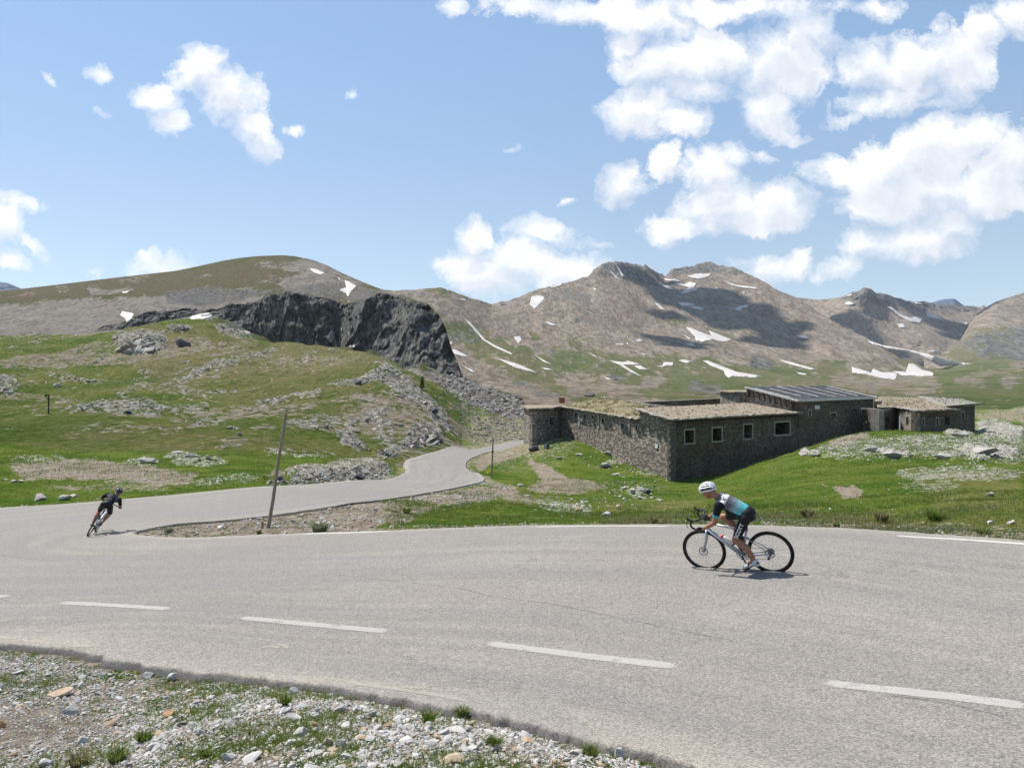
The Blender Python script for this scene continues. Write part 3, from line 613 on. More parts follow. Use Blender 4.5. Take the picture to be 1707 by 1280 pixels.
M_CLIFFM = terrain_mat('near_mountain_ground', (.085,.105,.032), (.118,.122,.050), (.15,.128,.085), (.175,.153,.130), (.33,.298,.262), (.036,.038,.043), (.30,.285,.26), .055, 6.0, 1.0, .0, (.25,.165,.14), (1, .6, .45), mic=.30)
M_BROWN = terrain_mat('brown_range_ground', (.100,.142,.045), (.155,.172,.068), (.23,.195,.12), (.178,.142,.112), (.37,.305,.242), (.07,.067,.064), (.30,.285,.255), .016, 22.0, .9, .0, None, (1, .3, .6), mic=.20)
M_BLUE = terrain_mat('hazed_far_peak', (.09,.115,.15), (.10,.12,.16), (.10,.12,.16), (.075,.10,.15), (.10,.13,.19), (.08,.1,.15), (.12,.15,.2), .003, 30.0, .6)  # blue of the distant haze painted into the rock colours

near_sel = (GY[FG].mean(1) < 62) | ((GPX[FG].mean(1) > 770))
g1 = split_obj('ground', VG, FG, near_sel, M_GROUND, {'m': attrG}); tag(g1, kind='structure')
g2_ = split_obj('hillside', VG, FG, ~near_sel, M_HILL, {'m': attrG}); tag(g2_, kind='structure')
tag(cm.build('cliff_mountain', M_CLIFFM, MC), kind='structure')
tag(br.build('mountain_range', M_BROWN, MB_), kind='structure')
tag(bk.build('back_ridge', M_BROWN, MK), kind='structure')
tag(rt.build('mountain_slope', M_BROWN, MR), kind='structure')
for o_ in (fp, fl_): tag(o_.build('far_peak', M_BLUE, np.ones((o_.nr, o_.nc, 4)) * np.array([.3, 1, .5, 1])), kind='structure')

# ------------------------------------------------------------------ finding the place on the ground for a photographed point
_pyg = (CY - F * VG[:, 2] / VG[:, 1]).reshape(nr, nc)
def ghit(px, py, dmin=0):
    j = np.searchsorted(cols, px) - 1; j = int(np.clip(j, 0, nc - 2)); f = (px - cols[j]) / (cols[j + 1] - cols[j])
    c = _pyg[:, j] * (1 - f) + _pyg[:, j + 1] * f
    k = np.nonzero((c <= py) & (rows > dmin))[0]
    if len(k) == 0: return None
    k = max(int(k[0]), 1); a, b_ = c[k - 1], c[k]; q = 0 if a == b_ else min(max((a - py) / (a - b_), 0), 1)
    return pt(px, py, rows[k - 1] * (1 - q) + rows[k] * q)
def gz(x, y):
    """height of the finished ground sheet under (x, y)"""
    px = x / y * F + CX
    j = int(np.clip(np.searchsorted(cols, px) - 1, 0, nc - 2)); f = (px - cols[j]) / (cols[j + 1] - cols[j])
    k = int(np.clip(np.searchsorted(rows, y) - 1, 0, nr - 2)); g = (y - rows[k]) / (rows[k + 1] - rows[k])
    Z = VG[:, 2].reshape(nr, nc)
    return float((Z[k, j] * (1 - f) + Z[k, j + 1] * f) * (1 - g) + (Z[k + 1, j] * (1 - f) + Z[k + 1, j + 1] * f) * g)
def gz_np(X, Y):
    px = X / Y * F + CX; Z = VG[:, 2].reshape(nr, nc)
    j = np.clip(np.searchsorted(cols, px) - 1, 0, nc - 2); f = np.clip((px - cols[j]) / (cols[j + 1] - cols[j]), 0, 1)
    k = np.clip(np.searchsorted(rows, Y) - 1, 0, nr - 2); g = np.clip((Y - rows[k]) / (rows[k + 1] - rows[k]), 0, 1)
    return (Z[k, j] * (1 - f) + Z[k, j + 1] * f) * (1 - g) + (Z[k + 1, j] * (1 - f) + Z[k + 1, j + 1] * f) * g

# ------------------------------------------------------------------ road
NA = 44; sarr = np.concatenate([[0], np.cumsum(np.linalg.norm((EA + EB)[1:] / 2 - (EA + EB)[:-1] / 2, axis=1))])
q = np.linspace(0, 1, NA + 1)
n_e = fbm(np.stack([sarr * 2.2, sarr * 0, sarr * 0], 1), 4, .6, seed=101)
RV = []; UVv = []
for i in range(len(EA)):
    a = EA[i].copy(); b_ = EB[i].copy(); w = b_ - a; L = np.linalg.norm(w); w = w / L
    a = a - w * .07 * n_e[i]; b_ = b_ + w * .07 * n_e[(i * 7) % len(EA)]
    for k in q: RV.append(a * (1 - k) + b_ * k); UVv.append((sarr[i], k * L, L))
RV = np.array(RV); UVv = np.array(UVv)
# finer along the road
def up_rows(A, n, k=4):
    A = A.reshape(n, NA + 1, -1); o = []
    for i in range(n - 1):
        for j in range(k): o.append(A[i] * (1 - j / k) + A[i + 1] * (j / k))
    o.append(A[-1]); return np.array(o)
RVf = up_rows(RV, len(EA)); UVf = up_rows(UVv, len(EA)); nrr = len(RVf)
flat_ = RVf.reshape(-1, 3)
edge_n = .055 * fbm(np.stack([flat_[:, 0] * 5, flat_[:, 1] * 5, flat_[:, 0] * 0], 1), 3, .6, seed=111)
RVf[:, 0, :2] += edge_n.reshape(nrr, -1)[:, :1]; RVf[:, -1, :2] += edge_n.reshape(nrr, -1)[:, -1:]
flat_ = RVf.reshape(-1, 3)
fz = base_z(flat_[:, 0], flat_[:, 1]) + .022
RVf[:, :, 2] = fz.reshape(nrr, -1)
# crumbled edge skirts
def skirt(e, inner, drop=.085, outw=.10):
    dr_ = e - inner; dr_[:, 2] = 0; dr_ /= np.linalg.norm(dr_, axis=1)[:, None] + 1e-9
    nz_ = fbm(e * 7.0, 3, .6, seed=113)[:, None]
    mid = e + dr_ * (outw * .5 + .03 * nz_); mid[:, 2] -= drop * .35
    lowp = e + dr_ * (outw + .05 * nz_); lowp[:, 2] -= drop * 1.3
    return mid, lowp
mA, lA = skirt(RVf[:, 0].copy(), RVf[:, 3].copy()); mB, lB = skirt(RVf[:, -1].copy(), RVf[:, -4].copy(), .11, .14)
RA = np.concatenate([lA[:, None], mA[:, None], RVf, mB[:, None], lB[:, None]], 1)
K_ = RA.shape[1]
ra = np.zeros((nrr, K_, 3)); ra[:, 2:-2] = UVf; ra[:, :2] = UVf[:, :1]; ra[:, -2:] = UVf[:, -1:]
ra[:, :2, 1] = -.1; ra[:, -2:, 1] = ra[:, -2:, 2] + .1
edge_d = np.minimum(ra[..., 1], ra[..., 2] - ra[..., 1])
i_ = np.arange(nrr * K_).reshape(nrr, K_)
FR = np.stack([i_[:-1, 1:], i_[:-1, :-1], i_[1:, :-1], i_[1:, 1:]], -1).reshape(-1, 4)
Rattr = np.stack([ra[..., 0] / 10, ra[..., 1] / 10, np.clip(edge_d, -.1, 5), ra[..., 2] / 10], -1).reshape(-1, 4)
def road_mat():
    m, t, b = new_mat('asphalt', .88, .25)
    P = t.coords('Object'); at = t.add('ShaderNodeAttribute', attribute_name='m'); sp = t.add('ShaderNodeSeparateColor'); t.link(at.outputs['Color'], sp.inputs[0])
    s_, c_, e_ = sp.outputs[0], sp.outputs[1], sp.outputs[2]
    big = t.noise(P, .25, 4, .6).outputs[0]; mid = t.noise(P, 1.6, 6, .6).outputs[0]; fin = t.noise(P, 95, 3, .75).outputs[0]
    vo = t.add('ShaderNodeTexVoronoi', feature='F1'); t.link(P, vo.inputs[0]); vo.inputs['Scale'].default_value = 70
    vc = t.add('ShaderNodeSeparateColor'); t.link(vo.outputs['Color'], vc.inputs[0])
    cvec = t.add('ShaderNodeCombineXYZ'); t.link(s_, cvec.inputs[0]); t.link(t.math('MULTIPLY', c_, 26.0), cvec.inputs[1])
    streak = t.noise(cvec.outputs[0], .9, 5, .6).outputs[0]
    c = t.mix(t.ramp(big, .35, .65), (.205, .186, .166), (.232, .212, .187))
    c = t.mix(t.ramp(streak, .36, .66), c, (.186, .172, .157))
    c = t.mix(t.math('MULTIPLY', t.ramp(mid, .5, .75), .4), c, (.25, .23, .203))
    dust = t.math('MULTIPLY', t.ramp(t.math('ADD', e_, t.math('MULTIPLY', t.math('SUBTRACT', mid, .5), 1.2)), .05, 1.1, 1, 0), .55)
    c = t.mix(dust, c, (.30, .268, .222))
    pv_ = t.add('ShaderNodeTexVoronoi', feature='F1'); t.link(t.vmath('MULTIPLY', cvec.outputs[0], (.9, .16, 1)), pv_.inputs[0]); pv_.inputs['Scale'].default_value = .55; ps_ = t.add('ShaderNodeSeparateColor'); t.link(pv_.outputs['Color'], ps_.inputs[0])
    c = t.mix(t.math('MULTIPLY', t.ramp(ps_.outputs[0], .72, .74), .45), c, (.185, .176, .168))
    wl_ = t.math('SINE', t.math('MULTIPLY', c_, 27.0)); c = t.mix(t.math('MULTIPLY', t.ramp(wl_, .2, 1), .34), c, (.175, .164, .152))
    side = t.ramp(e_, -.06, .02, 1, 0)
    c = t.mix(side, c, (.10, .09, .085))
    g = t.ramp(vc.outputs[0], 0, 1, .60, 1.42, False)
    g = t.math('MULTIPLY', g, t.ramp(fin, .3, .7, .82, 1.18, False))
    # hairline crack, two passes
    ck = t.add('ShaderNodeTexVoronoi', feature='DISTANCE_TO_EDGE'); ck.inputs['Scale'].default_value = .11
    wv = t.noise(P, 1.1, 6, .7); t.link(t.vmath('ADD', P, t.vmath('SCALE', wv.outputs['Color'], 1.6)), ck.inputs[0])
    crack = t.math('MULTIPLY', t.ramp(ck.outputs[0], .0, .0022, 1, 0), t.ramp(big, .48, .58))
    g = t.math('MULTIPLY', g, t.math('SUBTRACT', 1.0, t.math('MULTIPLY', crack, .45)))
    c = t.vmath('SCALE', c, g)
    t.link(c, b.inputs['Base Color'])
    h = t.math('ADD', vc.outputs[1], t.math('MULTIPLY', fin, 1.2))
    t.link(t.bump(h, .55, .006), b.inputs['Normal'])
    return m
M_ROAD = road_mat()
road = np_obj('road', RA.reshape(-1, 3), FR, M_ROAD, attr={'m': Rattr}); tag(road, kind='structure')
_rz = lambda x, y: float(base_z(x, y)[0]) + .022

# painted lines, worn
def paint_mat(name, col, wear=.5, OPQ=.7):
    m, t, b = new_mat(name, .8, .2); P = t.coords('Object'); at = t.add('ShaderNodeAttribute', attribute_name='m'); sp = t.add('ShaderNodeSeparateColor'); t.link(at.outputs['Color'], sp.inputs[0])
    n = t.noise(P, 55, 4, .8).outputs[0]; n2 = t.noise(P, 3.0, 5, .6).outputs[0]
    f = t.math('ADD', t.math('MULTIPLY', t.math('SUBTRACT', n, .5), 1.6), t.math('MULTIPLY', t.math('SUBTRACT', n2, .5), 1.2)); f = t.math('ADD', f, t.ramp(sp.outputs[0], 0, .8, -.32, .5 - wear))
    a = t.ramp(f, -.12, .16); t.link(t.mix(t.ramp(n2, .3, .7), col, tuple(x * .86 for x in col)), b.inputs['Base Color'])
    tr = t.add('ShaderNodeBsdfTransparent'); ms = t.add('ShaderNodeMixShader'); t.link(t.math('MULTIPLY', a, OPQ), ms.inputs[0]); t.link(tr.outputs[0], ms.inputs[1]); t.link(b.outputs[0], ms.inputs[2]); t.link(ms.outputs[0], t.n['Material Output'].inputs[0]); return m
M_PAINT = paint_mat('worn_white_paint', (.47, .445, .41), .22); M_EDGE = paint_mat('edge_line_paint', (.50, .475, .435), .12, .92); M_PAINT2 = paint_mat('faded_line_paint', (.44, .40, .33), .36, .6)
def strip(name, pts, w, mat, label=None, taper=None):
    pts = np.array(pts, float); P = []
    seg = np.linalg.norm(pts[1:] - pts[:-1], axis=1); tot = seg.sum(); n = max(4, int(tot / .25)); s_ = np.linspace(0, tot, n + 1); cs = np.concatenate([[0], np.cumsum(seg)])
    X = np.interp(s_, cs, pts[:, 0]); Y = np.interp(s_, cs, pts[:, 1]); T = np.gradient(np.stack([X, Y], 1), axis=0); T /= np.linalg.norm(T, axis=1)[:, None]
    N = np.stack([-T[:, 1], T[:, 0]], 1); V = []; m = 6
    for k in range(m + 1):
        o = (k / m - .5) * w
        V.append(np.stack([X + N[:, 0] * o, Y + N[:, 1] * o], 1))
    V = np.stack(V, 1); z = base_z(V[..., 0].ravel(), V[..., 1].ravel()) + .0265
    V = np.concatenate([V.reshape(-1, 2), z[:, None]], 1); i = np.arange(len(V)).reshape(-1, m + 1)
    Fc = np.stack([i[:-1, 1:], i[:-1, :-1], i[1:, :-1], i[1:, 1:]], -1).reshape(-1, 4)
    cr = np.tile(1 - np.abs(np.linspace(-1, 1, m + 1)), len(X)); en = np.repeat(np.clip(np.minimum(s_, tot - s_) / .05, 0, 1), m + 1); A = np.stack([np.minimum(cr * 2.2, en), cr, cr], 1)
    o = np_obj(name, V, Fc, mat, attr={'m': A}); tag(o, kind='structure'); return o
P2 = lambda x, y: tuple(PL(x, y)[:2])
def lane_pt(px, py): h = ghit(px, py); return (h[0], h[1])
for a, b_ in (((96,1007),(291,1020)), ((392,1030),(655,1044)), ((802,1057),(1142,1093)), ((1359,1122),(1740,1178)), ((-150,992),(20,997))):
    strip('lane_marking', [P2(*a), P2(*b_)], .22, M_PAINT)
for seg_ in ([(885,882),(1020,881),(1122,882.3)], [(1484,896.5),(1600,901.5),(1740,911)], [(500,892.5),(600,889),(655,887)]):
    strip('edge_line', [P2(*p) for p in seg_], .20, M_EDGE)
strip('edge_line', [P2(*p) for p in [(560,1137),(700,1150),(800,1169)]], .12, M_PAINT2); strip('edge_line', [P2(*p) for p in [(113,1079),(160,1082)]], .12, M_PAINT2); strip('edge_line', [P2(*p) for p in [(-60,1060),(38,1069)]], .12, M_PAINT2)
for seg_ in ([(205,843),(286,838)], [(332,834),(412,828)], [(50,861),(145,855)]):
    strip('lane_marking', [P2(*p) for p in seg_], .12, M_PAINT2)
def rp(i, q_): p = EA[i] * (1 - q_) + EB[i] * q_; return (p[0], p[1])
for i0 in (262, 270, 278, 287, 297): strip('lane_marking', [rp(i0, .47), rp(i0 + 2, .47), rp(i0 + 4, .47)], .12, M_PAINT2)
for i0, q_ in ((300, .95), (308, .95), (316, .95), (324, .94), (312, .05), (318, .05), (300, .05)):
    strip('edge_line', [rp(i0, q_), rp(i0 + 2, q_), rp(i0 + 4, q_)], .14, M_PAINT)
# the worn crew mark painted on the near lane
for seg_ in ([(430,1079),(452,1074),(470,1077)], [(440,1066),(455,1064)], [(450,1070),(475,1072),(480,1079)]):
    strip('lane_marking', [P2(*p) for p in seg_], .09, M_PAINT2)

# hairline cracks in the surface
M_CRACK = paint_mat('tar_crack', (.13, .12, .11), .40, .6)
for seg_, w_ in (([(560,961),(650,970),(760,979),(830,992),(920,1001),(1010,1017),(1130,1038),(1240,1060)], .020), ([(1430,1143),(1500,1152),(1560,1163),(1640,1183),(1700,1196)], .03), ([(0,925),(60,934),(180,945),(300,952)], .012), ([(60,1064),(110,1045),(190,1030)], .02)):
    pts_ = catmull([(x + random.uniform(-4, 4), y + random.uniform(-1.2, 1.2), 0) for x, y in seg_], 6); strip('road_crack', [P2(x, y) for x, y, _ in pts_], w_, M_CRACK)
# ------------------------------------------------------------------ masonry and small mesh builders
class MB:
    def __init__(s): s.v = []; s.f = []; s.uv = []
    def quad(s, a, b, c, d, uv=None):
        i = len(s.v); s.v += [tuple(a), tuple(b), tuple(c), tuple(d)]; s.f.append((i, i + 1, i + 2, i + 3)); s.uv += list(uv or [(0, 0), (1, 0), (1, 1), (0, 1)])
    def poly(s, P, uvs=1.0):
        i = len(s.v); s.v += [tuple(p) for p in P]; s.f.append(tuple(range(i, i + len(P)))); s.uv += [(p[0] * uvs, p[1] * uvs) for p in P]
    def box(s, c, x, y, z):
        """box from centre c and half-axes x, y, z (vectors)"""
        c, x, y, z = map(np.array, (c, x, y, z)); P = {}
        for i in (-1, 1):
            for j in (-1, 1):
                for k in (-1, 1): P[i, j, k] = c + i * x + j * y + k * z
        L = lambda a: 2 * float(np.linalg.norm(a))
        for (a, b, d, e), (u_, v_) in ((((-1,-1,-1),(1,-1,-1),(1,-1,1),(-1,-1,1)),(x,z)), (((1,1,-1),(-1,1,-1),(-1,1,1),(1,1,1)),(x,z)), (((1,-1,-1),(1,1,-1),(1,1,1),(1,-1,1)),(y,z)),
                (((-1,1,-1),(-1,-1,-1),(-1,-1,1),(-1,1,1)),(y,z)), (((-1,-1,1),(1,-1,1),(1,1,1),(-1,1,1)),(x,y)), (((-1,1,-1),(1,1,-1),(1,-1,-1),(-1,-1,-1)),(x,y))):
            s.quad(P[a], P[b], P[d], P[e], [(0, 0), (L(u_), 0), (L(u_), L(v_)), (0, L(v_))])
    def bar(s, a, b, w, h, up=(0, 0, 1)):
        a, b = np.array(a, float), np.array(b, float); d = b - a; L = np.linalg.norm(d); d /= L
        y = np.cross(up, d); y /= np.linalg.norm(y) + 1e-9; z = np.cross(d, y)
        s.box((a + b) / 2, d * L / 2, y * w / 2, z * h / 2)
    def tube(s, pts, r, n=8, cap=True):
        pts = [np.array(p, float) for p in pts]; r = [r] * len(pts) if np.isscalar(r) else r; rings = []
        t0 = pts[1] - pts[0]; t0 /= np.linalg.norm(t0); ref = np.array([0, 0, 1.0]) if abs(t0[2]) < .9 else np.array([1.0, 0, 0]); nx = np.cross(t0, ref); nx /= np.linalg.norm(nx)
        for i, p in enumerate(pts):
            a = pts[max(i - 1, 0)]; b = pts[min(i + 1, len(pts) - 1)]; t_ = b - a; t_ /= np.linalg.norm(t_) + 1e-12
            nx = nx - t_ * (nx @ t_); nx /= np.linalg.norm(nx); ny = np.cross(t_, nx); base = len(s.v)
            for k in range(n):
                q = 2 * math.pi * k / n; s.v.append(tuple(p + r[i] * (math.cos(q) * nx + math.sin(q) * ny)))
            rings.append(base)
        for i in range(len(rings) - 1):
            for k in range(n):
                a, b = rings[i], rings[i + 1]; s.f.append((a + k, a + (k + 1) % n, b + (k + 1) % n, b + k)); s.uv += [(k / n, i), ((k + 1) / n, i), ((k + 1) / n, i + 1), (k / n, i + 1)]
        if cap:
            s.f.append(tuple(rings[0] + k for k in reversed(range(n)))); s.uv += [(0, 0)] * n
            s.f.append(tuple(rings[-1] + k for k in range(n))); s.uv += [(0, 0)] * n
    def build(s, name, mat, parent=None, smooth=False, bevel=0):
        me = bpy.data.meshes.new(name); me.from_pydata(s.v, [], s.f); uvl = me.uv_layers.new(name='UVMap')
        uvl.data.foreach_set('uv', np.array(s.uv, np.float32).ravel()); me.materials.append(mat)
        me.polygons.foreach_set('use_smooth', [smooth] * len(s.f)); me.update(); me.validate()
        o = bpy.data.objects.new(name, me); COL.objects.link(o)
        if parent: o.parent = parent
        if bevel:
            bm = bmesh.new(); bm.from_mesh(me); bmesh.ops.remove_doubles(bm, verts=bm.verts, dist=1e-4)
            bmesh.ops.bevel(bm, geom=bm.edges[:], offset=bevel, segments=2, affect='EDGES', profile=.6); bm.to_mesh(me); bm.free()
        return o

def wall(mb, p0, p1, zb, zt0, zt1, ops=(), th=.5, back=True, rough=.035, cell=1.2):
    """masonry wall from p0 to p1 (left to right seen from outside) with real openings (s0, s1, z0, z1)"""
    p0, p1 = np.array(p0, float), np.array(p1, float); d = p1 - p0; L = float(np.linalg.norm(d)); d /= L; nrm = np.array([d[1], -d[0]])
    ss = sorted({0.0, L, *[o[0] for o in ops], *[o[1] for o in ops], *[x for x in np.arange(cell, L - .3, cell) if not any(o[0] - .05 < x < o[1] + .05 for o in ops)]})
    top = lambda s: zt0 + (zt1 - zt0) * s / L
    def P(s, z, inn=0.0): q = p0 + d * s - nrm * inn; return (q[0], q[1], z)
    zs_all = sorted({zb, *[o[2] for o in ops], *[o[3] for o in ops]})
    for a, b in zip(ss[:-1], ss[1:]):
        if b - a < 1e-6: continue
        zs = [z for z in zs_all if z < min(top(a), top(b)) - .02]
        lv = [(z, z) for z in zs] + [(top(a), top(b))]
        for (za, zb_), (zc, zd) in zip(lv[:-1], lv[1:]):
            mid_s = (a + b) / 2; mid_z = (za + zc) / 2
            if any(o[0] < mid_s < o[1] and o[2] < mid_z < o[3] for o in ops): continue
            mb.quad(P(a, za), P(b, zb_), P(b, zd), P(a, zc), [(a, za), (b, zb_), (b, zd), (a, zc)])
            if back: mb.quad(P(b, zb_, th), P(a, za, th), P(a, zc, th), P(b, zd, th), [(b, zb_), (a, za), (a, zc), (b, zd)])
    mb.quad(P(0, zt0), P(L, zt1), P(L, zt1, th), P(0, zt0, th), [(0, 0), (L, 0), (L, th), (0, th)])
    mb.quad(P(0, zb, th), P(0, zb), P(0, zt0), P(0, zt0, th), [(0, zb), (th, zb), (th, zt0), (0, zt0)])
    mb.quad(P(L, zb), P(L, zb, th), P(L, zt1, th), P(L, zt1), [(0, zb), (th, zb), (th, zt1), (0, zt1)])
    for (a, b, z0, z1) in ops:
        mb.quad(P(a, z0), P(a, z0, th), P(a, z1, th), P(a, z1)); mb.quad(P(b, z0, th), P(b, z0), P(b, z1), P(b, z1, th))
        mb.quad(P(a, z0, th), P(a, z0), P(b, z0), P(b, z0, th)); mb.quad(P(a, z1), P(a, z1, th), P(b, z1, th), P(b, z1))
    return d, nrm, P

def stone_mat(name, cA, cB, mortar, bw=.34, bh=.17, tint=(.16, .13, .10)):
    m, t, b = new_mat(name, .92, .2)
    uv = t.coords('UV'); P = t.coords('Object')
    wv = t.noise(uv, 2.3, 3, .5); wu = t.vmath('ADD', uv, t.vmath('SCALE', t.vmath('SUBTRACT', wv.outputs['Color'], (.5, .5, .5)), .16))
    br_ = t.add('ShaderNodeTexBrick'); t.link(wu, br_.inputs['Vector'])
    br_.inputs['Scale'].default_value = 1; br_.inputs['Brick Width'].default_value = bw; br_.inputs['Row Height'].default_value = bh
    br_.inputs['Mortar Size'].default_value = .022; br_.inputs['Mortar Smooth'].default_value = .5; br_.inputs['Bias'].default_value = 0
    br_.inputs['Color1'].default_value = (0, 0, 0, 1); br_.inputs['Color2'].default_value = (1, 1, 1, 1); br_.inputs['Mortar'].default_value = (.5, .5, .5, 1)
    r = t.add('ShaderNodeSeparateColor'); t.link(br_.outputs['Color'], r.inputs[0])
    big = t.noise(P, .35, 5, .65).outputs[0]; fine = t.noise(P, 9, 6, .7).outputs[0]; md = t.noise(P, 2.2, 5, .7).outputs[0]
    c = t.mix(t.ramp(r.outputs[0], .25, .95), cA, cB)
    c = t.mix(t.ramp(md, .52, .72), c, tint)
    c = t.mix(t.ramp(fine, .62, .74), c, tuple(min(1, x * 2.2) for x in cB))
    mf = t.math('MULTIPLY', br_.outputs['Fac'], t.ramp(md, .3, .6))
    c = t.mix(mf, c, mortar)
    c = t.vmath('SCALE', c, t.ramp(big, .3, .7, .72, 1.25, False))
    t.link(c, b.inputs['Base Color'])
    h = t.math('SUBTRACT', t.math('ADD', t.math('MULTIPLY', r.outputs[0], .4), t.math('MULTIPLY', fine, .7)), t.math('MULTIPLY', br_.outputs['Fac'], .9))
    t.link(t.bump(h, .9, .06), b.inputs['Normal'])
    return m
M_STONE = stone_mat('sunlit_field_stone', (.115, .098, .084), (.42, .36, .295), (.22, .19, .155), .28, .14)  # field stone lightened in colour to paint the sun on the flank
M_STONE2 = stone_mat('shaded_front_stone', (.062, .050, .039), (.19, .155, .12), (.16, .135, .10), .28, .13, (.17, .115, .07))  # same stone, with the shade of the fronts darkened into its colours
M_STONE3 = stone_mat('rubble_stone', (.12, .105, .09), (.30, .27, .23), (.36, .32, .26), .3, .22)
def simple_mat(name, col, col2=None, s=3.0, rough=.85, spec=.3, bd=.0, metal=0.0):
    m, t, b = new_mat(name, rough, spec); P = t.coords('Object'); b.inputs['Metallic'].default_value = metal
    n = t.noise(P, s, 6, .65).outputs[0]; c2 = col2 or tuple(x * .75 for x in col)
    t.link(t.mix(t.ramp(n, .32, .68), c2, col), b.inputs['Base Color'])
    if bd: t.link(t.bump(n, .6, bd), b.inputs['Normal'])
    return m
M_EARTH = terrain_mat('roof_earth', (.11,.13,.04), (.14,.145,.05), (.21,.18,.10), (.22,.178,.135), (.36,.295,.225), (.22,.21,.19), (.46,.43,.39), 1.6, .12, 1.0)
M_FRAME = simple_mat('lime_render', (.34, .325, .275), (.22, .21, .18), 4, bd=.02)
M_CONC = simple_mat('old_concrete', (.30, .275, .235), (.17, .155, .135), 2.5, bd=.03)
M_SLAT = simple_mat('weathered_roof_sheet', (.12, .12, .127), (.04, .04, .043), 1.8, .9, .05, .02)
M_BATTEN = simple_mat('bleached_batten', (.58, .56, .53), (.38, .36, .33), 3, .8)
M_BEAM = simple_mat('dark_roof_beam', (.055, .047, .042), (.035, .03, .028), 5, .9)
M_NOTICE = simple_mat('white_notice', (.62, .63, .65), (.5, .5, .52), 5, .6)
M_REDP = simple_mat('faded_red_paint', (.30, .045, .03), (.2, .04, .03), 5, .7)
M_TERRA = simple_mat('terracotta', (.30, .10, .05), (.2, .07, .04), 8, .8)
M_ROCKP = None

f0 = np.array([14.55, 70.0]); fd = np.array([.774, .633]); fi = np.array([-.633, .774])
Bp = f0 + fd * 21.07; Cp = f0 + fd * 38.6
L1 = np.array([5.64, 88.0]); ld = (L1 - f0) / np.linalg.norm(L1 - f0)
fort = empty('stone_fort', (f0[0], f0[1], gz(f0[0], f0[1] - .5)))
fort_off = np.array(fort.location)
tag(fort, 'long low ruined dark stone barracks with empty windows and an earth covered flat roof', 'ruined fort')
def fbuild(mb, name, mat, parent=fort, **kw):
    # shapes are written in world metres; shift them to the fort's own base
    mb.v = [tuple(np.array(p) - fort_off) for p in mb.v]
    return mb.build(name, mat, parent, **kw)
def s_of(px, p0, d):  # where along a wall line the sight line through px falls
    k = (px - CX) / F; return float((p0[0] - k * p0[1]) / (k * d[1] - d[0]))
def z_at(py, p): return (CY - py) / F * p[1]
def win_from(px0, px1, py0, py1, p0, d):
    a, b = s_of(px0, p0, d), s_of(px1, p0, d); m = p0 + d * (a + b) / 2
    return (a, b, z_at(py1, m), z_at(py0, m))
fronts = [win_from(1141.5,1156.5,717,738,f0,fd), win_from(1187.5,1202.5,713.5,734.5,f0,fd), win_from(1239.5,1253.5,708,730.5,f0,fd), win_from(1291.5,1316,704,724,f0,fd)]
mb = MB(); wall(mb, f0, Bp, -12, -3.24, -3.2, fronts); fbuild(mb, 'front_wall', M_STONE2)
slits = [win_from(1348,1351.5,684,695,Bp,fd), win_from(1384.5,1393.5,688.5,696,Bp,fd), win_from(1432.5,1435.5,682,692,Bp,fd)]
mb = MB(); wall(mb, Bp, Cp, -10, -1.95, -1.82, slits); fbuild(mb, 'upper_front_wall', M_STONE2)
# left flank: from the far end towards the near corner
Ls = np.linalg.norm(L1 - f0); flank = []
for px0, px1, py0, py1 in ((958,962.5,689,695),(973,977,691,697),(986.5,990,692.5,697.5),(1003,1007.5,698,705),(1019,1022,704,709),(1035.5,1040.5,706,714),(1060,1063,708,715)):
    s0, s1 = s_of(px0, L1, -ld), s_of(px1, L1, -ld); m_ = L1 - ld * (s0 + s1) / 2
    flank.append((s0, s1, z_at(py1, m_), z_at(py0, m_)))
eb = L1 - ld * s_of(1066, L1, -ld)
mb = MB()
sE = s_of(1066, L1, -ld)
wall(mb, L1, eb, -11, -2.7, -3.55, [o for o in flank if o[1] < sE - .1]); fbuild(mb, 'flank_wall', M_STONE)
mb = MB(); wall(mb, eb, f0, -12, -2.62, -3.42, [], th=.5); fbuild(mb, 'gable_wall', M_STONE)
# window surrounds
def surround(P, o, w=.16, proud=.05, mat=M_FRAME, label=None, bars=0, sill=True):
    a, b, z0, z1 = o; mb = MB()
    def q(s, z, i): return np.array(P(s, z, i))
    def blk(s0, s1, za, zb): 
        c = (q(s0, za, -proud) + q(s1, zb, .12)) / 2; x = (q(s1, za, 0) - q(s0, za, 0)) / 2; y = (q(s0, za, .12) - q(s0, za, -proud)) / 2
        mb.box(c, x, y, (0, 0, (zb - za) / 2))
    blk(a - w, a, z0, z1); blk(b, b + w, z0, z1); blk(a - w, b + w, z1, z1 + w)
    fr = fbuild(mb, 'window', mat)
    if sill:
        mb = MB(); c = (q(a - w - .06, z0 - w, -proud - .05) + q(b + w + .06, z0, .12)) / 2
        mb.box(c, (q(b + w + .06, 0, 0) - q(a - w - .06, 0, 0)) / 2, (q(0, 0, .12) - q(0, 0, -proud - .05)) / 2, (0, 0, w / 2 - .01)); sl_ = fbuild(mb, 'sill', mat, fr)
    for k in range(bars):
        mb = MB(); s_ = a + (b - a) * (k + 1) / (bars + 1); mb.bar(q(s_, z0, .2), q(s_, z1, .2), .07, .07, up=(0, 1, .1)); fbuild(mb, 'mullion', M_BEAM, fr)
    if label: fr['label'] = label
    return fr
tmp = MB(); _, _, Pf = wall(tmp, f0, Bp, -12, -3.2, -3.2); _, _, Pu = wall(tmp, Bp, Cp, -10, -1.8, -1.8); _, _, Pl = wall(tmp, L1, f0, -11, -2.7, -3.5)
for k, o in enumerate(fronts): surround(Pf, o, bars=1 if k == 2 else 0, label='wide low opening' if k == 3 else None)
for o in slits: surround(Pu, o, w=.13, sill=False)
for o in flank: surround(Pl, o, w=.10, sill=False, mat=M_FRAME)
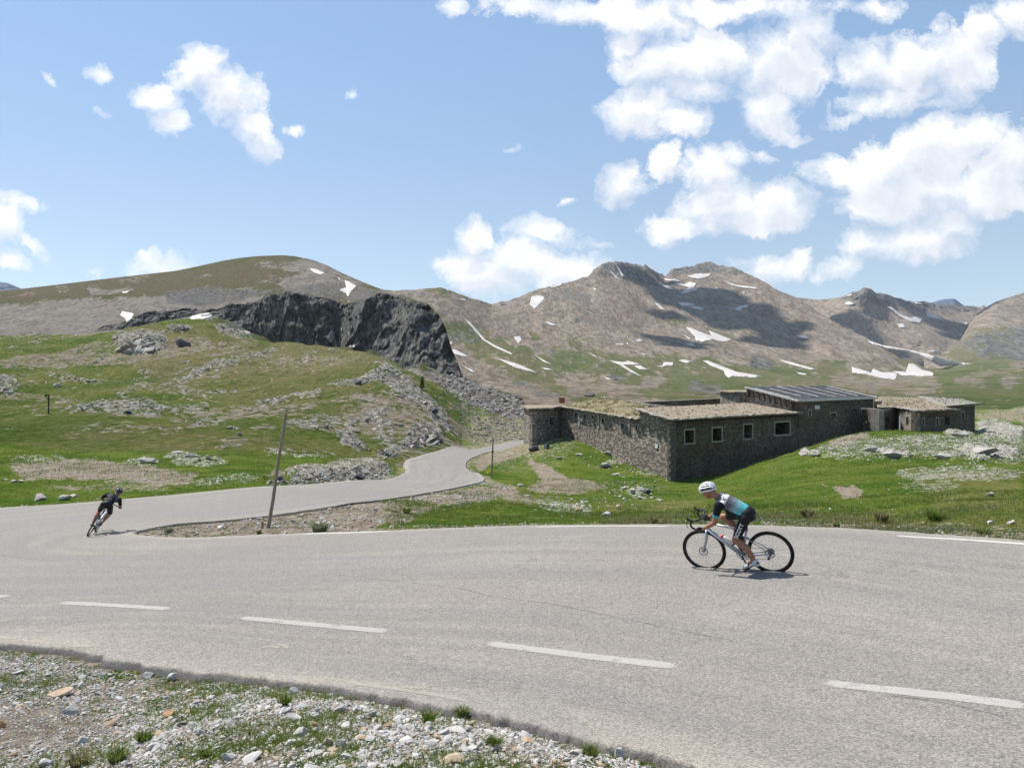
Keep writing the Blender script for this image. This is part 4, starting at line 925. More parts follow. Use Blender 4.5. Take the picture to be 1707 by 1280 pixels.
# pale vertical piers on the flank and corner quoins
for px_ in (966, 998, 1049):
    mb = MB(); s_ = s_of(px_, L1, -ld); c = np.array(Pl(s_, -3.9, -.03)); mb.box(c, np.append(-ld * .14, 0), np.append(np.array([ld[1], -ld[0]]) * .05, 0), (0, 0, .8)); fbuild(mb, 'pier', M_FRAME)
mb = MB()
for k in range(16): mb.box((f0[0] - .02, f0[1] - .04, -3.6 - k * .36), np.append(fd * (.22 if k % 2 else .34), 0), np.append(fi * (.34 if k % 2 else .22), 0), (0, 0, .165))
fbuild(mb, 'quoin', M_STONE3, bevel=.02)
# roofs
def slab(name, P, th, mat, parent=None, rag=.12, sub=26, bumpy=.10, seed=0, attr=(.15,.75,.6,.0)):
    """earth covered slab over four corners (near-left, near-right, far-right, far-left), ragged edge, lumpy top"""
    P = [np.array(p, float) for p in P]; n = sub; g = np.linspace(0, 1, n + 1); V = []
    for v_ in g:
        for u_ in g: V.append((P[0] * (1 - u_) + P[1] * u_) * (1 - v_) + (P[3] * (1 - u_) + P[2] * u_) * v_)
    V = np.array(V); U_, V_ = np.meshgrid(g, g); e = np.minimum(np.minimum(U_, 1 - U_), np.minimum(V_, 1 - V_)).ravel()
    nz = fbm(V * .8, 4, .6, seed=200 + seed); V[:, 2] += bumpy * nz * sstep(0, .12, e) + bumpy * .8 * sstep(0, .1, e)
    c = V.mean(0); ed = e < 1e-6; d = V[ed] - c; d[:, 2] = 0; d /= np.linalg.norm(d, axis=1)[:, None]
    V[ed] += d * (rag * fbm(V[ed] * 1.9, 3, .7, seed=220 + seed))[:, None]; V[ed, 2] += .05 * fbm(V[ed] * 1.4, 3, .7, seed=230 + seed)
    i = np.arange((n + 1) ** 2).reshape(n + 1, n + 1); Ft = np.stack([i[:-1, :-1], i[:-1, 1:], i[1:, 1:], i[1:, :-1]], -1).reshape(-1, 4)
    N = len(V); Lo = V.copy(); Lo[:, 2] -= th; Lo[:, 2] = np.where(e > 1e-6, np.interp(e, [0, 1], [0, 0]) + Lo[:, 2] - .0, Lo[:, 2])
    rim = list(i[0, :]) + list(i[1:, -1]) + list(i[-1, -2::-1]) + list(i[-2:0:-1, 0]); rim = np.array(rim); r2 = np.roll(rim, -1)
    side = np.stack([rim + N, r2 + N, r2, rim], -1); bot = Ft[:, ::-1] + N
    VV = np.vstack([V, Lo]) - fort_off
    o = np_obj(name, VV, np.vstack([Ft, side, bot]), mat, parent or fort, smooth=False, attr={'m': np.tile(np.array(attr), (len(VV), 1))}); return o
def X3(p, z): return np.array([p[0], p[1], z])
nl = np.array([ld[1] * -1, ld[0]])  # outward of the flank (to the left)
nl = -np.array([ld[1], -ld[0]]); 
if nl[0] > 0: nl = -nl
ov = .38
slab('earth_roof', [X3(f0 - fi * ov - fd * .55, -3.20), X3(Bp - fi * ov + fd * .1, -3.06), X3(Bp + fi * 6.0, -2.15), X3(eb + fi * .4 + fd * -.4, -2.35)], .16, M_EARTH, seed=1, attr=(.1, .92, .5, 0))
# wooden rafter ends under the front eave
mb = MB()
for k in range(36):
    s_ = .3 + k * .585; c = f0 + fd * s_ - fi * (ov * .5 - .02); mb.box(X3(c, -3.41), np.append(fd * .09, 0), np.append(fi * (ov * .5 + .07), 0), (0, 0, .075))
fbuild(mb, 'rafter', M_BEAM)
inw = -nl
kf = L1 + ld * .6; 
slab('turf_roof', [X3(kf + nl * .28, -2.52), X3(eb + nl * .28 + ld * -.3, -3.36), X3(eb + inw * 4.4 + ld * 4.5, -2.25), X3(L1 + inw * 6.5 + ld * 1.2, -1.62)], .14, M_EARTH, seed=2, bumpy=.16, attr=(.1, .42, .9, 0))
# long back slab of the flank wing, keeps the wing closed
back_pts = [L1 + ld * .6, L1 + inw * 6.3 + ld * .6, eb + inw * 6.3 + ld * 5, Bp + fi * 5.7, Cp + fi * 6]
mb = MB()
wall(mb, L1 + inw * 6.2 + ld * .5, L1 + ld * .5, -11, -1.75, -2.7); wall(mb, Bp + fi * 5.7, eb + inw * 6 + ld * 3, -11, -2.4, -2.4)
wall(mb, eb + inw * 6 + ld * 3, L1 + inw * 6.2 + ld * .5, -11, -2.3, -1.75)
fbuild(mb, 'back_wall', M_STONE)
# stub at the far left corner with its own slab
E0 = np.array([1.35, 88.5]); E1 = np.array([2.23, 84.0]); E2 = np.array([3.50, 85.0]); 
mb = MB(); wall(mb, E0, E1, -11, -2.8, -2.85); wall(mb, E1, E2, -11, -2.85, -2.85)
de = (L1 - E2) / np.linalg.norm(L1 - E2); wE = [(1.2, 2.3, -4.6, -3.8)]
wall(mb, E2, L1 + ld * .05, -11, -2.85, -2.75, wE); wall(mb, L1 + ld * 1.2, E0 + np.array([.2, 1.0]), -11, -2.8, -2.8)
fbuild(mb, 'corner_stub_wall', M_STONE)
_, _, Pe = wall(MB(), E2, L1, -11, -2.8, -2.8); surround(Pe, wE[0], w=.12, mat=M_CONC, sill=False)
slab('stub_roof', [X3(E1 + (-.45, -.35), -2.66), X3(E2 + (.9, -.2), -2.62), X3(L1 + (.7, 1.2), -2.42), X3(E0 + (-.4, .6), -2.45)], .16, M_EARTH, seed=3, sub=10, bumpy=.05, attr=(.2, .8, .5, 0))
mb = MB(); c = kf + inw * 1.3 + ld * 1.5; mb.box(X3(c, -1.95), (.32, 0, 0), (0, .3, 0), (0, 0, .3)); mb.box(X3(c, -1.63), (.38, 0, 0), (0, .36, 0), (0, 0, .04)); fbuild(mb, 'chimney', M_TERRA, bevel=.02)
# upper block: roof sheets on battens
Ba = Bp + fi * 6.2; Ca = Cp + fi * 6.2
tz = lambda s, r: -1.86 + r * 1.42 + .10 * s  # r up-slope 0..1
mb = MB(); rib = MB(); n_s = 24
for k in range(n_s):
    a = k / n_s; b_ = (k + 1) / n_s; lift = .03 * math.sin(k * 2.1)
    P = [X3(Bp - fd * .25 - fi * .35, tz(0, 0) + .05), X3(Cp + fd * .3 - fi * .35, tz(1, 0) + .05), X3(Ca + fd * .3, tz(1, 1) + .05), X3(Ba - fd * .25, tz(0, 1) + .05)]
    def L_(u_, v_): return (P[0] * (1 - u_) + P[1] * u_) * (1 - v_) + (P[3] * (1 - u_) + P[2] * u_) * v_
    A, B, C2, D2 = L_(a + .003, 0), L_(b_ - .003, 0), L_(b_ - .003, 1), L_(a + .003, 1)
    up_ = np.array([0, 0, .06 + lift]); mb.quad(A + up_, B + up_, C2 + up_, D2 + up_); dn = np.array([0, 0, -.03]); mb.quad(D2 + dn, C2 + dn, B + dn, A + dn)
    mb.quad(A + dn, B + dn, B + up_, A + up_); mb.quad(B + dn, C2 + dn, C2 + up_, B + up_); mb.quad(D2 + dn, A + dn, A + up_, D2 + up_); mb.quad(C2 + dn, D2 + dn, D2 + up_, C2 + up_)
    if k % 4 == 0 or k == n_s - 1: 
        j1, j2 = random.uniform(0, .3), random.uniform(.75, 1); rib.bar(L_(a, j1) + (0, 0, .13), L_(a + random.uniform(-.01, .01), j2) + (0, 0, .13), .13, .08)
up_roof = fbuild(mb, 'sheet_roof', M_SLAT); fbuild(rib, 'batten', M_BATTEN, up_roof)
mb = MB(); mb.bar(L_(0, 0) + (0, 0, -.02), L_(1, 0) + (0, 0, -.02), .2, .2); mb.bar(L_(0, 0) + (0, 0, .0), L_(0, 1) + (0, 0, .0), .22, .2); mb.bar(L_(1, 0), L_(1, 1), .2, .18); mb.bar(L_(0, 1), L_(1, 1), .2, .18); fbuild(mb, 'roof_edge', M_BATTEN, up_roof)
mb = MB(); wall(mb, Ba, Bp, -10, tz(0, 1) - .05, tz(0, 0) - .05); wall(mb, Cp, Ca, -10, tz(1, 0) - .05, tz(1, 1) - .05); wall(mb, Ca, Ba, -10, tz(1, 1) - .05, tz(0, 1) - .05); fbuild(mb, 'upper_side_wall', M_STONE3)
mb = MB()
for k in range(9):
    q_ = Bp + fi * (.4 + k * .68); zt = tz(0, (k * .68 + .4) / 6.2); n3_ = np.array([-fd[0], -fd[1]]); mb.bar(X3(q_ + n3_ * .35, zt - .05), X3(q_ + n3_ * .03, zt - .95), .09, .09)
fbuild(mb, 'bracket', M_BEAM)
# patch of stacked stones on the low roof beside the upper block
# right hand group
D0 = np.array([(1470 - CX) / F * 90, 90.0]); D1 = np.array([(1494 - CX) / F * 97, 97.0]); D2_ = np.array([(1526 - CX) / F * 88, 88.0]); D3 = np.array([(1592 - CX) / F * 93.5, 93.5]); D4 = np.array([(1625 - CX) / F * 99, 99.0]); D5 = np.array([(1600 - CX) / F * 110, 110.0]); D6 = np.array([(1475 - CX) / F * 108, 108.0])
dd1 = (D3 - D2_) / np.linalg.norm(D3 - D2_); dd2 = (D4 - D3) / np.linalg.norm(D4 - D3); dl = (D2_ - D1) / np.linalg.norm(D2_ - D1)
o1 = [win_from(1537,1540.5,698,711,D2_,dd1), win_from(1560.5,1564,697,709,D2_,dd1), win_from(1575,1583,695,708,D2_,dd1)]; o2 = [win_from(1603,1606.5,687,699,D3,dd2)]
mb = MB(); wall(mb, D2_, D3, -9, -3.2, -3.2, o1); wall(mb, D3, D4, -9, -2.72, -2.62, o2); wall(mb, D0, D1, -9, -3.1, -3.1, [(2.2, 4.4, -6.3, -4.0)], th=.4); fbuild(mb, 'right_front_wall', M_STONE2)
ol = [(s_of(1511, D1, dl), s_of(1515, D1, dl), -4.9, -3.9)]
mb = MB(); wall(mb, D1, D2_, -9, -3.1, -3.2, ol); wall(mb, D4, D5, -9, -2.62, -2.5); wall(mb, D5, D6, -9, -2.3, -2.2); wall(mb, D6, Cp + (1.5, 3), -9, -2.2, -2.2); fbuild(mb, 'right_side_wall', M_STONE3)
_, _, Pa = wall(MB(), D2_, D3, -9, -3, -3); _, _, Pb = wall(MB(), D3, D4, -9, -3, -3); _, _, Pc = wall(MB(), D1, D2_, -9, -3, -3)
for o in o1[:2]: surround(Pa, o, w=.13, sill=False)
surround(Pb, o2[0], w=.13, sill=False); surround(Pc, ol[0], w=.13, sill=False)
slab('earth_roof', [X3(D1 + (-.4, -1.2), -2.92), X3(D2_ + (.1, -.5), -3.08), X3(D3 + (.2, -.45), -3.08), X3(D6 + (6, -2), -1.9)], .15, M_EARTH, seed=5, attr=(.15, .9, .5, 0))
slab('earth_roof', [X3(D1 + (-3.4, -2.2), -2.85), X3(D1 + (.4, -1.2), -2.92), X3(D6 + (7, -1.5), -1.85), X3(D6 + (-1.5, 0), -1.75)], .15, M_EARTH, seed=6, attr=(.1, .62, .8, 0))
slab('earth_roof', [X3(D3 + (-1.2, -.3), -2.78), X3(D4 + (.5, -.3), -2.55), X3(D5 + (.5, 0), -2.25), X3(D6 + (4, -1), -1.62)], .15, M_EARTH, seed=7, attr=(.65, .55, .4, 0))
mb = MB(); mb.bar(X3(D4 + (.9, -.5), -2.48), X3(D3 + (-.4, -.6), -2.62), .35, .08); mb.bar(X3(D1 + (-.5, -1.4), -2.98), X3(D2_ + (.1, -.75), -3.16), .25, .12); mb.bar(X3(D2_ + (1, -.5), -3.02), X3(D3 + (0, -.6), -3.02), .3, .08); fbuild(mb, 'eave_board', M_BEAM)
# entrance pier and lean-to between the two blocks
pc = np.array([(1462.5 - CX) / F * 89, 89.0]); mb = MB(); mb.box(X3(pc, -4.8), np.append(fd * .62, 0), np.append(fi * .5, 0), (0, 0, 1.72)); fbuild(mb, 'entrance_pier', M_CONC)
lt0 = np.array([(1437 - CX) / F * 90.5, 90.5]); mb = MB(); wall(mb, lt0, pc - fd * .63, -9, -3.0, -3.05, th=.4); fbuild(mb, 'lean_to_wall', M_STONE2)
slab('lean_to_roof', [X3(lt0 + (-.4, -.5), -2.86), X3(pc + fd * .9 - fi * .7, -2.98), X3(pc + fd * 1.0 + fi * 2.5, -2.85), X3(lt0 + (-.4, 3.2), -2.8)], .16, M_CONC, seed=8, sub=8, bumpy=.03)
# notices
def notice(P, s_, z0, z1, w): 
    mb = MB(); c = np.array(P(s_, (z0 + z1) / 2, -.05)); a = np.array(P(s_ + w / 2, 0, 0)) - np.array(P(s_ - w / 2, 0, 0)); n = np.array(P(0, 0, -.03)) - np.array(P(0, 0, 0)); mb.box(c, a / 2, n, (0, 0, (z1 - z0) / 2)); o = fbuild(mb, 'notice', M_NOTICE); return o
m_ = lambda px, py, p0, d: z_at(py, p0 + d * s_of(px, p0, d))
notice(Pu, s_of(1361.5, Bp, fd), m_(1361, 682, Bp, fd), m_(1361, 675.5, Bp, fd), 1.0)['label'] = 'white painted notice high on the upper front wall'
notice(Pl, s_of(970, L1, -ld), m_(970, 702.5, L1, -ld), m_(970, 697, L1, -ld), .42); notice(Pl, s_of(1095, L1, -ld), m_(1095, 747, L1, -ld), m_(1095, 740, L1, -ld), .40)
# rear hut with red window, and the long rear wall
H0 = np.array([(1228 - CX) / F * 97, 97.0]); H1 = np.array([(1283 - CX) / F * 100, 100.0]); dh = (H1 - H0) / np.linalg.norm(H1 - H0); oh = [win_from(1244,1252,659,667.5,H0,dh)]
mb = MB(); wall(mb, H0, H1, -8, -1.15, -1.2, oh); wall(mb, H0 + (-1, 4), H0, -8, -1.05, -1.15); wall(mb, H1, H1 + (-1, 4), -8, -1.2, -1.1); wall(mb, H1 + (-1, 4), H0 + (-1, 4), -8, -1.1, -1.05); hut = fbuild(mb, 'rear_room_wall', M_STONE3)
_, _, Ph = wall(MB(), H0, H1, -8, -1, -1); fr = surround(Ph, oh[0], w=.12, mat=M_REDP, sill=True, bars=1, label='red framed window of the rear room')
slab('rear_room_roof', [X3(H0 + (-.5, -.4), -.98), X3(H1 + (.8, -.4), -1.06), X3(H1 + (0, 4.4), -.85), X3(H0 + (-1.4, 4.4), -.82)], .14, M_EARTH, seed=9, sub=10, bumpy=.05)
w0 = np.array([(1060 - CX) / F * 98, 98.0]); w1 = np.array([(1228 - CX) / F * 104, 104.0])
rw = empty('boundary_wall', (w0[0], w0[1], -8)); mb = MB(); wall(mb, w0, w1, -10, -2.42, -1.92)
mb.v = [tuple(np.array(p) - np.array(rw.location)) for p in mb.v]; mb.build('wall_body', M_STONE, rw)
mb = MB(); mb.bar(X3(w0, -2.38) - np.array(rw.location), X3(w1, -1.88) - np.array(rw.location), .8, .12); mb.build('coping', M_CONC, rw)
tag(rw, 'long thin stone wall with pale coping running behind the barracks roof', 'wall')

# loose stones and tufts lying on the roofs, broken eave slabs
def roof_pts(P, n, seed):
    r = np.random.default_rng(seed); u_, v_ = r.uniform(.03, .97, n)[:, None], r.uniform(.03, .97, n)[:, None]; P = [np.array(p, float) for p in P]
    return (P[0] * (1 - u_) + P[1] * u_) * (1 - v_) + (P[3] * (1 - u_) + P[2] * u_) * v_
ROOFS = {'a': [X3(f0 - fi * ov - fd * .55, -3.14), X3(Bp - fi * ov + fd * .1, -3.0), X3(Bp + fi * 6.0, -2.1), X3(eb + fi * .4 + fd * -.4, -2.3)],
 'b': [X3(kf + nl * .28, -2.46), X3(eb + nl * .28 + ld * -.3, -3.3), X3(eb + inw * 4.4 + ld * 4.5, -2.2), X3(L1 + inw * 6.5 + ld * 1.2, -1.55)],
 'c': [X3(D1 + (-.4, -1.2), -2.84), X3(D2_ + (.1, -.5), -3.0), X3(D3 + (.2, -.45), -3.0), X3(D6 + (6, -2), -1.82)], 'd': [X3(D1 + (-3.4, -2.2), -2.77), X3(D1 + (.4, -1.2), -2.84), X3(D6 + (7, -1.5), -1.77), X3(D6 + (-1.5, 0), -1.67)],
 'e': [X3(D3 + (-1.2, -.3), -2.70), X3(D4 + (.5, -.3), -2.47), X3(D5 + (.5, 0), -2.17), X3(D6 + (4, -1), -1.54)]}
M_SLABST = simple_mat('loose_roof_stone', (.40, .37, .33), (.20, .18, .155), 1.5, bd=.03)
mb = MB(); rs = np.random.default_rng(501)
def edge_slabs(a, b_, n, w, out_=.12):
    a, b_ = np.array(a, float), np.array(b_, float); d = (b_ - a); L = np.linalg.norm(d); d /= L; nn_ = np.array([d[1], -d[0], 0])
    for k in range(n):
        if rs.uniform() < .12: continue
        c = a + d * L * (k + .5 + rs.uniform(-.2, .2)) / n + nn_ * rs.uniform(-.05, out_) + np.array([0, 0, rs.uniform(-.03, .05)]); q = rs.uniform(-.12, .12); dd_ = d * math.cos(q) + nn_ * math.sin(q); n2 = np.cross((0, 0, 1), dd_)
        mb.box(c, dd_ * L / n * rs.uniform(.35, .52), n2 * w * rs.uniform(.4, .7), (rs.uniform(-.03, .03), 0, .035))
edge_slabs(ROOFS['a'][0] + (0, 0, -.06), ROOFS['a'][1] + (0, 0, -.06), 44, .5); edge_slabs(ROOFS['b'][0] + (0, 0, -.07), ROOFS['b'][1] + (0, 0, -.07), 20, .45, .1); edge_slabs(ROOFS['b'][3], ROOFS['b'][2], 16, .5); edge_slabs(ROOFS['a'][3] + (0, 0, -.05), ROOFS['a'][0] + (0, 0, -.05), 10, .5)
edge_slabs(ROOFS['c'][0] + (0, 0, -.05), ROOFS['c'][1] + (0, 0, -.05), 12, .5); edge_slabs(ROOFS['c'][1] + (0, 0, -.05), ROOFS['c'][2] + (0, 0, -.05), 16, .6, .3); edge_slabs(ROOFS['e'][0], ROOFS['e'][1], 10, .6, .3); edge_slabs(ROOFS['e'][3], ROOFS['e'][2], 14, .7); edge_slabs(ROOFS['d'][3], ROOFS['d'][2], 14, .6)
o_ = fbuild(mb, 'eave_slabs', M_SLABST); o_['kind'] = 'stuff'
HAZE = 4.6e-5
# ------------------------------------------------------------------ stones
def rock_template(level, seed, cuts=9, flat=.0):
    bm = bmesh.new(); bmesh.ops.create_icosphere(bm, subdivisions=level, radius=1.0)
    V = np.array([v.co[:] for v in bm.verts]); Fc = np.array([[v.index for v in f.verts] for f in bm.faces]); bm.free()
    r = np.random.default_rng(seed)
    for _ in range(cuts):   # break faces off with planes
        n = r.normal(size=3); n /= np.linalg.norm(n); h = r.uniform(.42, .8); d = V @ n; over = d > h; V[over] -= np.outer(d[over] - h, n)
    V += .07 * (fbm(V * 1.7 + seed, 3, .6, seed=seed)[:, None]) * V
    if level > 2: V += .035 * fbm(V * 6 + seed, 3, .6, seed=seed + 1)[:, None] * V
    return V, Fc
TPL = {l: [rock_template(l, 300 + k + 50 * l, cuts=13) for k in range(10)] for l in (1, 2)}
def scatter_rocks(name, P, size, mat, level=1, seed=0, aspect=(.7, 1.3, .35, .75), sink=.25, tint=None, parent=None):
    r = np.random.default_rng(seed); P = np.asarray(P); n = len(P); Vs, Fs, As = [], [], []; off = 0
    which = r.integers(0, 10, n)
    for k in range(10):
        m = which == k
        if not m.any(): continue
        V, Fc = TPL[level][k]; c = m.sum(); sx = size[m] * r.uniform(aspect[0], aspect[1], c); sy = size[m] * r.uniform(.6, 1.0, c); sz = size[m] * r.uniform(aspect[2], aspect[3], c)
        a = r.uniform(0, 6.28, c); W = V[None] * np.stack([sx, sy, sz], 1)[:, None, :]
        tl = r.normal(0, .25, (c, 2)); W[..., 2] += W[..., 0] * tl[:, :1] + W[..., 1] * tl[:, 1:]
        X = W[..., 0] * np.cos(a)[:, None] - W[..., 1] * np.sin(a)[:, None]; Y = W[..., 0] * np.sin(a)[:, None] + W[..., 1] * np.cos(a)[:, None]
        W = np.stack([X, Y, W[..., 2]], -1) + P[m][:, None, :]; W[..., 2] += (sz * (1 - 2 * sink))[:, None] * .5
        Vs.append(W.reshape(-1, 3)); Fs.append((Fc[None] + (np.arange(c) * len(V))[:, None, None] + off).reshape(-1, 3)); off += c * len(V)
        tt = r.uniform(0, 1, (c, 3)) if tint is None else tint(P[m], r, c); As.append(np.repeat(tt, len(V), 0))
    return np_obj(name, np.vstack(Vs), np.vstack(Fs), mat, smooth=False, attr={'m': np.vstack(As)}, parent=parent)
def rock_mat(name, c1, c2, c3, s=18, bd=.01):
    m, t, b = new_mat(name, .9, .15); P = t.coords('Object'); at = t.add('ShaderNodeAttribute', attribute_name='m'); sp = t.add('ShaderNodeSeparateColor'); t.link(at.outputs['Color'], sp.inputs[0])
    n = t.noise(P, s, 6, .7).outputs[0]; n2 = t.noise(P, s * .25, 4, .6).outputs[0]
    c = t.mix(sp.outputs[0], c1, c2); c = t.mix(t.ramp(sp.outputs[1], .78, .92), c, c3)
    c = t.vmath('SCALE', c, t.ramp(n, .25, .75, .75, 1.2, False)); c = t.mix(t.math('MULTIPLY', t.ramp(n2, .5, .7), .35), c, (.13, .12, .10))
    t.link(c, b.inputs['Base Color']); t.link(t.bump(n, .5, bd), b.inputs['Normal']); return m
M_PEB = rock_mat('limestone_pebbles', (.30, .285, .27), (.50, .48, .45), (.36, .26, .17), 22)
M_HROCK = rock_mat('hill_limestone', (.17, .16, .14), (.36, .34, .30), (.24, .20, .15), 1.2, .08)
M_SCREE = rock_mat('scree_blocks', (.15, .138, .125), (.30, .275, .245), (.16, .14, .12), .8, .1)

def ring_pts(n, px0, px1, d0, d1, seed, dens=None):
    """random points on the ground sheet, uniform in area"""
    r = np.random.default_rng(seed); d = np.sqrt(r.uniform(d0 ** 2, d1 ** 2, n)); u = r.uniform(px0, px1, n); X = (u - CX) / F * d
    sd_ = road_sd(X, d); Z = gz_np(X, d); py = CY - F * Z / d
    return np.stack([X, d, Z], 1), sd_, u, py
# verge in front of the camera
P, sd_, u, py = ring_pts(230000, -120, 1330, 3.9, 11.5, 11)
side = (sd_ > .10) & (P[:, 1] < 10.3 + .0 * u) & (py > 1060)
clump = fbm(np.stack([P[:, 0] * 1.1, P[:, 1] * 1.1, P[:, 2] * 0], 1), 4, .6, seed=400); clump2 = fbm(P * 3.1, 3, .6, seed=402)
earthy = regions(u, py, [(1, 25, [(-90,1150),(60,1168),(180,1195),(200,1225),(120,1250),(-90,1262)])], 10, .05, 3)
r_ = np.random.default_rng(5); q_ = r_.uniform(0, 1, len(P))
m1_ = side & (q_ < np.clip(.72 + .9 * clump, .2, 1) * (1 - .2 * earthy))
sz = np.exp(r_.normal(math.log(.0105), .5, len(P))) * (1 - .25 * earthy)
tag(scatter_rocks('gravel', P[m1_], np.clip(sz[m1_], .004, .045), M_PEB, 1, 12), kind='stuff')
P2_, sd2, u2, py2 = ring_pts(5200, -120, 1300, 3.9, 11.5, 13); cl = fbm(np.stack([P2_[:, 0] * 1.3, P2_[:, 1] * 1.3, P2_[:, 2] * 0], 1), 3, .6, seed=404)
ear2 = regions(u2, py2, [(1, 25, [(-90,1150),(60,1168),(180,1195),(200,1225),(120,1250),(-90,1262)])], 10, .05, 3)
m2_ = (sd2 > .16) & (py2 > 1060) & (r_.uniform(0, 1, len(P2_)) < np.clip(.42 + 1.2 * cl, .04, 1) * (1 - .85 * ear2)); sz2 = np.exp(r_.normal(math.log(.034), .34, len(P2_)))
tag(scatter_rocks('gravel', P2_[m2_], np.clip(sz2[m2_], .02, .075), M_PEB, 2, 14), kind='stuff')
# grit and loose stones along the far edges of the road and on the island
def road_side(n, px0, px1, d0, d1, seed, lo, hi, smin, smax, poly=None, keep=.8, mat=M_PEB, name='gravel', level=1):
    P, sd_, u, py = ring_pts(n, px0, px1, d0, d1, seed); r = np.random.default_rng(seed + 1)
    m = (sd_ > lo) & (sd_ < hi) & (r.uniform(0, 1, n) < keep * np.clip(.55 + 1.2 * fbm(P * np.array([.8, .8, 0]), 3, .6, seed=seed), 0, 1))
    if poly is not None: m &= regions(u, py, [(1, 4, p) for p in poly], 5, .06, seed) > r.uniform(.15, .9, n)
    s = np.exp(r.uniform(math.log(smin), math.log(smax), n)); s = np.where(r.uniform(0, 1, n) < .9, s * .6, s)
    return tag(scatter_rocks(name, P[m], s[m], mat, level, seed + 2), kind='stuff')
ISL = [(222,900),(222,884),(300,866),(450,852),(640,830),(800,800),(850,815),(820,835),(700,860),(660,885),(600,902),(300,905)]
road_side(26000, 200, 900, 17, 60, 21, .05, 9, .02, .16, [ISL])
road_side(16000, 640, 1760, 12, 21, 23, .05, 1.5, .012, .07, None, .8)
road_side(9000, -50, 700, 28, 60, 25, .05, 1.6, .03, .14, None, .8)
road_side(9000, 20, 340, 38, 62, 27, 1, 60, .03, .14, [[(10,775),(60,768),(160,766),(250,776),(330,792),(310,808),(40,798)]], .7)
# pale stones and little white flowers in the meadow
road_side(15000, 870, 1760, 17, 66, 29, 1.2, 90, .02, .085, None, .22)
MOUND = [(1340,752),(1440,726),(1540,724),(1707,718),(1760,770),(1600,775),(1500,768),(1400,770)]
road_side(14000, 1330, 1760, 34, 98, 31, 2, 90, 0.04, .2, [MOUND], .5)
road_side(6000, 850, 1130, 22, 88, 33, 1, 90, .04, .26, [[(930,745),(1000,745),(1120,800),(1100,830),(980,860),(880,850),(900,830),(1010,830),(1000,790)]], .45)
BANK = [(430,808),(478,796),(560,782),(610,774),(652,772),(656,786),(648,800),(600,804),(520,808)]
road_side(16000, 420, 665, 36, 60, 35, .2, 40, .06, .34, [BANK], .55, M_HROCK, 'rubble', 2)
P, sd_, u, py = ring_pts(90000, -60, 800, 45, 330, 37); mk = regions(u, py, ROCK_G[:32], 9, .06, 2); r_ = np.random.default_rng(38)
m = (mk * 1.0 * np.clip(.75 + 1.6 * fbm(P * np.array([.12, .12, 0]), 3, .6, seed=91), 0, 1.3) > r_.uniform(.25, 1.5, len(P))) & (sd_ > 1); s = np.exp(r_.uniform(math.log(.10), math.log(.62), len(P))) * (P[:, 1] / 140) ** .6
tag(scatter_rocks('rubble', P[m], s[m], M_HROCK, 1, 39, aspect=(.9, 2.0, .22, .5), sink=.42), kind='stuff')
m = (r_.uniform(0, 1, len(P)) < .03) & (sd_ > 1.5); tag(scatter_rocks('rubble', P[m], s[m] * .5, M_HROCK, 1, 40), kind='stuff')
road_side(26000, 735, 912, 112, 330, 451, 1.5, 200, .18, .75, [[(752,655),(790,655),(905,700),(905,738),(880,734),(830,738),(790,738),(765,705)]], .8, M_SCREE, 'scree')
# block field under the cliff
rs = np.random.default_rng(41); n_ = 15000; uu = rs.uniform(640, 905, n_); vv = rs.uniform(600, 742, n_)
mk = regions(uu, vv, [(1, 6, [(650,606),(700,616),(772,632),(860,662),(905,692),(905,740),(840,745),(790,722),(745,672),(700,640)])], 8, .05, 42); mk *= np.clip(.7 + 1.3 * fbm(np.stack([uu * .02, vv * .04, uu * 0], 1), 3, seed=43), .1, 1)
k_ = mk > rs.uniform(.1, 1, n_); TP = cm.at(uu[k_], vv[k_]); s = np.exp(rs.uniform(math.log(.25), math.log(1.5), k_.sum())) * (TP[:, 1] / 250) ** .6
tag(scatter_rocks('scree', TP, s, M_SCREE, 1, 44), kind='stuff')

# ------------------------------------------------------------------ single boulders and outcrops
def boulder_mat(name, c1, c2, s, bd, streak=(1, 1, 3)):
    m, t, b = new_mat(name, .92, .12); P = t.coords('Object'); Q = t.vmath('MULTIPLY', P, streak)
    n = t.noise(Q, s, 8, .7).outputs[0]; n2 = t.noise(Q, s * 4, 6, .7).outputs[0]; c = t.mix(t.ramp(n, .36, .62), c1, c2); c = t.mix(t.ramp(n2, .58, .7), c, tuple(x * .45 for x in c1))
    t.link(c, b.inputs['Base Color']); t.link(t.bump(t.math('ADD', n, t.math('MULTIPLY', n2, .5)), .8, bd), b.inputs['Normal']); return m
BM = {'white': boulder_mat('white_limestone', (.38, .37, .35), (.56, .55, .53), 9, .012), 'grey': boulder_mat('grey_limestone', (.28, .268, .25), (.46, .445, .42), 9, .012),
      'tan': boulder_mat('tan_stone', (.32, .24, .165), (.48, .39, .28), 9, .012), 'rust': boulder_mat('rusty_stone', (.30, .17, .09), (.42, .28, .17), 9, .012),
      'pale': boulder_mat('pale_bedrock', (.28, .26, .23), (.45, .42, .37), 1.3, .06), 'dark': boulder_mat('dark_rock', (.05, .05, .055), (.13, .13, .135), 1.3, .06), 'out': boulder_mat('craggy_limestone', (.15, .14, .12), (.40, .37, .32), .5, .25, (1, 1, 2.5))}
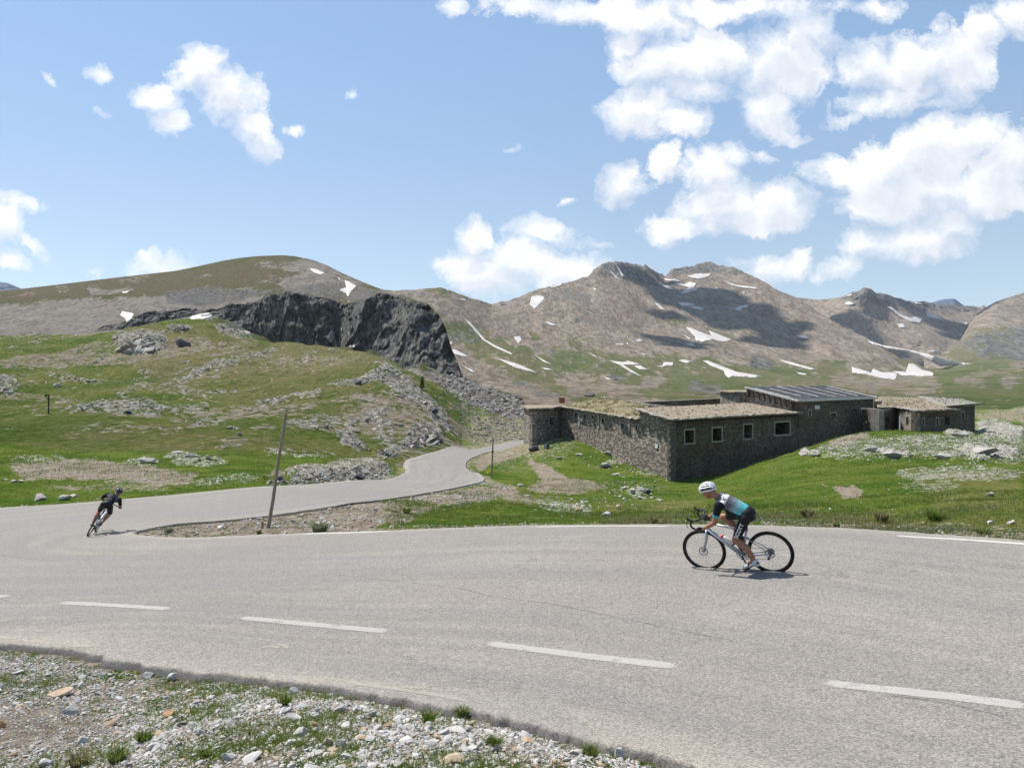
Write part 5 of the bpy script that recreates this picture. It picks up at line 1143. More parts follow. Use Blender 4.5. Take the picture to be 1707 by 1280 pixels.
def outcrop(name, px, py, wpx, hpx, label, cat, seed, src=None, dark=False):
    """bedrock breaking out of the slope: one mass of fractured, half sunk blocks"""
    r = np.random.default_rng(seed + int(px)); n = int(16 + wpx * .9); Pp, ss = [], []
    for _ in range(n):
        a = r.uniform(0, 6.28); q = math.sqrt(r.uniform(0, 1)); x, y = px + wpx * .5 * q * math.cos(a), py - hpx * .5 + hpx * .5 * q * math.sin(a)
        h = ghit(x, y) if src is None else src.at(x, y)[0]
        if h is None: continue
        Pp.append(h); ss.append(r.uniform(.08, .22) * (1.25 - .7 * q) * min(wpx, hpx * 2.6) / F * h[1])
    Pp = np.array(Pp); c0 = ghit(px, py) if src is None else src.at(px, py)[0]; Pp = Pp - c0
    Pp = np.vstack([Pp, [[0, 0, 0]] * 3]); k_ = wpx / F * c0[1]; Pp[-3] = (-.17 * k_, .06 * k_, -.03 * k_); Pp[-2] = (.17 * k_, .06 * k_, -.03 * k_); Pp[-1] = (0, .08 * k_, -.02 * k_); ss += [k_ * .20] * 3; near_ = np.linalg.norm(Pp[:, :2], axis=1) < k_ * .46; Pp = Pp[near_]; ss = np.array(ss)[near_]
    o = scatter_rocks(name, Pp, np.array(ss), M_SCREE if dark else M_HROCK, 2, seed, aspect=(1.0, 1.9, .45, .9), sink=.35); o.location = c0; return tag(o, label, cat)
def boulder(name, px, py, wpx, hpx, mat, label, cat='stone', seed=0, rot=0, deep=.8, dmin=0, src=None, tilt=0):
    if mat == 'out': return outcrop(name, px, py, wpx, hpx, label, cat, seed, src)
    h = ghit(px, py, dmin) if src is None else src.at(px, py)[0]; d = h[1]; w = wpx / F * d / 2; hh = hpx / F * d
    lvl = 4 if wpx > 38 else 3
    V, Fc = rock_template(lvl, 900 + seed * 7 + int(px), cuts=12); V = V * np.array([w, w * deep, hh * .62]); V[:, 2] += V[:, 0] * math.tan(R(tilt))
    if wpx > 38: V += (.06 * hh * fbm(V / hh * 2.2, 4, .6, seed=int(px), ridged=True))[:, None] * np.array([.5, .5, 1])
    V = V @ rot_z(R(rot)).T; V[:, 2] += hh * .30
    o = np_obj(name, V, Fc, BM[mat], smooth=False); o.location = h; return tag(o, label, cat)
for i, a in enumerate([
 (97,1160,47,13,'tan','flat tan slab lying at the left of the gravel verge, on bare earth',12,10),
 (118,1188,36,17,'grey','mossy grey stone just below the flat tan slab on the verge',0,0),
 (186,1209,32,15,'tan','tan wedge shaped stone tipped up in the verge grass',20,25),
 (282,1195,31,13,'rust','reddish brown block lying in the middle left of the verge',0,0),
 (315,1191,15,12,'tan','small round tan stone right beside the reddish brown block',0,0),
 (288,1134,20,15,'white','pointed white stone close to the dark asphalt edge at left',0,12),
 (246,1127,22,11,'grey','low grey stone touching the verge grass left of the pointed white stone',0,0),
 (489,1158,19,14,'white','bright white angular stone alone just under the asphalt edge',0,0),
 (475,1172,21,12,'white','white rounded stone below and left of the lone bright white stone',0,0),
 (523,1190,20,13,'grey','small grey stone left of the largest grey angular rock',0,8),
 (568,1191,30,20,'grey','largest grey angular rock with a slanting face in the verge centre',15,18),
 (595,1189,22,18,'white','tall white stone leaning on the right of the largest grey rock',30,-15),
 (489,1202,33,17,'grey','broad flat grey stone with white top in the verge centre',0,12),
 (522,1211,16,10,'rust','small orange stone under the grey stones in the verge centre',0,0),
 (547,1241,18,18,'tan','pinkish tan upright stone beside a dark grey one',0,0),
 (570,1245,24,16,'grey','dark split grey stone right of the pinkish tan stone',0,-20),
 (617,1236,28,14,'white','pale flat faced stone in the lower middle of the verge',20,0),
 (779,1219,17,12,'white','white block by the asphalt edge right of the verge middle',0,0),
 (814,1241,18,20,'white','white stone leaning left at the right of the verge',0,25),
 (828,1253,16,19,'grey','slender grey white stone behind the green tuft at the right of the verge',0,30),
 (752,1271,46,16,'tan','long tan and grey stone at the bottom right of the verge',5,4),
 (577,1279,18,9,'rust','orange stone cut by the bottom edge of the photo',0,0),
 (79,1276,28,15,'white','white stone at the bottom left corner of the verge',0,0),
 (137,1239,23,17,'white','squarish white stone left of the grass at the lower left',0,0),
 (383,1266,32,15,'grey','wide grey stone low in the verge left of centre',0,-8),
 (3,1212,14,18,'rust','rusty stone cut by the left edge of the photo',0,0),
 (1030,1264,22,22,'white','chunky white rock where the verge narrows to a point',0,0),
 (1002,1280,22,12,'tan','round tan stone below the chunky white rock at the verge tip',0,0),
 (935,1221,14,10,'white','small white stone by the asphalt edge near the verge tip',0,0),
]): boulder('stone', a[0], a[1], a[2], a[3], a[4], a[5], 'stone', i, a[6], .75, tilt=a[7])
for i, a in enumerate([
 (67,834,33,13,'pale','flat pale boulder on the grass left, above the roadside and left of the far cyclist','boulder'),
 (109,833,22,10,'pale','pale lump left half of the rock pair on the roadside grass','boulder'),(124,829,20,8,'pale','thin pale rock right half of the rock pair on the roadside grass','boulder'),
 (10,801,9,4,'pale','smallest of three grey rocks in the grass at the far left edge','boulder'),(23,804,13,6,'pale','middle of three grey rocks in the grass at the far left edge','boulder'),(34,804,11,6,'pale','right of three grey rocks in the grass at the far left edge','boulder'),
 (244,771,38,8,'pale','long pale slab in the left meadow above the bare gravel patch','rock slab'),(315,763,28,7,'pale','pale slab in the left meadow nearest to the tall snow pole','rock slab'),
 (347,765,14,7,'pale','tan lump at the right end of the pale slab near the tall snow pole','boulder'),(298,755,26,4,'pale','thin pale streak of rock uphill of the meadow slabs','rock slab'),(263,800,12,4,'pale','small tan stone on the right part of the bare gravel patch','boulder'),
 (1010,861,19,10,'white','whitish boulder in the short grass beside the near road, left of the near cyclist','boulder'),
 (892,751,22,11,'dark','dark round boulder in the grass under the fort corner stub','boulder'),(911,747,18,8,'dark','second darker flat boulder touching the wall end of the round one','boulder'),
 (932,765,13,5,'pale','thin tan slab on the grass below the two dark boulders','rock slab'),(964,759,14,5,'pale','tilted tan slab in the grass under the flank windows','rock slab'),
 (1010,779,26,12,'pale','broad mossy slab half buried in the bank below the flank wall','rock slab'),(1028,792,21,6,'pale','long thin slab just below the mossy slab on the bank','rock slab'),(1014,757,20,7,'pale','broken pale rock close to the foot of the flank wall','boulder'),
 (1055,822,16,10,'pale','left stone of the rock pile below the fort corner','boulder'),(1068,819,20,12,'pale','biggest stone of the rock pile below the fort corner','boulder'),(1079,823,16,9,'dark','dark right stone of the rock pile below the fort corner','boulder'),(1069,832,14,6,'pale','low front stone of the rock pile below the fort corner','boulder'),(1100,835,13,5,'pale','stray flat stone right of the rock pile below the fort corner','boulder'),
 (1039,815,13,4,'pale','thin sliver of rock left of the rock pile on the grass','rock slab'),
 (867,811,16,6,'pale','pale slab beside the dirt path near the lane bend','rock slab'),(880,829,14,6,'pale','reddish grey rock on the stony slope left of the meadow','boulder'),
 (1651,827,13,9,'pale','lone grey boulder on the green slope at the far right','boulder'),(1651,873,13,8,'white','left one of two white stones at the edge of the road, far right','boulder'),(1686,873,17,8,'white','right one of two white stones at the edge of the road, far right','boulder'),(1291,856,7,4,'pale','small round stone in the grass just right of the near cyclist','boulder'),
 (1342,758,15,4,'pale','left half of the bare slab pair on the mound under the fort','rock slab'),(1357,760,19,5,'pale','right half of the bare slab pair on the mound under the fort','rock slab'),
 (1603,727,36,7,'pale','long white rock hump against the right end of the fort','rock slab'),(1637,768,9,6,'dark','small dark rock on the bare ground at far right','boulder'),
 (1450,752,44,9,'pale','white bare bedrock slab, left part, on the mound below the entrance','rock slab'),(1495,762,50,12,'pale','white bare bedrock slab, right part, on the mound below the entrance','rock slab'),(1575,764,40,8,'pale','short bedrock slab right of the long white one on the mound','rock slab'),(1640,755,70,14,'pale','wide bare bedrock sheet at the far right of the mound','rock slab'),
 (467,804,14,14,'dark','dark pointed boulder in the road cutting behind the tall snow pole','boulder'),(600,801,26,15,'dark','dark hollowed boulder in the middle of the road cutting','boulder'),
 (648,760,44,11,'out','long low rock ledge running down to the lane bend','rock outcrop'),(715,738,64,34,'out','big square pale outcrop on the spur above the lane bend','rock outcrop'),(685,745,40,18,'out','stepped lower left shoulder of the big pale outcrop','rock outcrop'),
 (592,741,22,18,'out','upright grey rock in the gully left of the big outcrop','rock outcrop'),(612,750,18,12,'out','leaning grey rock at the foot of the gully left of the big outcrop','rock outcrop'),(625,704,40,12,'out','curved pale ledge on the slope above the gully','rock outcrop'),(590,718,30,12,'out','pale ledge at the top left of the gully','rock outcrop'),(644,702,28,9,'out','flat topped slab on the slope left of the spur','rock outcrop'),(665,709,26,8,'out','slanting thin slab just right of the flat topped one','rock outcrop'),
 (593,641,26,9,'dark','dark overhanging boulder high on the green hill','boulder'),(613,669,30,6,'out','narrow ledge below the dark overhanging boulder','rock outcrop'),(540,712,20,8,'out','small grey outcrop on the slope behind the tall snow pole','rock outcrop'),(725,688,16,12,'dark','dark knob on the spur edge','boulder'),
 (305,577,38,15,'dark','dark elongated boulder near the top of the green hill','boulder'),(308,605,24,9,'out','small grey rock below the dark elongated boulder','rock outcrop'),(232,588,84,34,'out','large pale rock face near the top of the green hill','rock outcrop'),(303,550,34,8,'out','thin rock band on the crest of the green hill','rock outcrop'),(168,600,24,10,'out','slanted slab left of the large pale rock face','rock outcrop'),
 (6,655,40,34,'out','grey rubble outcrop at the far left edge of the hill','rock outcrop'),(97,645,16,7,'pale','small grey rock on the open hill above the far pole','boulder'),(215,690,18,8,'dark','two lobed dark rock in the bare hollow','boulder'),(400,726,9,7,'dark','small dark rock at the right end of the low ridge','boulder'),(390,715,34,10,'out','low grey ledge on the ridge left of the tall pole','rock outcrop'),
 (415,684,30,8,'out','pale thin ledge up the hill left of the tall pole','rock outcrop'),
]): boulder('boulder' if a[6] == 'boulder' else ('rock_outcrop' if a[6] == 'rock outcrop' else 'rock_slab'), a[0], a[1], a[2], a[3], a[4], a[5], a[6], i + 60, 0, .8 if a[6] != 'rock slab' else .6)
boulder('rock_outcrop', 398, 556, 60, 20, 'out', 'craggy grey knoll in front of the dark cliff', 'rock outcrop', 7, src=cm)
for a in ((1028,634,26,9,'pale rock knoll in the valley left of the small snow patch','out'),(985,661,22,7,'dark rock on the slope right above the turf roof','dark')):
    boulder('rock_outcrop', a[0], a[1], a[2], a[3], a[5], a[4], 'rock outcrop', 9, src=br)

# ------------------------------------------------------------------ grass blades
def leaf_mat(name, c1, c2, c3):
    m, t, b = new_mat(name, .7, .2); at = t.add('ShaderNodeAttribute', attribute_name='m'); sp = t.add('ShaderNodeSeparateColor'); t.link(at.outputs['Color'], sp.inputs[0])
    c = t.mix(sp.outputs[0], c1, c2); c = t.mix(t.ramp(sp.outputs[1], .7, .95), c, c3); t.link(c, b.inputs['Base Color'])
    tr = t.add('ShaderNodeBsdfTranslucent'); t.link(c, tr.inputs[0]); ms = t.add('ShaderNodeMixShader'); ms.inputs[0].default_value = .35
    t.link(b.outputs[0], ms.inputs[1]); t.link(tr.outputs[0], ms.inputs[2]); t.link(ms.outputs[0], t.n['Material Output'].inputs[0]); return m
M_GRASS = leaf_mat('grass_blades', (.065, .118, .012), (.145, .205, .026), (.26, .23, .10))
M_DRYG = leaf_mat('dry_grass_blades', (.16, .15, .06), (.30, .26, .14), (.10, .12, .03))
M_SILV = leaf_mat('silvery_leaves', (.10, .135, .07), (.21, .24, .15), (.28, .26, .16))
def blades(P, n_per, length, width, spread, seed, mat, name, bend=.5, loc=None, parent=None):
    r = np.random.default_rng(seed); n = len(P) * n_per; B = np.repeat(P, n_per, 0); a = r.uniform(0, 6.28, n); rr = np.repeat(np.broadcast_to(spread, len(P)), n_per) * np.sqrt(r.uniform(0, 1, n)); B = B + np.stack([rr * np.cos(a), rr * np.sin(a), 0 * a], 1)
    L = np.repeat(np.broadcast_to(length, len(P)), n_per) * r.uniform(.55, 1.15, n); w = np.repeat(np.broadcast_to(width, len(P)), n_per) * r.uniform(.7, 1.2, n)
    az = a + r.normal(0, .7, n); out_ = np.stack([np.cos(az), np.sin(az), 0 * az], 1); sd2_ = np.stack([-np.sin(r.uniform(0, 6.28, n)), np.cos(r.uniform(0, 6.28, n)), 0 * az], 1)
    ln = r.uniform(.15, bend + .25, n)[:, None]; L = L[:, None]; w = w[:, None]
    mid = B + out_ * L * ln * .4 + np.array([0, 0, 1]) * L * .55; tip = B + out_ * L * ln * 1.1 + np.array([0, 0, 1]) * L * (1 - .35 * ln)
    V = np.stack([B - sd2_ * w, B + sd2_ * w, mid + sd2_ * w * .8, mid - sd2_ * w * .8, tip], 1).reshape(-1, 3); o = np.arange(n)[:, None] * 5
    Fq = np.concatenate([np.stack([o + 0, o + 1, o + 2], -1), np.stack([o + 0, o + 2, o + 3], -1), np.stack([o + 3, o + 2, o + 4], -1)], 1).reshape(-1, 3)
    A = np.repeat(np.stack([r.uniform(0, 1, n), r.uniform(0, 1, n), r.uniform(0, 1, n)], 1), 5, 0)
    if loc is not None: V = V - np.array(loc)
    ob = np_obj(name, V, Fq, mat, smooth=False, attr={'m': A}, parent=parent)
    if loc is not None and parent is None: ob.location = loc
    return ob
P, sd_, u, py = ring_pts(30000, -120, 1330, 3.9, 11.5, 61); cl = fbm(np.stack([P[:, 0] * 1.5, P[:, 1] * 1.5, P[:, 2] * 0], 1), 4, .6, seed=406)
ear = regions(u, py, [(1, 25, [(-90,1150),(60,1168),(180,1195),(200,1225),(120,1250),(-90,1262)])], 10, .05, 3); r_ = np.random.default_rng(62); edge_b = np.clip(1 - (sd_ - .12) / .5, 0, 1)
m = (sd_ > .10) & (py > 1060) & (r_.uniform(0, 1, len(P)) < np.clip(.24 + 2.1 * cl + .35 * edge_b, 0, .85) * (1 - .9 * ear))
tag(blades(P[m], 14, r_.uniform(.02, .055, m.sum()), .0022, .045, 63, M_GRASS, 'grass', .9), kind='stuff')
def grass_area(n, px0, px1, d0, d1, lo, hi, seed, ln, wd, per, sp_, keep=.6, poly=None, mat=M_GRASS, bend=.6, cs=.7, name='grass'):
    P, sd_, u, py = ring_pts(n, px0, px1, d0, d1, seed); r = np.random.default_rng(seed + 1)
    m = (sd_ > lo) & (sd_ < hi) & (r.uniform(0, 1, n) < np.clip(keep + 1.6 * fbm(P * np.array([cs, cs, 0]), 3, .6, seed=seed), 0, 1))
    if poly is not None: m &= regions(u, py, [(1, 4, p) for p in poly], 5, .06, seed) > .5
    sc = (P[m][:, 1] / d0) ** .8
    return tag(blades(P[m], per, r.uniform(ln * .5, ln * 1.3, m.sum()) * sc, wd * sc, sp_ * sc, seed + 2, mat, name, bend), kind='stuff')
grass_area(16000, 640, 1770, 13, 30, .25, 14, 71, .06, .004, 7, .10, .5)
grass_area(13000, 860, 1770, 28, 62, 1, 60, 72, .07, .006, 6, .14, .45)
grass_area(5000, 1000, 1770, 12.5, 22, .3, 5, 73, .11, .004, 8, .10, .18, None, M_DRYG, .6)
grass_area(9000, 1330, 1770, 40, 95, 1, 90, 79, .09, .010, 7, .2, .35)
grass_area(12000, -60, 660, 30, 62, .3, 60, 74, .08, .008, 6, .2, .42)
grass_area(1600, 230, 860, 17, 48, .1, 7, 75, .07, .006, 12, .12, .1, [ISL])
grass_area(3800, 230, 900, 17, 50, .05, 8, 76, .045, .012, 12, .16, .2, [ISL], M_SILV, .9, .5, 'ground_cover')
grass_area(2600, 1100, 1770, 12, 18, .2, 1.6, 77, .035, .010, 12, .10, .2, None, M_SILV, .9, .8, 'ground_cover')
def tuft(px, py, hpx, wpx, mat, label, n=160, seed=0, width=.004, name='grass_tuft', cat='grass tuft'):
    h = ghit(px, py); d = h[1]; L = hpx / F * d; s_ = wpx / F * d / 2
    o = blades(np.array([h]), n, np.array([L]), np.array([width * d / 6]), s_ * .5, 500 + seed, mat, name, .8, loc=h); return tag(o, label, cat)
for i, a in enumerate([(825,1245,24,26,M_GRASS,'bright green grass clump at the right of the stony verge'),(715,1205,26,34,M_GRASS,'green and rusty grass clump by the asphalt edge'),(770,1193,20,22,M_GRASS,'small clump against the asphalt edge, left of the verge tip'),
 (195,1270,28,40,M_GRASS,'tall green clump low at the left of the verge'),(130,1278,30,40,M_DRYG,'brownish dry clump in the bottom left corner'),(340,1262,16,20,M_GRASS,'little green clump between white stones left of centre'),(240,1236,22,30,M_GRASS,'loose green clump in the left middle of the verge'),(475,1175,20,26,M_GRASS,'clump beside the white rounded stone'),(985,1262,24,34,M_GRASS,'grass clump next to the chunky white rock'),(1130,1279,14,26,M_GRASS,'last grass clump at the tip of the verge'),
 (533,888,24,36,M_SILV,'grey green bushy plant on the island beside the tall snow pole'),(282,888,12,14,M_SILV,'small spindly plant at the pointed end of the island'),(432,889,7,10,M_GRASS,'tiny bright green tuft left of the tall pole foot'),(678,855,12,18,M_GRASS,'dark green tuft at the end of the island'),
 (1345,864,22,24,M_DRYG,'straw coloured tuft behind the near cyclist'),(1470,870,22,24,M_DRYG,'straw and green tuft at the edge of the gravel'),(1560,867,22,40,M_GRASS,'dark green broad tuft at the roadside right'),(1640,889,14,50,M_GRASS,'low wide bright tuft beside the far right edge line'),(1090,872,14,12,M_DRYG,'thin straw tuft in the grass left of the near cyclist'),(1395,878,8,16,M_GRASS,'small low tuft on the road gravel')]):
    tuft(*a, n=170 if a[2] > 14 else 90, seed=i)
# yellow flowers
M_YEL = simple_mat('yellow_petals', (.62, .50, .04), (.5, .4, .03), 5)
for (a, b_, c_, d_, n, sd0) in ((700,830,845,872,110,1),(668,676,783,789,40,2),(810,822,786,793,60,3),(1000,1500,840,868,60,4)):
    rs = np.random.default_rng(80 + sd0); pts_ = [ghit(rs.uniform(a, b_), rs.uniform(c_, d_)) for _ in range(n)]; pts_ = np.array([p for p in pts_ if p is not None]); pts_[:, 2] += .07 * (pts_[:, 1] / 30)
    tag(scatter_rocks('flowers', pts_, np.full(len(pts_), 0.0008) * pts_[:, 1] * rs.uniform(.6, 1.2, len(pts_)), M_YEL, 1, 90 + sd0), kind='stuff')

# ------------------------------------------------------------------ snow patches lying on the slopes
def snow_mat():
    m, t, b = new_mat('old_snow', .75, .2); P = t.coords('Object'); n = t.noise(P, .05, 5, .6).outputs[0]
    t.link(t.mix(t.ramp(n, .35, .65), (.42, .38, .35), (.52, .485, .455)), b.inputs['Base Color']); return m
M_SNOW = snow_mat()
def snow(sheet, poly, label, R0, group=None):
    ox, oy = R0; P = [(ox + x * .25, oy + y * .25) for x, y in poly]; B = []
    for i in range(len(P)):   # finer, wobbly outline
        a, b_ = np.array(P[i]), np.array(P[(i + 1) % len(P)]); n = max(1, int(np.linalg.norm(b_ - a) / 1.3))
        for k in range(n): B.append(a + (b_ - a) * k / n)
    B = np.array(B); B += .35 * np.stack([vnoise(np.stack([B[:, 0] * .6, B[:, 1] * .6, B[:, 0] * 0], 1), 1), vnoise(np.stack([B[:, 0] * .6, B[:, 1] * .6, B[:, 0] * 0], 1), 2)], 1)
    lo, hi = B.min(0), B.max(0); st = max(1.0, (hi - lo).max() / 40); gx, gy = np.meshgrid(np.arange(lo[0], hi[0], st), np.arange(lo[1], hi[1], st)); I = np.stack([gx.ravel(), gy.ravel()], 1)
    if len(I): I = I[seg_dist(I, B) < -.4]
    allp = [Vector((float(x), float(y))) for x, y in np.vstack([B, I])]; nb = len(B)
    vo, eo, fo, _, _, _ = mgeo.delaunay_2d_cdt(allp, [(i, (i + 1) % nb) for i in range(nb)], [], 1, 1e-4)
    Q = np.array([(v.x, v.y) for v in vo])
    if sheet is None: W3 = np.array([ghit(x, y) if ghit(x, y) is not None else pt(x, y, 320) for x, y in Q])
    else: W3 = sheet.at(Q[:, 0], Q[:, 1])
    inner = np.clip(-seg_dist(Q, B) / 1.2, 0, 1)
    W3 = W3 * (1 - (.0022 + .0016 * inner))[:, None]; base = W3.mean(0)
    Fc = np.array([f for f in fo if len(f) == 3]); W3 = W3 - base
    # pixel rows run downwards: turn the faces towards the viewer, then give the patch thickness
    top = Fc[:, ::-1]; n = len(W3); back_ = W3 + (W3 + base) * .0045
    ed = {}
    for f in top:
        for k in range(3): ed[(f[k], f[(k + 1) % 3])] = 1
    rim = [(a, b_) for (a, b_) in ed if (b_, a) not in ed]
    quads = [(b_, a, a + n) for a, b_ in rim] + [(b_, a + n, b_ + n) for a, b_ in rim]
    o = np_obj('snow_patch', np.vstack([W3, back_]), np.vstack([top, top[:, ::-1] + n, np.array(quads)]), M_SNOW, smooth=True); o.location = base
    return tag(o, label, 'snow patch', group)
R1_, R2_, R3_, R4_ = (0, 400), (427, 400), (854, 400), (1280, 400)
for a in [
 (cm, [(815,475),(895,490),(860,555),(845,560),(835,525),(800,500)], 'heart shaped snow patch left of the thin cliff band', R1_),
 (cm, [(1265,515),(1290,500),(1390,485),(1420,505),(1380,520),(1320,535),(1270,530)], 'low snow strip under the left part of the cliff band', R1_),
 (cm, [(355,675),(380,678),(412,698),(395,703)], 'small lone snow patch low on the left scree', R1_),
 (cm, [(815,345),(865,336),(845,355),(815,356)], 'tiny snow patch high on the green left ridge', R1_),
 (cm, [(355,188),(400,193),(462,222),(430,232),(380,215)], 'oval snow patch near the round green summit', R2_),
 (cm, [(590,270),(620,275),(668,308),(635,340),(612,380),(600,355),(558,340),(560,328),(600,318)], 'bird shaped snow patch above the cliff', R2_),
 (cm, [(545,250),(562,258),(556,270)], 'speck of snow just above the bird shaped patch', R2_),
 (cm, [(500,600),(520,612),(538,712),(515,700),(470,655),(440,645),(480,635)], 'snow tongue in the gully at the cliff foot', R2_),
 (cm, [(617,700),(655,695),(660,722),(625,715)], 'little snow block at the cliff foot right of the tongue', R2_),
 (cm, [(118,668),(165,680),(178,690),(140,680)], 'thin snow sliver at the left foot of the cliff', R2_), (cm, [(225,695),(300,713),(270,714)], 'short snow sliver behind the green crest', R2_),
 (br, [(1395,530),(1425,545),(1530,665),(1600,705),(1707,755),(1707,765),(1590,715),(1510,665),(1420,560)], 'long thin snow line running diagonally down right of the cliff', R2_),
 (br, [(1305,730),(1330,730),(1420,778),(1370,775),(1310,755)], 'snow patch right beside the end of the cliff', R2_), (br, [(1360,828),(1470,882),(1440,880)], 'thin snow streak low right of the cliff end', R2_),
 (br, [(1290,675),(1318,690),(1300,695)], 'snow fleck touching the cliff end', R2_), (br, [(1365,390),(1400,395),(1400,408),(1375,402)], 'tiny patch on the smooth shoulder of the range', R2_),
 (br, [(1615,790),(1707,815),(1760,850),(1700,838),(1650,810)], 'snow strip at the start of the valley floor', R2_),
 (br, [(130,375),(180,370),(215,380),(205,405),(150,460),(115,430)], 'leaf shaped snow patch on the left shoulder of the range', R3_), (br, [(540,320),(560,325),(562,338),(545,332)], 'dot of snow under the left crest', R3_),
 (br, [(245,312),(300,296),(340,286),(325,305),(270,318)], 'snow cornice on the left skyline of the range', R3_), (br, [(10,645),(50,640),(62,665),(40,692),(25,670)], 'small shield shaped snow patch at the left base of the range', R3_),
 (br, [(215,545),(260,552),(305,572),(260,568)], 'thin streak below the leaf shaped patch', R3_),
 (br, [(690,165),(715,190),(745,235),(735,252),(715,215)], 'steep right snow gully on the dark summit', R3_), (br, [(645,195),(680,230),(720,272),(690,255)], 'steep left snow gully on the dark summit', R3_),
 (br, [(945,420),(975,425),(1018,470),(990,462)], 'snow dash halfway down the main spur', R3_),
 (br, [(1165,240),(1230,225),(1330,225),(1310,245),(1250,262),(1190,252)], 'bright oval snowfield just below the right summit', R3_), (br, [(985,250),(1050,262),(1080,258),(1125,275),(1090,280),(1020,268)], 'ragged snow strip left of the right summit', R3_),
 (br, [(1070,285),(1150,295),(1180,280),(1230,288),(1215,315),(1235,335),(1190,345),(1150,360),(1120,352),(1180,318),(1110,300)], 'branching snow patch in the bowl between the summits', R3_), (br, [(985,297),(1040,310),(1090,335),(1040,328)], 'slanting snow dash left of the branching patch', R3_),
 (br, [(1400,270),(1480,298),(1600,312),(1660,330),(1560,322),(1470,305)], 'long narrow snow ribbon right of the right summit', R3_), (br, [(1095,412),(1190,422),(1230,432),(1180,438),(1130,440)], 'upper of two flat snow dashes in the dark bowl', R3_), (br, [(1165,440),(1250,445),(1288,468),(1220,460)], 'lower of two flat snow dashes in the dark bowl', R3_),
 (br, [(1425,450),(1490,455),(1520,438),(1575,432),(1570,448),(1530,455),(1525,475),(1490,465)], 'jagged snow patch in the right of the dark bowl', R3_), (br, [(1520,345),(1555,350),(1548,360)], 'tiny patch under the snow ribbon', R3_), (br, [(1350,310),(1378,325),(1365,330)], 'tiny patch left of the snow ribbon', R3_),
 (br, [(1155,580),(1190,585),(1260,615),(1330,640),(1310,602),(1380,630),(1470,670),(1410,682),(1330,665),(1270,680),(1225,672),(1215,640)], 'big forked snowfield in the middle of the range', R3_), (br, [(1140,625),(1190,660),(1180,665)], 'thin dash left of the forked snowfield', R3_), (br, [(1145,690),(1190,688),(1230,712),(1180,700)], 'small streak under the forked snowfield', R3_),
 (br, [(820,668),(850,660),(875,675),(840,676)], 'small snow arc on the smooth brown slope', R3_), (br, [(685,690),(745,692),(740,702),(700,698)], 'flat snow dash on the smooth brown slope', R3_), (br, [(760,685),(775,682),(770,698)], 'speck between the arc and the flat dash', R3_), (br, [(850,757),(900,757),(880,765)], 'low snow speck above the valley', R3_),
 (br, [(0,815),(60,835),(180,890),(90,870),(0,845)], 'tapering snow strip left in the valley', R3_), (br, [(140,760),(200,795),(270,832),(210,812)], 'sloping snow streak above the tapering strip', R3_), (br, [(185,848),(240,855),(282,870),(230,866)], 'short snow strip right of the tapering one', R3_), (br, [(515,755),(540,765),(572,783),(545,775)], 'thin snow dash at the slope foot', R3_),
 (br, [(645,803),(740,815),(770,805),(865,830),(800,832),(740,832),(800,870),(868,912),(790,880),(720,835)], 'forked snow patch with a long tail in the valley centre', R3_), (br, [(810,838),(850,835),(905,865),(850,862)], 'snow patch beside the long tail', R3_),
 (br, [(955,840),(1000,838),(1010,815),(1075,815),(1070,838),(1030,835),(1000,848)], 'small winged snow patch in the valley', R3_), (br, [(1105,803),(1140,797),(1195,808),(1160,822)], 'small snow patch right of the winged one', R3_), (br, [(610,910),(665,930),(640,932)], 'small snow mark beside the pale knoll', R3_),
 (br, [(1270,805),(1300,802),(1420,850),(1500,880),(1600,895),(1675,910),(1600,918),(1480,908),(1440,918),(1420,900),(1410,872),(1330,840)], 'wide snow curve in the valley above the ribbed roof', R3_),
 (br, [(60,795),(150,812),(320,860),(290,866),(160,832)], 'narrow snow strip left of the right snowfields', R4_), (br, [(190,880),(260,892),(255,902),(210,895)], 'short snow mark below the narrow strip', R4_), (br, [(185,638),(240,638),(278,655),(235,658)], 'oval patch on the right brown spur', R4_),
 (br, [(560,845),(690,885),(700,858),(760,880),(860,885),(862,905),(850,932),(760,920),(650,895),(565,888)], 'left of the two large valley snowfields', R4_), (br, [(835,872),(920,880),(940,825),(970,825),(1030,865),(1105,885),(1100,905),(1000,908),(900,905)], 'right of the two large valley snowfields', R4_),
 (br, [(660,665),(760,700),(900,725),(1000,745),(1100,770),(1200,805),(1370,828),(1250,832),(1150,842),(1090,812),(940,745),(800,730),(700,698)], 'very long snow tongue sweeping into the valley', R4_), (br, [(1055,740),(1110,735),(1165,755),(1150,766)], 'small patch just above the long snow tongue', R4_),
 (bk, [(780,435),(830,450),(900,505),(960,520),(990,508),(1040,520),(1015,555),(950,545),(880,510)], 'snow couloir under the back ridge peak', R4_), (bk, [(1050,480),(1120,500),(1180,540),(1110,522),(1070,515)], 'snow patch right of the back ridge couloir', R4_), (bk, [(510,420),(540,410),(580,425),(560,435),(525,434)], 'round snow patch left of the back ridge peak', R4_),
 (bk, [(860,560),(905,558),(918,585),(885,588)], 'square snow patch on the dark back slope', R4_), (bk, [(495,385),(565,358),(555,372)], 'snow edge on the left skyline of the back peak', R4_), (bk, [(950,405),(1050,428),(990,430)], 'snow edge on the right skyline of the back peak', R4_), (bk, [(1295,550),(1335,550),(1325,565)], 'small patch near the saddle on the right', R4_), (bk, [(1255,620),(1310,640),(1290,640)], 'thin streak low on the back slope', R4_),
]: snow(*a)

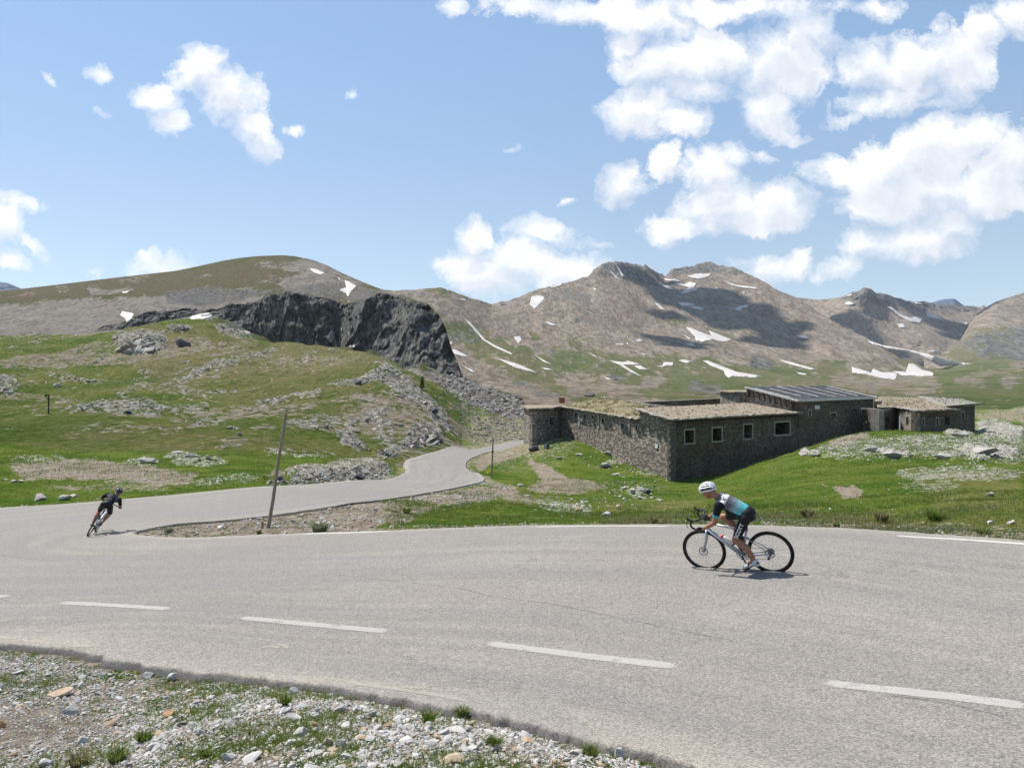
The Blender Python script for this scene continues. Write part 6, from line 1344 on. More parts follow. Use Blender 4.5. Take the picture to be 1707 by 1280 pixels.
# ------------------------------------------------------------------ far conifer, poles
M_BARK = simple_mat('bark', (.10, .075, .05), (.06, .045, .03), 8); M_NEED = simple_mat('conifer_needles', (.025, .05, .018), (.012, .028, .01), 3)
h = ghit(704, 649); tr_ = empty('conifer', h); mb = MB(); mb.tube([(0, 0, -.2), (0.03, 0, 1.2), (0, 0, 2.9)], [.09, .06, .02], 7); mb.build('trunk', M_BARK, tr_)
rs = np.random.default_rng(9); V = []
for k in range(900):
    z = rs.uniform(.3, 3.1); rad = (1 - z / 3.2) * .95 * (1 + .3 * math.sin(z * 9)); a = rs.uniform(0, 6.28); c = np.array([rad * rs.uniform(.3, 1) * math.cos(a), rad * rs.uniform(.3, 1) * math.sin(a), z]); V += [c + rs.normal(0, .09, 3) for _ in range(3)]
np_obj('crown', np.array(V), np.arange(len(V)).reshape(-1, 3), M_NEED, tr_, smooth=False); tag(tr_, 'tiny dark conifer standing alone on the rocky spur', 'tree')
def wood_mat():
    m, t, b = new_mat('weathered_pole_wood', .85, .2); P = t.coords('Object'); Q = t.vmath('MULTIPLY', P, (1, 1, .06)); n = t.noise(Q, 40, 6, .7).outputs[0]; n2 = t.noise(P, 1.2, 4, .6).outputs[0]
    c = t.mix(t.ramp(n, .35, .65), (.17, .125, .098), (.31, .245, .195)); c = t.mix(t.ramp(n2, .5, .7), c, (.20, .175, .155)); t.link(c, b.inputs['Base Color']); t.link(t.bump(n, .6, .01), b.inputs['Normal']); return m
M_WOOD = wood_mat()
h = ghit(447, 880); d = h[1]; top = pt(477, 690, d + .25) - h; p_ = empty('snow_pole', h)
mb = MB(); mb.tube([top * -.06, top * .25 + np.array([.012, 0, 0]), top * .6 + np.array([-.01, 0, 0]), top], [.050, .047, .042, .039], 12); mb.build('shaft', M_WOOD, p_, smooth=False)
mb = MB(); mb.tube([(-.14, -.06, -.1), (-.13, -.06, .2)], [.035, .03], 8); mb.build('stake', M_WOOD, p_)
tag(p_, 'tall leaning round wooden snow pole on the gravel island between the two roads', 'snow pole', 'wooden snow poles marking the road')
h = ghit(819.5, 794); d = h[1]; top = pt(822, 730, d) - h; p_ = empty('snow_pole', h)
mb = MB(); mb.tube([top * -.06, top * .5, top], [.07, .066, .062], 12); mb.build('shaft', M_WOOD, p_); mb = MB(); mb.tube([top * .62, top * .68], [.073, .073], 12); mb.build('band', M_BEAM, p_)
tag(p_, 'upright dark wooden snow pole at the inside of the lane bend, left of the fort', 'snow pole', 'wooden snow poles marking the road')
h = ghit(81, 690); d = h[1]; k = d / F; p_ = empty('signal_post', h); mb = MB(); mb.tube([(0, 0, -.2), (0, 0, 31 * k)], .09, 8); mb.build('post', M_BEAM, p_); mb = MB(); mb.bar((-6 * k, 0, 31.5 * k), (1.5 * k, 0, 31.5 * k), .12, .14); mb.build('crossarm', M_BEAM, p_); mb = MB(); mb.box((-4.6 * k, 0, 30 * k), (1.2 * k, 0, 0), (0, .12, 0), (0, 0, 1.3 * k)); mb.build('signal_box', M_SLAT, p_)
tag(p_, 'thin dark metal post with a short arm at the top, alone on the green hillside', 'post')
wp = np.array([(1500 - CX) / F * 87.5, 87.5]); zg = gz(*wp); p_ = empty('wooden_post', (wp[0], wp[1], zg)); mb = MB(); mb.tube([(0, 0, -.3), (.02, 0, z_at(693, wp) - zg)], .085, 8); mb.build('shaft', M_BATTEN, p_); tag(p_, 'pale thin post standing in front of the dark entrance recess of the fort', 'post')
# clouds beyond the top of the picture: they throw the shadows that lie on the range
def cloud_mat():
    m, t, b = new_mat('cloud_mass', 1.0, 0); b.inputs['Base Color'].default_value = (.9, .9, .92, 1); return m
M_CLD = cloud_mat()
def cloud(px, py, sheet, h_up, rx, ry, seed, label):
    g = sheet.at(px, py)[0]; c = g + np.array(TO_SUN) / TO_SUN.z * h_up; rs = np.random.default_rng(seed); Vs, Fs, off = [], [], 0
    V0, F0 = rock_template(3, seed, cuts=0)
    for k in range(26):
        q = rs.normal(0, .42, 3) * np.array([rx, ry, 40]); s_ = rs.uniform(.16, .42) * min(rx, ry); V = V0 * np.array([s_ * 1.3, s_, s_ * .5]); V = V * (1 + .18 * fbm(V / s_ * 2 + k, 3, seed=seed))[:, None] + q; Vs.append(V); Fs.append(F0 + off); off += len(V0)
    o = np_obj('cloud', np.vstack(Vs), np.vstack(Fs), M_CLD); o.location = c; print('cloud at py', CY - F * c[2] / c[1], CX + F * c[0] / c[1]); return tag(o, kind='structure')
cloud(1185, 505, br, 2600, 170, 260, 1, ''); cloud(1275, 545, br, 2400, 110, 190, 2, ''); cloud(1420, 555, bk, 2900, 110, 150, 3, ''); cloud(1590, 545, bk, 2700, 130, 180, 4, ''); cloud(1125,570, br, 2300, 60,90,5,'')

# tufts of grass growing on the turf roof, stones on the others (parts of the fort)
for key, n, dens in (('b', 420, 9), ('d', 90, 7), ('c', 40, 6), ('a', 30, 6)):
    P = roof_pts(ROOFS[key], n, 600 + n); o_ = blades(P - fort_off, dens, np.full(n, .26), np.full(n, .018), .22, 610 + n, M_DRYG, 'roof_grass', .6, parent=fort); o_['kind'] = 'stuff'
for key, n in (('a', 380), ('b', 260), ('c', 300), ('d', 260), ('e', 300)):
    P = roof_pts(ROOFS[key], n, 700 + n) - fort_off; r_ = np.random.default_rng(n); o_ = scatter_rocks('roof_stones', P + (0, 0, .03), np.exp(r_.uniform(math.log(.03), math.log(.17), n)), M_HROCK, 1, 710 + n, aspect=(.8, 1.6, .2, .5), parent=fort); o_['kind'] = 'stuff'
# summer haze over the valley
bm = bmesh.new(); bmesh.ops.create_cube(bm, size=1); me = bpy.data.meshes.new('haze'); bm.transform(Matrix.Translation((0, 1900, 250)) @ Matrix.Diagonal((9000, 3960, 760, 1))); bm.to_mesh(me); bm.free()
hz = bpy.data.objects.new('haze', me); COL.objects.link(hz); tag(hz, kind='stuff')
mh = bpy.data.materials.new('air'); mh.use_nodes = True; t = NT(mh.node_tree); t.n.remove(t.n['Principled BSDF']); pv = t.add('ShaderNodeVolumePrincipled'); pv.inputs['Color'].default_value = (.80, .88, 1, 1); pv.inputs['Density'].default_value = HAZE; pv.inputs['Anisotropy'].default_value = 0.1
t.link(pv.outputs[0], t.n['Material Output'].inputs['Volume']); me.materials.append(mh)
# ------------------------------------------------------------------ cyclists
def flat(name, col, rough=.5, spec=.4, metal=0.0, coat=0):
    m, t, b = new_mat(name, rough, spec); b.inputs['Base Color'].default_value = (*col, 1); b.inputs['Metallic'].default_value = metal; b.inputs['Coat Weight'].default_value = coat; return m
def vcol_mat(name, rough=.75, spec=.15, s=60, weave=.3):
    m, t, b = new_mat(name, rough, spec); at = t.add('ShaderNodeAttribute', attribute_name='m'); P = t.coords('Object'); n = t.noise(t.vmath('MULTIPLY', P, (1, 1, 2.2)), 11, 4, .65, 1.2).outputs[0]
    t.link(t.vmath('SCALE', at.outputs['Color'], t.ramp(n, .3, .7, .78, 1.15, False)), b.inputs['Base Color']); t.link(t.bump(n, weave + .4, .02), b.inputs['Normal']); return m
M_SKIN = simple_mat('tanned_skin', (.33, .155, .085), (.27, .12, .065), 20, .5, .4)
M_LYCRA = vcol_mat('printed_jersey'); M_SHORTS = simple_mat('black_lycra', (.007, .007, .009), (.013, .012, .017), 12, .62, .25, .006)
M_TYRE = flat('tyre_rubber', (.012, .012, .012), .75, .2); M_RIM = flat('black_rim', (.018, .018, .02), .3, .5); M_SPOKE = flat('spoke_steel', (.25, .25, .26), .3, .5, .9)
M_FRAMEG = flat('silver_grey_frame', (.42, .44, .47), .28, .5, .45, .5); M_WHITEF = flat('pale_frame', (.60, .61, .64), .3, .5, .1, .5)
M_BLACK = flat('black_parts', (.014, .014, .016), .45, .4); M_METAL = flat('dull_steel', (.35, .35, .36), .35, .5, 1.0)
M_WHELM = flat('white_helmet_shell', (.72, .72, .74), .3, .5, 0, .4); M_DHELM = flat('dark_helmet_shell', (.03, .045, .065), .25, .5, 0, .6); M_HAIR = flat('dark_hair', (.02, .014, .01), .7)
M_BOTTLE = flat('clear_white_bottle', (.62, .60, .60), .4, .4); M_REDCAP = flat('red_cap', (.55, .03, .03), .4, .4); M_CYAN = flat('cyan_trim', (.05, .42, .55), .5); M_LETTER = flat('white_lettering', (.72, .72, .74), .5, .3); M_DLETTER = flat('dark_lettering', (.03, .03, .04), .5, .3)
M_SHOE = flat('white_shoe', (.55, .58, .62), .35, .5, 0, .4)

def organic(name, parts, mat, parent, voxel=.007, smooth=4, colour=None):
    """one continuous surface grown round tapered limbs: ('c', a, b, ra, rb) and ('e', centre, radii, rotY)"""
    mb = MB()
    for p in parts:
        if p[0] == 'c':
            a, b_, ra, rb = np.array(p[1], float), np.array(p[2], float), p[3], p[4]; d = b_ - a; L = np.linalg.norm(d); d /= L; P, Rr = [], []
            for q in (-80, -55, -30): P.append(a + d * ra * math.sin(R(q))); Rr.append(ra * math.cos(R(q)))
            P.append(a); Rr.append(ra); P.append((a + b_) / 2); Rr.append((ra + rb) / 2 * 1.0); P.append(b_); Rr.append(rb)
            for q in (30, 55, 80): P.append(b_ + d * rb * math.sin(R(q))); Rr.append(rb * math.cos(R(q)))
            mb.tube(P, Rr, 14)
        else:
            bm = bmesh.new(); bmesh.ops.create_icosphere(bm, subdivisions=3, radius=1); M_ = Matrix.Translation(p[1]) @ Matrix.Rotation(R(p[3] if len(p) > 3 else 0), 4, 'Y') @ Matrix.Diagonal((*p[2], 1)); bm.transform(M_)
            i = len(mb.v); mb.v += [v.co[:] for v in bm.verts]
            for f in bm.faces: mb.f.append(tuple(i + v.index for v in f.verts)); mb.uv += [(0, 0)] * 3
            bm.free()
    me = bpy.data.meshes.new(name + '_src'); me.from_pydata(mb.v, [], mb.f); o = bpy.data.objects.new(name + '_src', me); COL.objects.link(o)
    md = o.modifiers.new('r', 'REMESH'); md.mode = 'VOXEL'; md.voxel_size = voxel; sm = o.modifiers.new('s', 'SMOOTH'); sm.factor = .5; sm.iterations = smooth
    dg = bpy.context.evaluated_depsgraph_get(); me2 = bpy.data.meshes.new_from_object(o.evaluated_get(dg)); bpy.data.objects.remove(o); bpy.data.meshes.remove(me)
    me2.name = name; me2.materials.clear(); me2.materials.append(mat); me2.polygons.foreach_set('use_smooth', [True] * len(me2.polygons))
    if colour is not None:
        co = np.empty(len(me2.vertices) * 3, np.float32); me2.vertices.foreach_get('co', co); co = co.reshape(-1, 3); c = np.ones((len(co), 4), np.float32); c[:, :3] = colour(co)
        at = me2.attributes.new('m', 'FLOAT_COLOR', 'POINT'); at.data.foreach_set('color', c.ravel())
    ob = bpy.data.objects.new(name, me2); COL.objects.link(ob); ob.parent = parent; return ob
def lettering(txt, size, mat, parent, M_, name='lettering'):
    cu = bpy.data.curves.new(name, 'FONT'); cu.body = txt; cu.size = size; cu.extrude = .0015; cu.align_x = 'CENTER'; cu.align_y = 'CENTER'; cu.offset = size * .025
    o = bpy.data.objects.new(name, cu); COL.objects.link(o); dg = bpy.context.evaluated_depsgraph_get(); me = bpy.data.meshes.new_from_object(o.evaluated_get(dg)); bpy.data.objects.remove(o)
    me.transform(M_); me.materials.clear(); me.materials.append(mat); ob = bpy.data.objects.new(name, me); COL.objects.link(ob); ob.parent = parent; return ob
def basis(xa, ya, o):
    xa = Vector(xa).normalized(); ya = Vector(ya); ya = (ya - xa * ya.dot(xa)).normalized(); za = xa.cross(ya); M_ = Matrix.Identity(4)
    for i in range(3): M_[i][0], M_[i][1], M_[i][2], M_[i][3] = xa[i], ya[i], za[i], o[i]
    return M_
def tor(mb, c, Rr, r, n=56, m=8, a0=0, a1=360, sq=1.0):
    pts = [(c[0] + Rr * math.cos(R(q)), c[1], c[2] + Rr * math.sin(R(q))) for q in np.linspace(a0, a1, n + 1)]; mb.tube(pts, r, m, cap=a1 - a0 < 359)
def wheel(parent, cx, disc_side, cassette=False):
    mb = MB(); tor(mb, (0, 0, 0), .322, .0175, 64, 10); w = mb.build('wheel', M_TYRE, parent, smooth=True); w.location = (cx, 0, .34)
    mb = MB()
    for s in (-1, 1): tor(mb, (0, s * .008, 0), .300, .009, 64, 6)
    tor(mb, (0, 0, 0), .289, .008, 64, 6); mb.build('rim', M_RIM, w, smooth=True)
    mb = MB()
    for k in range(24):
        a = 2 * math.pi * k / 24; b_ = a + (.35 if k % 2 else -.35); s = .028 if k % 4 < 2 else -.028
        mb.tube([(.018 * math.cos(b_), s, .018 * math.sin(b_)), (.29 * math.cos(a), 0, .29 * math.sin(a))], .0013, 4)
    mb.build('spokes', M_SPOKE, w)
    mb = MB(); mb.tube([(0, -.055, 0), (0, -.03, 0), (0, .03, 0), (0, .055, 0)], [.012, .022, .022, .012], 10); mb.build('hub', M_BLACK, w)
    mb = MB(); tor(mb, (0, disc_side * .045, 0), .066, .0075, 26, 4); 
    for k in range(6): a = k * math.pi / 3; mb.tube([(0, disc_side * .045, 0), (.064 * math.cos(a), disc_side * .045, .064 * math.sin(a))], .004, 4)
    mb.build('brake_disc', M_METAL, w)
    if cassette:
        mb = MB()
        for k in range(6): mb.tube([(0, -.028 - k * .005, 0), (0, -.031 - k * .005, 0)], .055 - k * .006, 18)
        mb.build('cassette', M_METAL, w)
    return w
def bicycle(name, label, road_bars, mat, crank_deg, sx=0., sz=0.):
    b_ = empty(name); bb = np.array([-.08, 0, .28]); ra = np.array([-.5, 0, .34]); ht = np.array([.355, 0, .815]); hb = np.array([.41, 0, .665]); st = np.array([-.225 + sx * .6, 0, .775 + sz])
    mb = MB(); mb.tube([hb + (-.012, 0, .03), bb], [.030, .034], 12); mb.tube([ht + (.003, 0, -.03), st + (.01, 0, -.02)], [.021, .015], 10); mb.tube([bb, st], [.02, .017], 10); mb.tube([hb, ht], .024, 12)
    for s in (-1, 1): mb.tube([bb + (0, s * .03, 0), bb + (-.12, s * .045, .01), ra + (0, s * .062, 0)], [.017, .012, .011], 8); mb.tube([st + (.045, s * .012, -.115), ra + (.03, s * .058, .03)], [.0085, .008], 8)
    mb.tube([bb + (0, -.04, 0), bb + (0, .04, 0)], .028, 12); fr = mb.build('frame', mat, b_, smooth=True)
    mb = MB(); 
    for s in (-1, 1): mb.tube([hb + (0, s * .02, .02), hb + (.012, s * .055, -.06), hb + (.03, s * .056, -.15), (.5, s * .056, .34)], [.017, .017, .014, .010], 8)
    mb.build('fork', mat, b_, smooth=True)
    wheel(b_, .5, 1); wheel(b_, -.5, 1, True)
    mb = MB(); mb.tube([st + (0, 0, -.03), (-.268 + sx, 0, .925 + sz)], .0145, 10); mb.build('seatpost', M_BLACK, b_, smooth=True)
    sad = organic('saddle', [('c', (-.36, 0, .945), (-.28, 0, .95), .042, .035), ('c', (-.37, .035, .948), (-.30, .012, .95), .034, .025), ('c', (-.37, -.035, .948), (-.30, -.012, .95), .034, .025), ('c', (-.28, 0, .95), (-.13, 0, .945), .028, .017)], M_BLACK, b_, .008, 3)
    sad.scale = (1, 1, .45); sad.location = (sx, 0, .952 * .55 + sz)
    ca = R(crank_deg); v = np.array([math.cos(ca), 0, math.sin(ca)]) * .172
    mb = MB(); tor(mb, (bb[0], -.045, bb[2]), .098, .005, 40, 4); tor(mb, (bb[0], -.045, bb[2]), .07, .006, 30, 4)
    for k in range(5): a = k * 1.2566; mb.tube([(bb[0], -.045, bb[2]), (bb[0] + .095 * math.cos(a), -.045, bb[2] + .095 * math.sin(a))], .007, 5)
    mb.build('chainring', M_BLACK, b_)
    for s, vv in ((1, v), (-1, -v)):
        mb = MB(); mb.tube([bb + (0, s * .055, 0), bb + vv + (0, s * .07, 0)], [.014, .011], 8); cr = mb.build('crank', M_BLACK, b_, smooth=True); mb = MB(); c = bb + vv + (0, s * .115, 0); mb.box(c, (.035, 0, -.008), (0, .035, 0), (.002, 0, .008)); mb.build('pedal', M_BLACK, cr)
    mb = MB(); mb.tube([bb + (.0, -.045, .098), ra + (0, -.045, .045)], .004, 5); mb.tube([bb + (0, -.045, -.098), ra + (.05, -.045, -.13), ra + (.03, -.045, -.12)], .004, 5); mb.build('chain', M_METAL, b_)
    mb = MB(); mb.tube([ra + (0, -.07, -.02), ra + (.02, -.06, -.06), ra + (.045, -.05, -.13)], [.014, .014, .01], 8); mb.tube([ra + (.02, -.04, -.06), ra + (.02, -.055, -.06)], .022, 12); mb.tube([ra + (.05, -.04, -.125), ra + (.05, -.05, -.125)], .022, 12); mb.build('derailleur', M_BLACK, b_, smooth=True)
    mb = MB()
    if road_bars:
        mb.tube([ht + (-.004, 0, .02), ht + (-.008, 0, .06), (.40, 0, .915), (.44, 0, .925)], [.017, .017, .016, .016], 10)
        for s in (-1, 1): mb.tube([(.44, 0, .925), (.44, s * .14, .925), (.455, s * .195, .922), (.52, s * .205, .918), (.57, s * .208, .895), (.585, s * .21, .85), (.56, s * .212, .80), (.50, s * .214, .772), (.42, s * .215, .765)], [.015] + [.0155] * 8, 10)
        hbar = mb.build('handlebar', M_BLACK, b_, smooth=True)
        for s in (-1, 1):
            o = organic('brake_hood', [('c', (.55, s * .208, .912), (.60, s * .209, .93), .021, .020), ('c', (.60, s * .209, .93), (.625, s * .21, .965), .018, .014), ('c', (.615, s * .21, .925), (.645, s * .212, .86), .009, .007), ('c', (.645, s * .212, .86), (.625, s * .214, .80), .007, .006)], M_BLACK, hbar, .006, 2)
    else:
        mb.tube([ht + (-.004, 0, .02), ht + (-.01, 0, .08), (.40, 0, .94)], [.019, .019, .018], 10); mb.tube([(.40, 0, .94), (.40, .10, .95), (.36, .32, .955)], .014, 10); mb.tube([(.40, 0, .94), (.40, -.10, .95), (.36, -.32, .955)], .014, 10); hbar = mb.build('handlebar', M_BLACK, b_, smooth=True)
        for s in (-1, 1): m2 = MB(); m2.tube([(.385, s * .19, .953), (.36, s * .33, .956)], .018, 10); m2.build('grip', M_BLACK, hbar, smooth=True)
    if road_bars:
        d = (hb - bb) / np.linalg.norm(hb - bb); n = np.array([-d[2], 0, d[0]]); c = bb + d * .30 + n * .072
        mb = MB(); mb.tube([c - d * .09, c - d * .085, c + d * .04, c + d * .06, c + d * .085], [.033, .036, .036, .03, .022], 14); bt = mb.build('bottle', M_BOTTLE, b_, smooth=True); mb = MB(); mb.tube([c + d * .085, c + d * .105, c + d * .11, c + d * .135], [.026, .026, .013, .011], 12); mb.build('cap', M_REDCAP, bt, smooth=True)
        c = bb + (st - bb) / np.linalg.norm(st - bb) * .22 + np.array([.055, 0, .012]); mb = MB(); dd = (st - bb) / np.linalg.norm(st - bb); mb.tube([c - dd * .08, c + dd * .07, c + dd * .09], [.036, .036, .02], 14); mb.build('bottle', M_BLACK, b_, smooth=True)
    return tag(b_, label, 'bicycle')
def helmet(parent, c, rot, mat, s=1.0):
    """vented shell over the head: ribs from front to back over a dark liner"""
    M_ = Matrix.Translation(c) @ Matrix.Rotation(R(rot), 4, 'Y')
    bm = bmesh.new(); bmesh.ops.create_uvsphere(bm, u_segments=36, v_segments=22, radius=1)
    bmesh.ops.delete(bm, geom=[v for v in bm.verts if v.co.z < -.22 + .12 * (v.co.x < -.3)], context='VERTS')
    for v in bm.verts:
        x, y, z = v.co; k = 1.04 if x < 0 else 1; v.co = Vector((x * .148 * k - .008, y * .098 * (1 - .12 * max(0, x)), z * .108 + .012 * (abs(x) < .5))) * s
    bm.transform(M_); me = bpy.data.meshes.new('helmet'); bm.to_mesh(me); bm.free(); me.materials.append(M_BLACK); me.polygons.foreach_set('use_smooth', [True] * len(me.polygons)); h = bpy.data.objects.new('helmet', me); COL.objects.link(h); h.parent = parent
    def S(u_, v_, k=1.055):  # u: side -1..1, v: front-back angle
        th = R(v_); ph = u_ * 1.25; x = math.cos(th); z = math.sin(th); y = math.sin(ph); c_ = math.cos(ph); return M_ @ (Vector((x * .148 * c_ ** .3 - .008, y * .098, z * .108 * c_ + .012)) * s * k)
    mb = MB()
    for u_ in (-.98, -.62, -.26, .26, .62, .98):
        P = [S(u_ * (1 - .25 * abs(math.cos(R(v_)))), v_) for v_ in np.linspace(2, 178, 15)]; mb.tube(P, [.008] + [.0105] * 13 + [.008], 7)
    for v_ in (38, 82, 125): mb.tube([S(u_, v_ + (10 if abs(u_) > .5 else 0), 1.045) for u_ in np.linspace(-1, 1, 13)], .0085, 7)
    rimp = [M_ @ (Vector((.150 * math.cos(a) - .008, .101 * math.sin(a), -.016 - .010 * math.cos(2 * a))) * s) for a in np.linspace(0, 2 * math.pi, 37)]; mb.tube(rimp, .0125, 7, cap=False)
    mb.build('shell', mat, h, smooth=True); return h
def hand_parts(wr, grip, s, bar_dir, curl_to):
    """palm, four unequal fingers closing round the bar, thumb on the other side"""
    wr, grip, bd, cd = map(lambda a: np.array(a, float), (wr, grip, bar_dir, curl_to)); bd /= np.linalg.norm(bd); d = grip - wr; d /= np.linalg.norm(d); P = [('c', wr, wr + (grip - wr) * .75, .024, .030), ('c', wr + (grip - wr) * .5 + bd * .018, grip + bd * .018, .020, .016), ('c', wr + (grip - wr) * .5 - bd * .018, grip - bd * .018, .020, .016)]
    cd = cd / np.linalg.norm(cd)
    for k, L in ((-1.5, .030), (-.5, .036), (.5, .034), (1.5, .026)):
        r0 = grip + bd * k * .0195; a = r0 + d * .022; b_ = a + cd * L; c = b_ - d * .030; P += [('c', r0, a, .0105, .010), ('c', a, b_, .0100, .0092), ('c', b_, c, .0092, .008)]
    t0 = wr + (grip - wr) * .45 - bd * .030; P += [('c', t0, t0 + d * .02 + cd * .022 - bd * .008, .012, .011), ('c', t0 + d * .02 + cd * .022 - bd * .008, grip - bd * .012 + cd * .034, .011, .009)]
    return P
def head_parts(c, pitch, yaw=0, s=1.0):
    M_ = Matrix.Rotation(R(yaw), 3, 'Z') @ Matrix.Rotation(R(pitch), 3, 'Y'); q = lambda x, y, z: np.array(c) + np.array(M_ @ Vector((x, y, z))) * s
    return [('e', tuple(q(-.012, 0, .02)), (.098, .076, .098), pitch), ('e', tuple(q(.03, 0, -.045)), (.066, .058, .075), pitch), ('c', q(.055, 0, -.085), q(.068, 0, -.095), .028, .022),
            ('c', q(.082, 0, .012), q(.104, 0, -.022), .009, .0135), ('c', q(.072, .025, .032), q(.072, -.025, .032), .017, .017), ('c', q(.078, .018, -.055), q(.078, -.018, -.055), .0125, .0125),
            ('c', q(-.005, .074, .012), q(-.008, .078, -.028), .016, .010), ('c', q(-.005, -.074, .012), q(-.008, -.078, -.028), .016, .010)], q

# ---- the near rider
def place(o, X, Y, head, lean, sc=1.0):
    h = Vector(head).normalized(); zc = Vector((-0.06, 0.04, 1)).normalized(); xa = (h - zc * h.dot(zc)).normalized(); ya = zc.cross(xa)
    Rm = Matrix((xa, ya, zc)).transposed().to_4x4(); o.matrix_world = Matrix.Translation((X, Y, plane_z(X, Y) + .022)) @ Rm @ Matrix.Rotation(R(lean), 4, 'X') @ Matrix.Scale(sc, 4)
ROUT = dict(pos=(3.48, 11.74), head=(-.865, .502, 0), lean=-15)
bike1 = bicycle('road_bicycle', 'silver grey road bicycle with drop bars leaning into the bend under the near rider', True, M_FRAMEG, 241, .05, -.075)

place(bike1, *ROUT['pos'], ROUT['head'], ROUT['lean'])
rider1 = empty('person')
HL, HR = np.array([-.225, .085, .925]), np.array([-.225, -.085, .925]); KL, KR = np.array([-.04, .12, .585]), np.array([.165, -.115, .85]); AL, AR = np.array([-.275, .115, .25]), np.array([-.06, -.115, .53])
SL_, SR_ = np.array([.125, .165, 1.155]), np.array([.145, -.165, 1.16]); EL, ER = np.array([.205, .235, .90]), np.array([.24, -.215, .91]); WL, WR = np.array([.395, .222, .79]), np.array([.41, -.212, .795]); GL, GR = np.array([.465, .214, .785]), np.array([.475, -.213, .787])
hp, hq = head_parts((.30, 0, 1.31), 26, 14, .88)
body = [('c', HL, KL, .078, .054), ('c', KL, (KL + AL) / 2 + (-.028, 0, .03), .052, .056), ('c', (KL + AL) / 2 + (-.028, 0, .03), AL, .054, .034), ('c', HR, KR, .078, .054), ('c', KR, (KR + AR) / 2 + (-.028, 0, .03), .052, .056), ('c', (KR + AR) / 2 + (-.028, 0, .03), AR, .054, .034),
        ('c', (-.22, 0, .96), (-.06, 0, 1.075), .115, .105), ('c', (-.06, 0, 1.075), (.07, 0, 1.125), .105, .11), ('c', (.03, .06, 1.11), SL_, .074, .054), ('c', (.03, -.06, 1.11), SR_, .074, .054), ('c', (.12, 0, 1.19), (.25, 0, 1.275), .058, .048),
        ('c', SL_, EL, .054, .038), ('c', EL, WL, .040, .025), ('c', SR_, ER, .054, .038), ('c', ER, WR, .040, .025), ('c', AL, AL + (-.045, 0, -.04), .036, .03), ('c', AL, AL + (.12, 0, -.075), .034, .026), ('c', AR, AR + (-.045, 0, -.035), .036, .03), ('c', AR, AR + (.11, 0, -.075), .034, .026)]
body += hp + hand_parts(WL, GL, 1, (1, 0, .12), (0, -.25, -1)) + hand_parts(WR, GR, -1, (1, 0, .12), (0, .25, -1))
organic('body', body, M_SKIN, rider1, .0065, 3)
def jersey_col(P):
    ax = np.array([-.225, 0, .97]); d = np.array([.40, 0, .215]); L = np.linalg.norm(d); d /= L; q = P - ax; s = q @ d / L; up = q @ np.array([-d[2], 0, d[0]])
    top_ = sstep(.30, .62, s)[:, None]; mid_ = sstep(-.02, .42, s)[:, None]
    c = np.array([.06, .47, .49]) * (1 - mid_) + np.array([.24, .40, .42]) * mid_; c = c * (1 - top_) + np.array([.13, .115, .14]) * top_
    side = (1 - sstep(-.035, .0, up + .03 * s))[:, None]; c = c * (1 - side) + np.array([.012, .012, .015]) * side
    sl = (np.abs(P[:, 1]) > .165) & (s > .5); c[sl] = (.012, .012, .016)
    for S_, E_ in ((SL_, EL), (SR_, ER)):
        dd = (E_ - S_); LL = np.linalg.norm(dd); w = (P - S_) @ dd / LL / LL; off = np.linalg.norm((P - S_) - np.outer(w, dd), axis=1); m = (w > .56) & (off < .09) & (w < 1.1); c[m] = (.06, .36, .46)
    band = (np.abs(s - .80) < .095) & (up > .028) & (np.abs(P[:, 1]) < .16); c[band] = (.66, .66, .68)
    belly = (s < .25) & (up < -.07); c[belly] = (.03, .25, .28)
    return c
jer = organic('jersey', [('c', (-.20, 0, .975), (-.06, 0, 1.08), .122, .116), ('c', (-.06, 0, 1.085), (.075, 0, 1.15), .116, .118), ('c', (.03, .06, 1.11), SL_, .082, .062), ('c', (.03, -.06, 1.11), SR_, .082, .062), ('c', (.10, 0, 1.175), (.165, 0, 1.21), .074, .060),
    ('c', SL_, SL_ + (EL - SL_) * .62, .066, .051), ('c', SR_, SR_ + (ER - SR_) * .62, .066, .051), ('c', (-.14, .055, .99), (-.0, .045, 1.05), .08, .082), ('c', (-.14, -.055, .99), (-.0, -.045, 1.05), .08, .082)], M_LYCRA, rider1, .0065, 3, jersey_col)
d_ = np.array([.40, 0, .215]); d_ /= np.linalg.norm(d_); n_up = np.array([-d_[2], 0, d_[0]])
for yy in (.045,):
    o_ = np.array([-.225, 0, .97]) + d_ * .454 * .80 + n_up * .112 + np.array([0, yy, 0]); lettering('SCOTT', .060, M_DLETTER, jer, basis((0, -1, .30), d_, o_))
sh = organic('shorts', [('e', (-.235, 0, .96), (.125, .145, .12)), ('c', HL, HL + (KL - HL) * .80, .088, .064), ('c', HR, HR + (KR - HR) * .78, .088, .064), ('c', (-.225, 0, .95), (-.15, 0, 1.01), .124, .112), ('c', (-.265, .05, .935), (-.23, .065, .94), .09, .092), ('c', (-.265, -.05, .935), (-.23, -.065, .94), .09, .092)], M_SHORTS, rider1, .0065, 3)
tl = (KL - HL) / np.linalg.norm(KL - HL); nn = np.array([-.18, 1, .05]); fx = np.cross(-tl, nn); 
o_ = HL + (KL - HL) * .50 + np.array([0.0, .086, .0]); lettering('SCOTT', .078, M_LETTER, sh, basis(-tl, np.array([-tl[2], 0, tl[0]]), o_) )
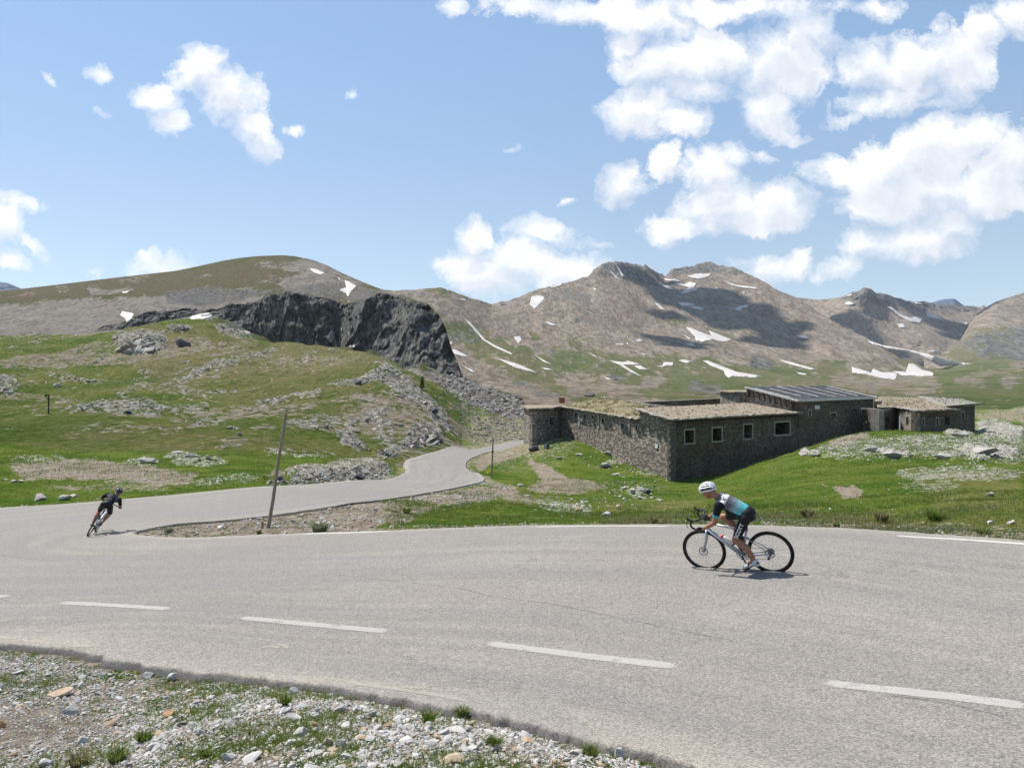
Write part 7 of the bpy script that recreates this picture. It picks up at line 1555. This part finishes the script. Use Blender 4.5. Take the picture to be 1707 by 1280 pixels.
for a_, sgn in ((AL, 1), (AR, -1)):
    drop = np.array([.12, 0, -.078]) if sgn > 0 else np.array([.12, 0, -.072])
    s_ = organic('shoe', [('c', a_ + (-.045, 0, -.055), a_ + (0, 0, -.035), .036, .038), ('c', a_ + (0, 0, -.042), a_ + drop * .9 + (0, 0, -.010), .038, .036), ('c', a_ + drop * .9 + (0, 0, -.012), a_ + drop * 1.35 + (0, 0, -.008), .036, .026), ('c', a_ + (-.01, 0, -.01), a_ + (0, 0, 0), .040, .040)], M_SHOE, rider1, .0065, 2)
    mb = MB(); c = a_ + drop * .55 + np.array([0, 0, -.058]); mb.box(c, drop * 1.02, (0, .034, 0), (0, 0, .008)); mb.build('sole', M_BLACK, s_, bevel=.004)
    mb = MB(); c = a_ + drop * .75 + np.array([0, 0, -.006]); tor_p = [c + np.array([0, math.cos(q) * .041, math.sin(q) * .038]) for q in np.linspace(-.3, math.pi + .3, 9)]; mb.tube(tor_p, .007, 6); mb.build('strap', M_BLACK, s_, smooth=True)
for w_, g_, s in ((WL, GL, 1), (WR, GR, -1)):
    organic('glove', [(p[0], p[1], p[2], p[3] + .0035, p[4] + .0035) for p in hand_parts(w_ + (g_ - w_) * .25, g_, s, (1, 0, .12), (0, -.25 * s, -1))[:9]], M_BLACK, rider1, .006, 1)
helmet(rider1, tuple(hq(-.010, 0, .045)), 12, M_WHELM, .79)
organic('hair', [('c', hq(-.075, .03, -.01), hq(-.075, -.03, -.01), .034, .034), ('c', hq(-.08, 0, -.04), hq(-.07, 0, 0), .03, .04)], M_HAIR, rider1, .007, 2)
for s in (1, -1):
    mb = MB(); mb.tube([hq(.01, s * .080, .045), hq(.028, s * .066, -.05), hq(.045, s * .03, -.105), hq(.05, 0, -.118)], .0042, 5); mb.build('chin_strap', M_BLACK, rider1)
    mb = MB(); mb.box(hq(.088, s * .028, .008), hq(.02, 0, 0) * 0 + np.array([.0, .012, 0]), np.array([.0, 0, .005]), np.array([.004, 0, 0])); mb.build('eye', M_HAIR, rider1)
place(rider1, *ROUT['pos'], ROUT['head'], ROUT['lean'])
mb = MB(); mb.tube([hq(.094, .020, -.052), hq(.098, 0, -.052), hq(.094, -.020, -.052)], .0042, 6); mb.build('lips', M_REDCAP if False else simple_mat('lips', (.30, .11, .08), (.25, .09, .07), 9), rider1)
for s in (1, -1):
    mb = MB(); mb.tube([hq(.086, s * .016, .036), hq(.084, s * .042, .034)], .0045, 5); mb.build('eyebrow', M_HAIR, rider1)
tag(rider1, 'cyclist in turquoise jersey, black shorts and white helmet riding left in the near lane', 'cyclist', 'cyclists riding through the hairpin')

# ---- the far rider, seen from behind, leaning hard to the right
bike2 = bicycle('flat_bar_bicycle', 'pale bicycle with flat handlebar leaning far over under the distant rider dressed in black', False, M_WHITEF, -30, .02, -.05)
LOUT = dict(pos=(-11.70, 21.36), head=(-.30, .954, 0), lean=31)
place(bike2, *LOUT['pos'], LOUT['head'], LOUT['lean'], .94)
rider2 = empty('person')
HL, HR = np.array([-.26, .09, .95]), np.array([-.26, -.09, .95]); KL, KR = np.array([.13, .15, .67]), np.array([.10, -.15, .72]); AL, AR = np.array([.0, .115, .29]), np.array([-.30, -.12, .445])
SL_, SR_ = np.array([.12, .185, 1.185]), np.array([.14, -.185, 1.17]); EL, ER = np.array([.17, .30, 1.00]), np.array([.27, -.28, 1.00]); WL, WR = np.array([.30, .285, .95]), np.array([.31, -.285, .955]); GL, GR = np.array([.365, .26, .955]), np.array([.365, -.27, .955])
hp, hq = head_parts((.29, -.03, 1.30), 16, -16, .93)
body = [('c', HL, KL, .085, .058), ('c', KL, (KL + AL) / 2 + (-.028, 0, .03), .056, .060), ('c', (KL + AL) / 2 + (-.028, 0, .03), AL, .058, .036), ('c', HR, KR, .085, .058), ('c', KR, (KR + AR) / 2 + (-.028, 0, .03), .056, .060), ('c', (KR + AR) / 2 + (-.028, 0, .03), AR, .058, .036),
        ('c', (-.25, 0, .98), (-.06, 0, 1.11), .115, .115), ('c', (-.06, 0, 1.11), (.07, 0, 1.17), .115, .115), ('c', (.02, .06, 1.15), SL_, .08, .06), ('c', (.02, -.06, 1.15), SR_, .08, .06), ('c', (.11, 0, 1.20), (.25, -.02, 1.27), .060, .052),
        ('c', SL_, EL, .052, .040), ('c', EL, WL, .040, .026), ('c', SR_, ER, .052, .040), ('c', ER, WR, .040, .026), ('c', AL, AL + (.12, 0, -.06), .036, .028), ('c', AR, AR + (.12, 0, -.06), .036, .028)]
body += hp + hand_parts(WL, GL, 1, (.1, -1, 0), (.2, 0, -1)) + hand_parts(WR, GR, -1, (.1, 1, 0), (.2, 0, -1))
organic('body', body, M_SKIN, rider2, .008, 3)
def jc2(P):
    n = fbm(P * 9, 3, .6, seed=77)[:, None]; c = np.array([.012, .013, .018]) + 0 * P; k = sstep(-.05, .25, n) * sstep(1.10, 1.2, P[:, 2:3]); c = c * (1 - k) + np.array([.09, .10, .14]) * k; arm = np.abs(P[:, 1]) > .17; c[arm] = (.014, .014, .018); return c
organic('jersey', [('c', (-.24, 0, .99), (-.06, 0, 1.115), .128, .126), ('c', (-.06, 0, 1.115), (.07, 0, 1.175), .126, .126), ('c', (.02, .06, 1.15), SL_, .092, .068), ('c', (.02, -.06, 1.15), SR_, .092, .068), ('c', SL_, SL_ + (EL - SL_) * .72, .062, .052), ('c', SR_, SR_ + (ER - SR_) * .72, .062, .052)], M_LYCRA, rider2, .008, 3, jc2)
organic('shorts', [('e', (-.265, 0, .975), (.125, .150, .122)), ('c', HL, HL + (KL - HL) * .86, .092, .072), ('c', HR, HR + (KR - HR) * .86, .092, .072), ('c', (-.25, 0, .97), (-.17, 0, 1.03), .125, .122)], M_SHORTS, rider2, .008, 3)
for a_ in (AL, AR): organic('shoe', [('c', a_ + (-.05, 0, -.05), a_ + (.02, 0, -.04), .038, .040), ('c', a_ + (0, 0, -.04), a_ + (.15, 0, -.065), .040, .030)], M_BLACK, rider2, .008, 2)
for w_, g_, s in ((WL, GL, 1), (WR, GR, -1)): organic('glove', [(p[0], p[1], p[2], p[3] + .004, p[4] + .004) for p in hand_parts(w_ + (g_ - w_) * .2, g_, s, (.1, -s, 0), (.2, 0, -1))], M_BLACK, rider2, .007, 1)
helmet(rider2, tuple(hq(-.012, 0, .055)), 12, M_DHELM)
place(rider2, *LOUT['pos'], LOUT['head'], LOUT['lean'], .94)
tag(rider2, 'distant cyclist in black with dark blue helmet, seen from behind, leaning into the hairpin', 'cyclist', 'cyclists riding through the hairpin')
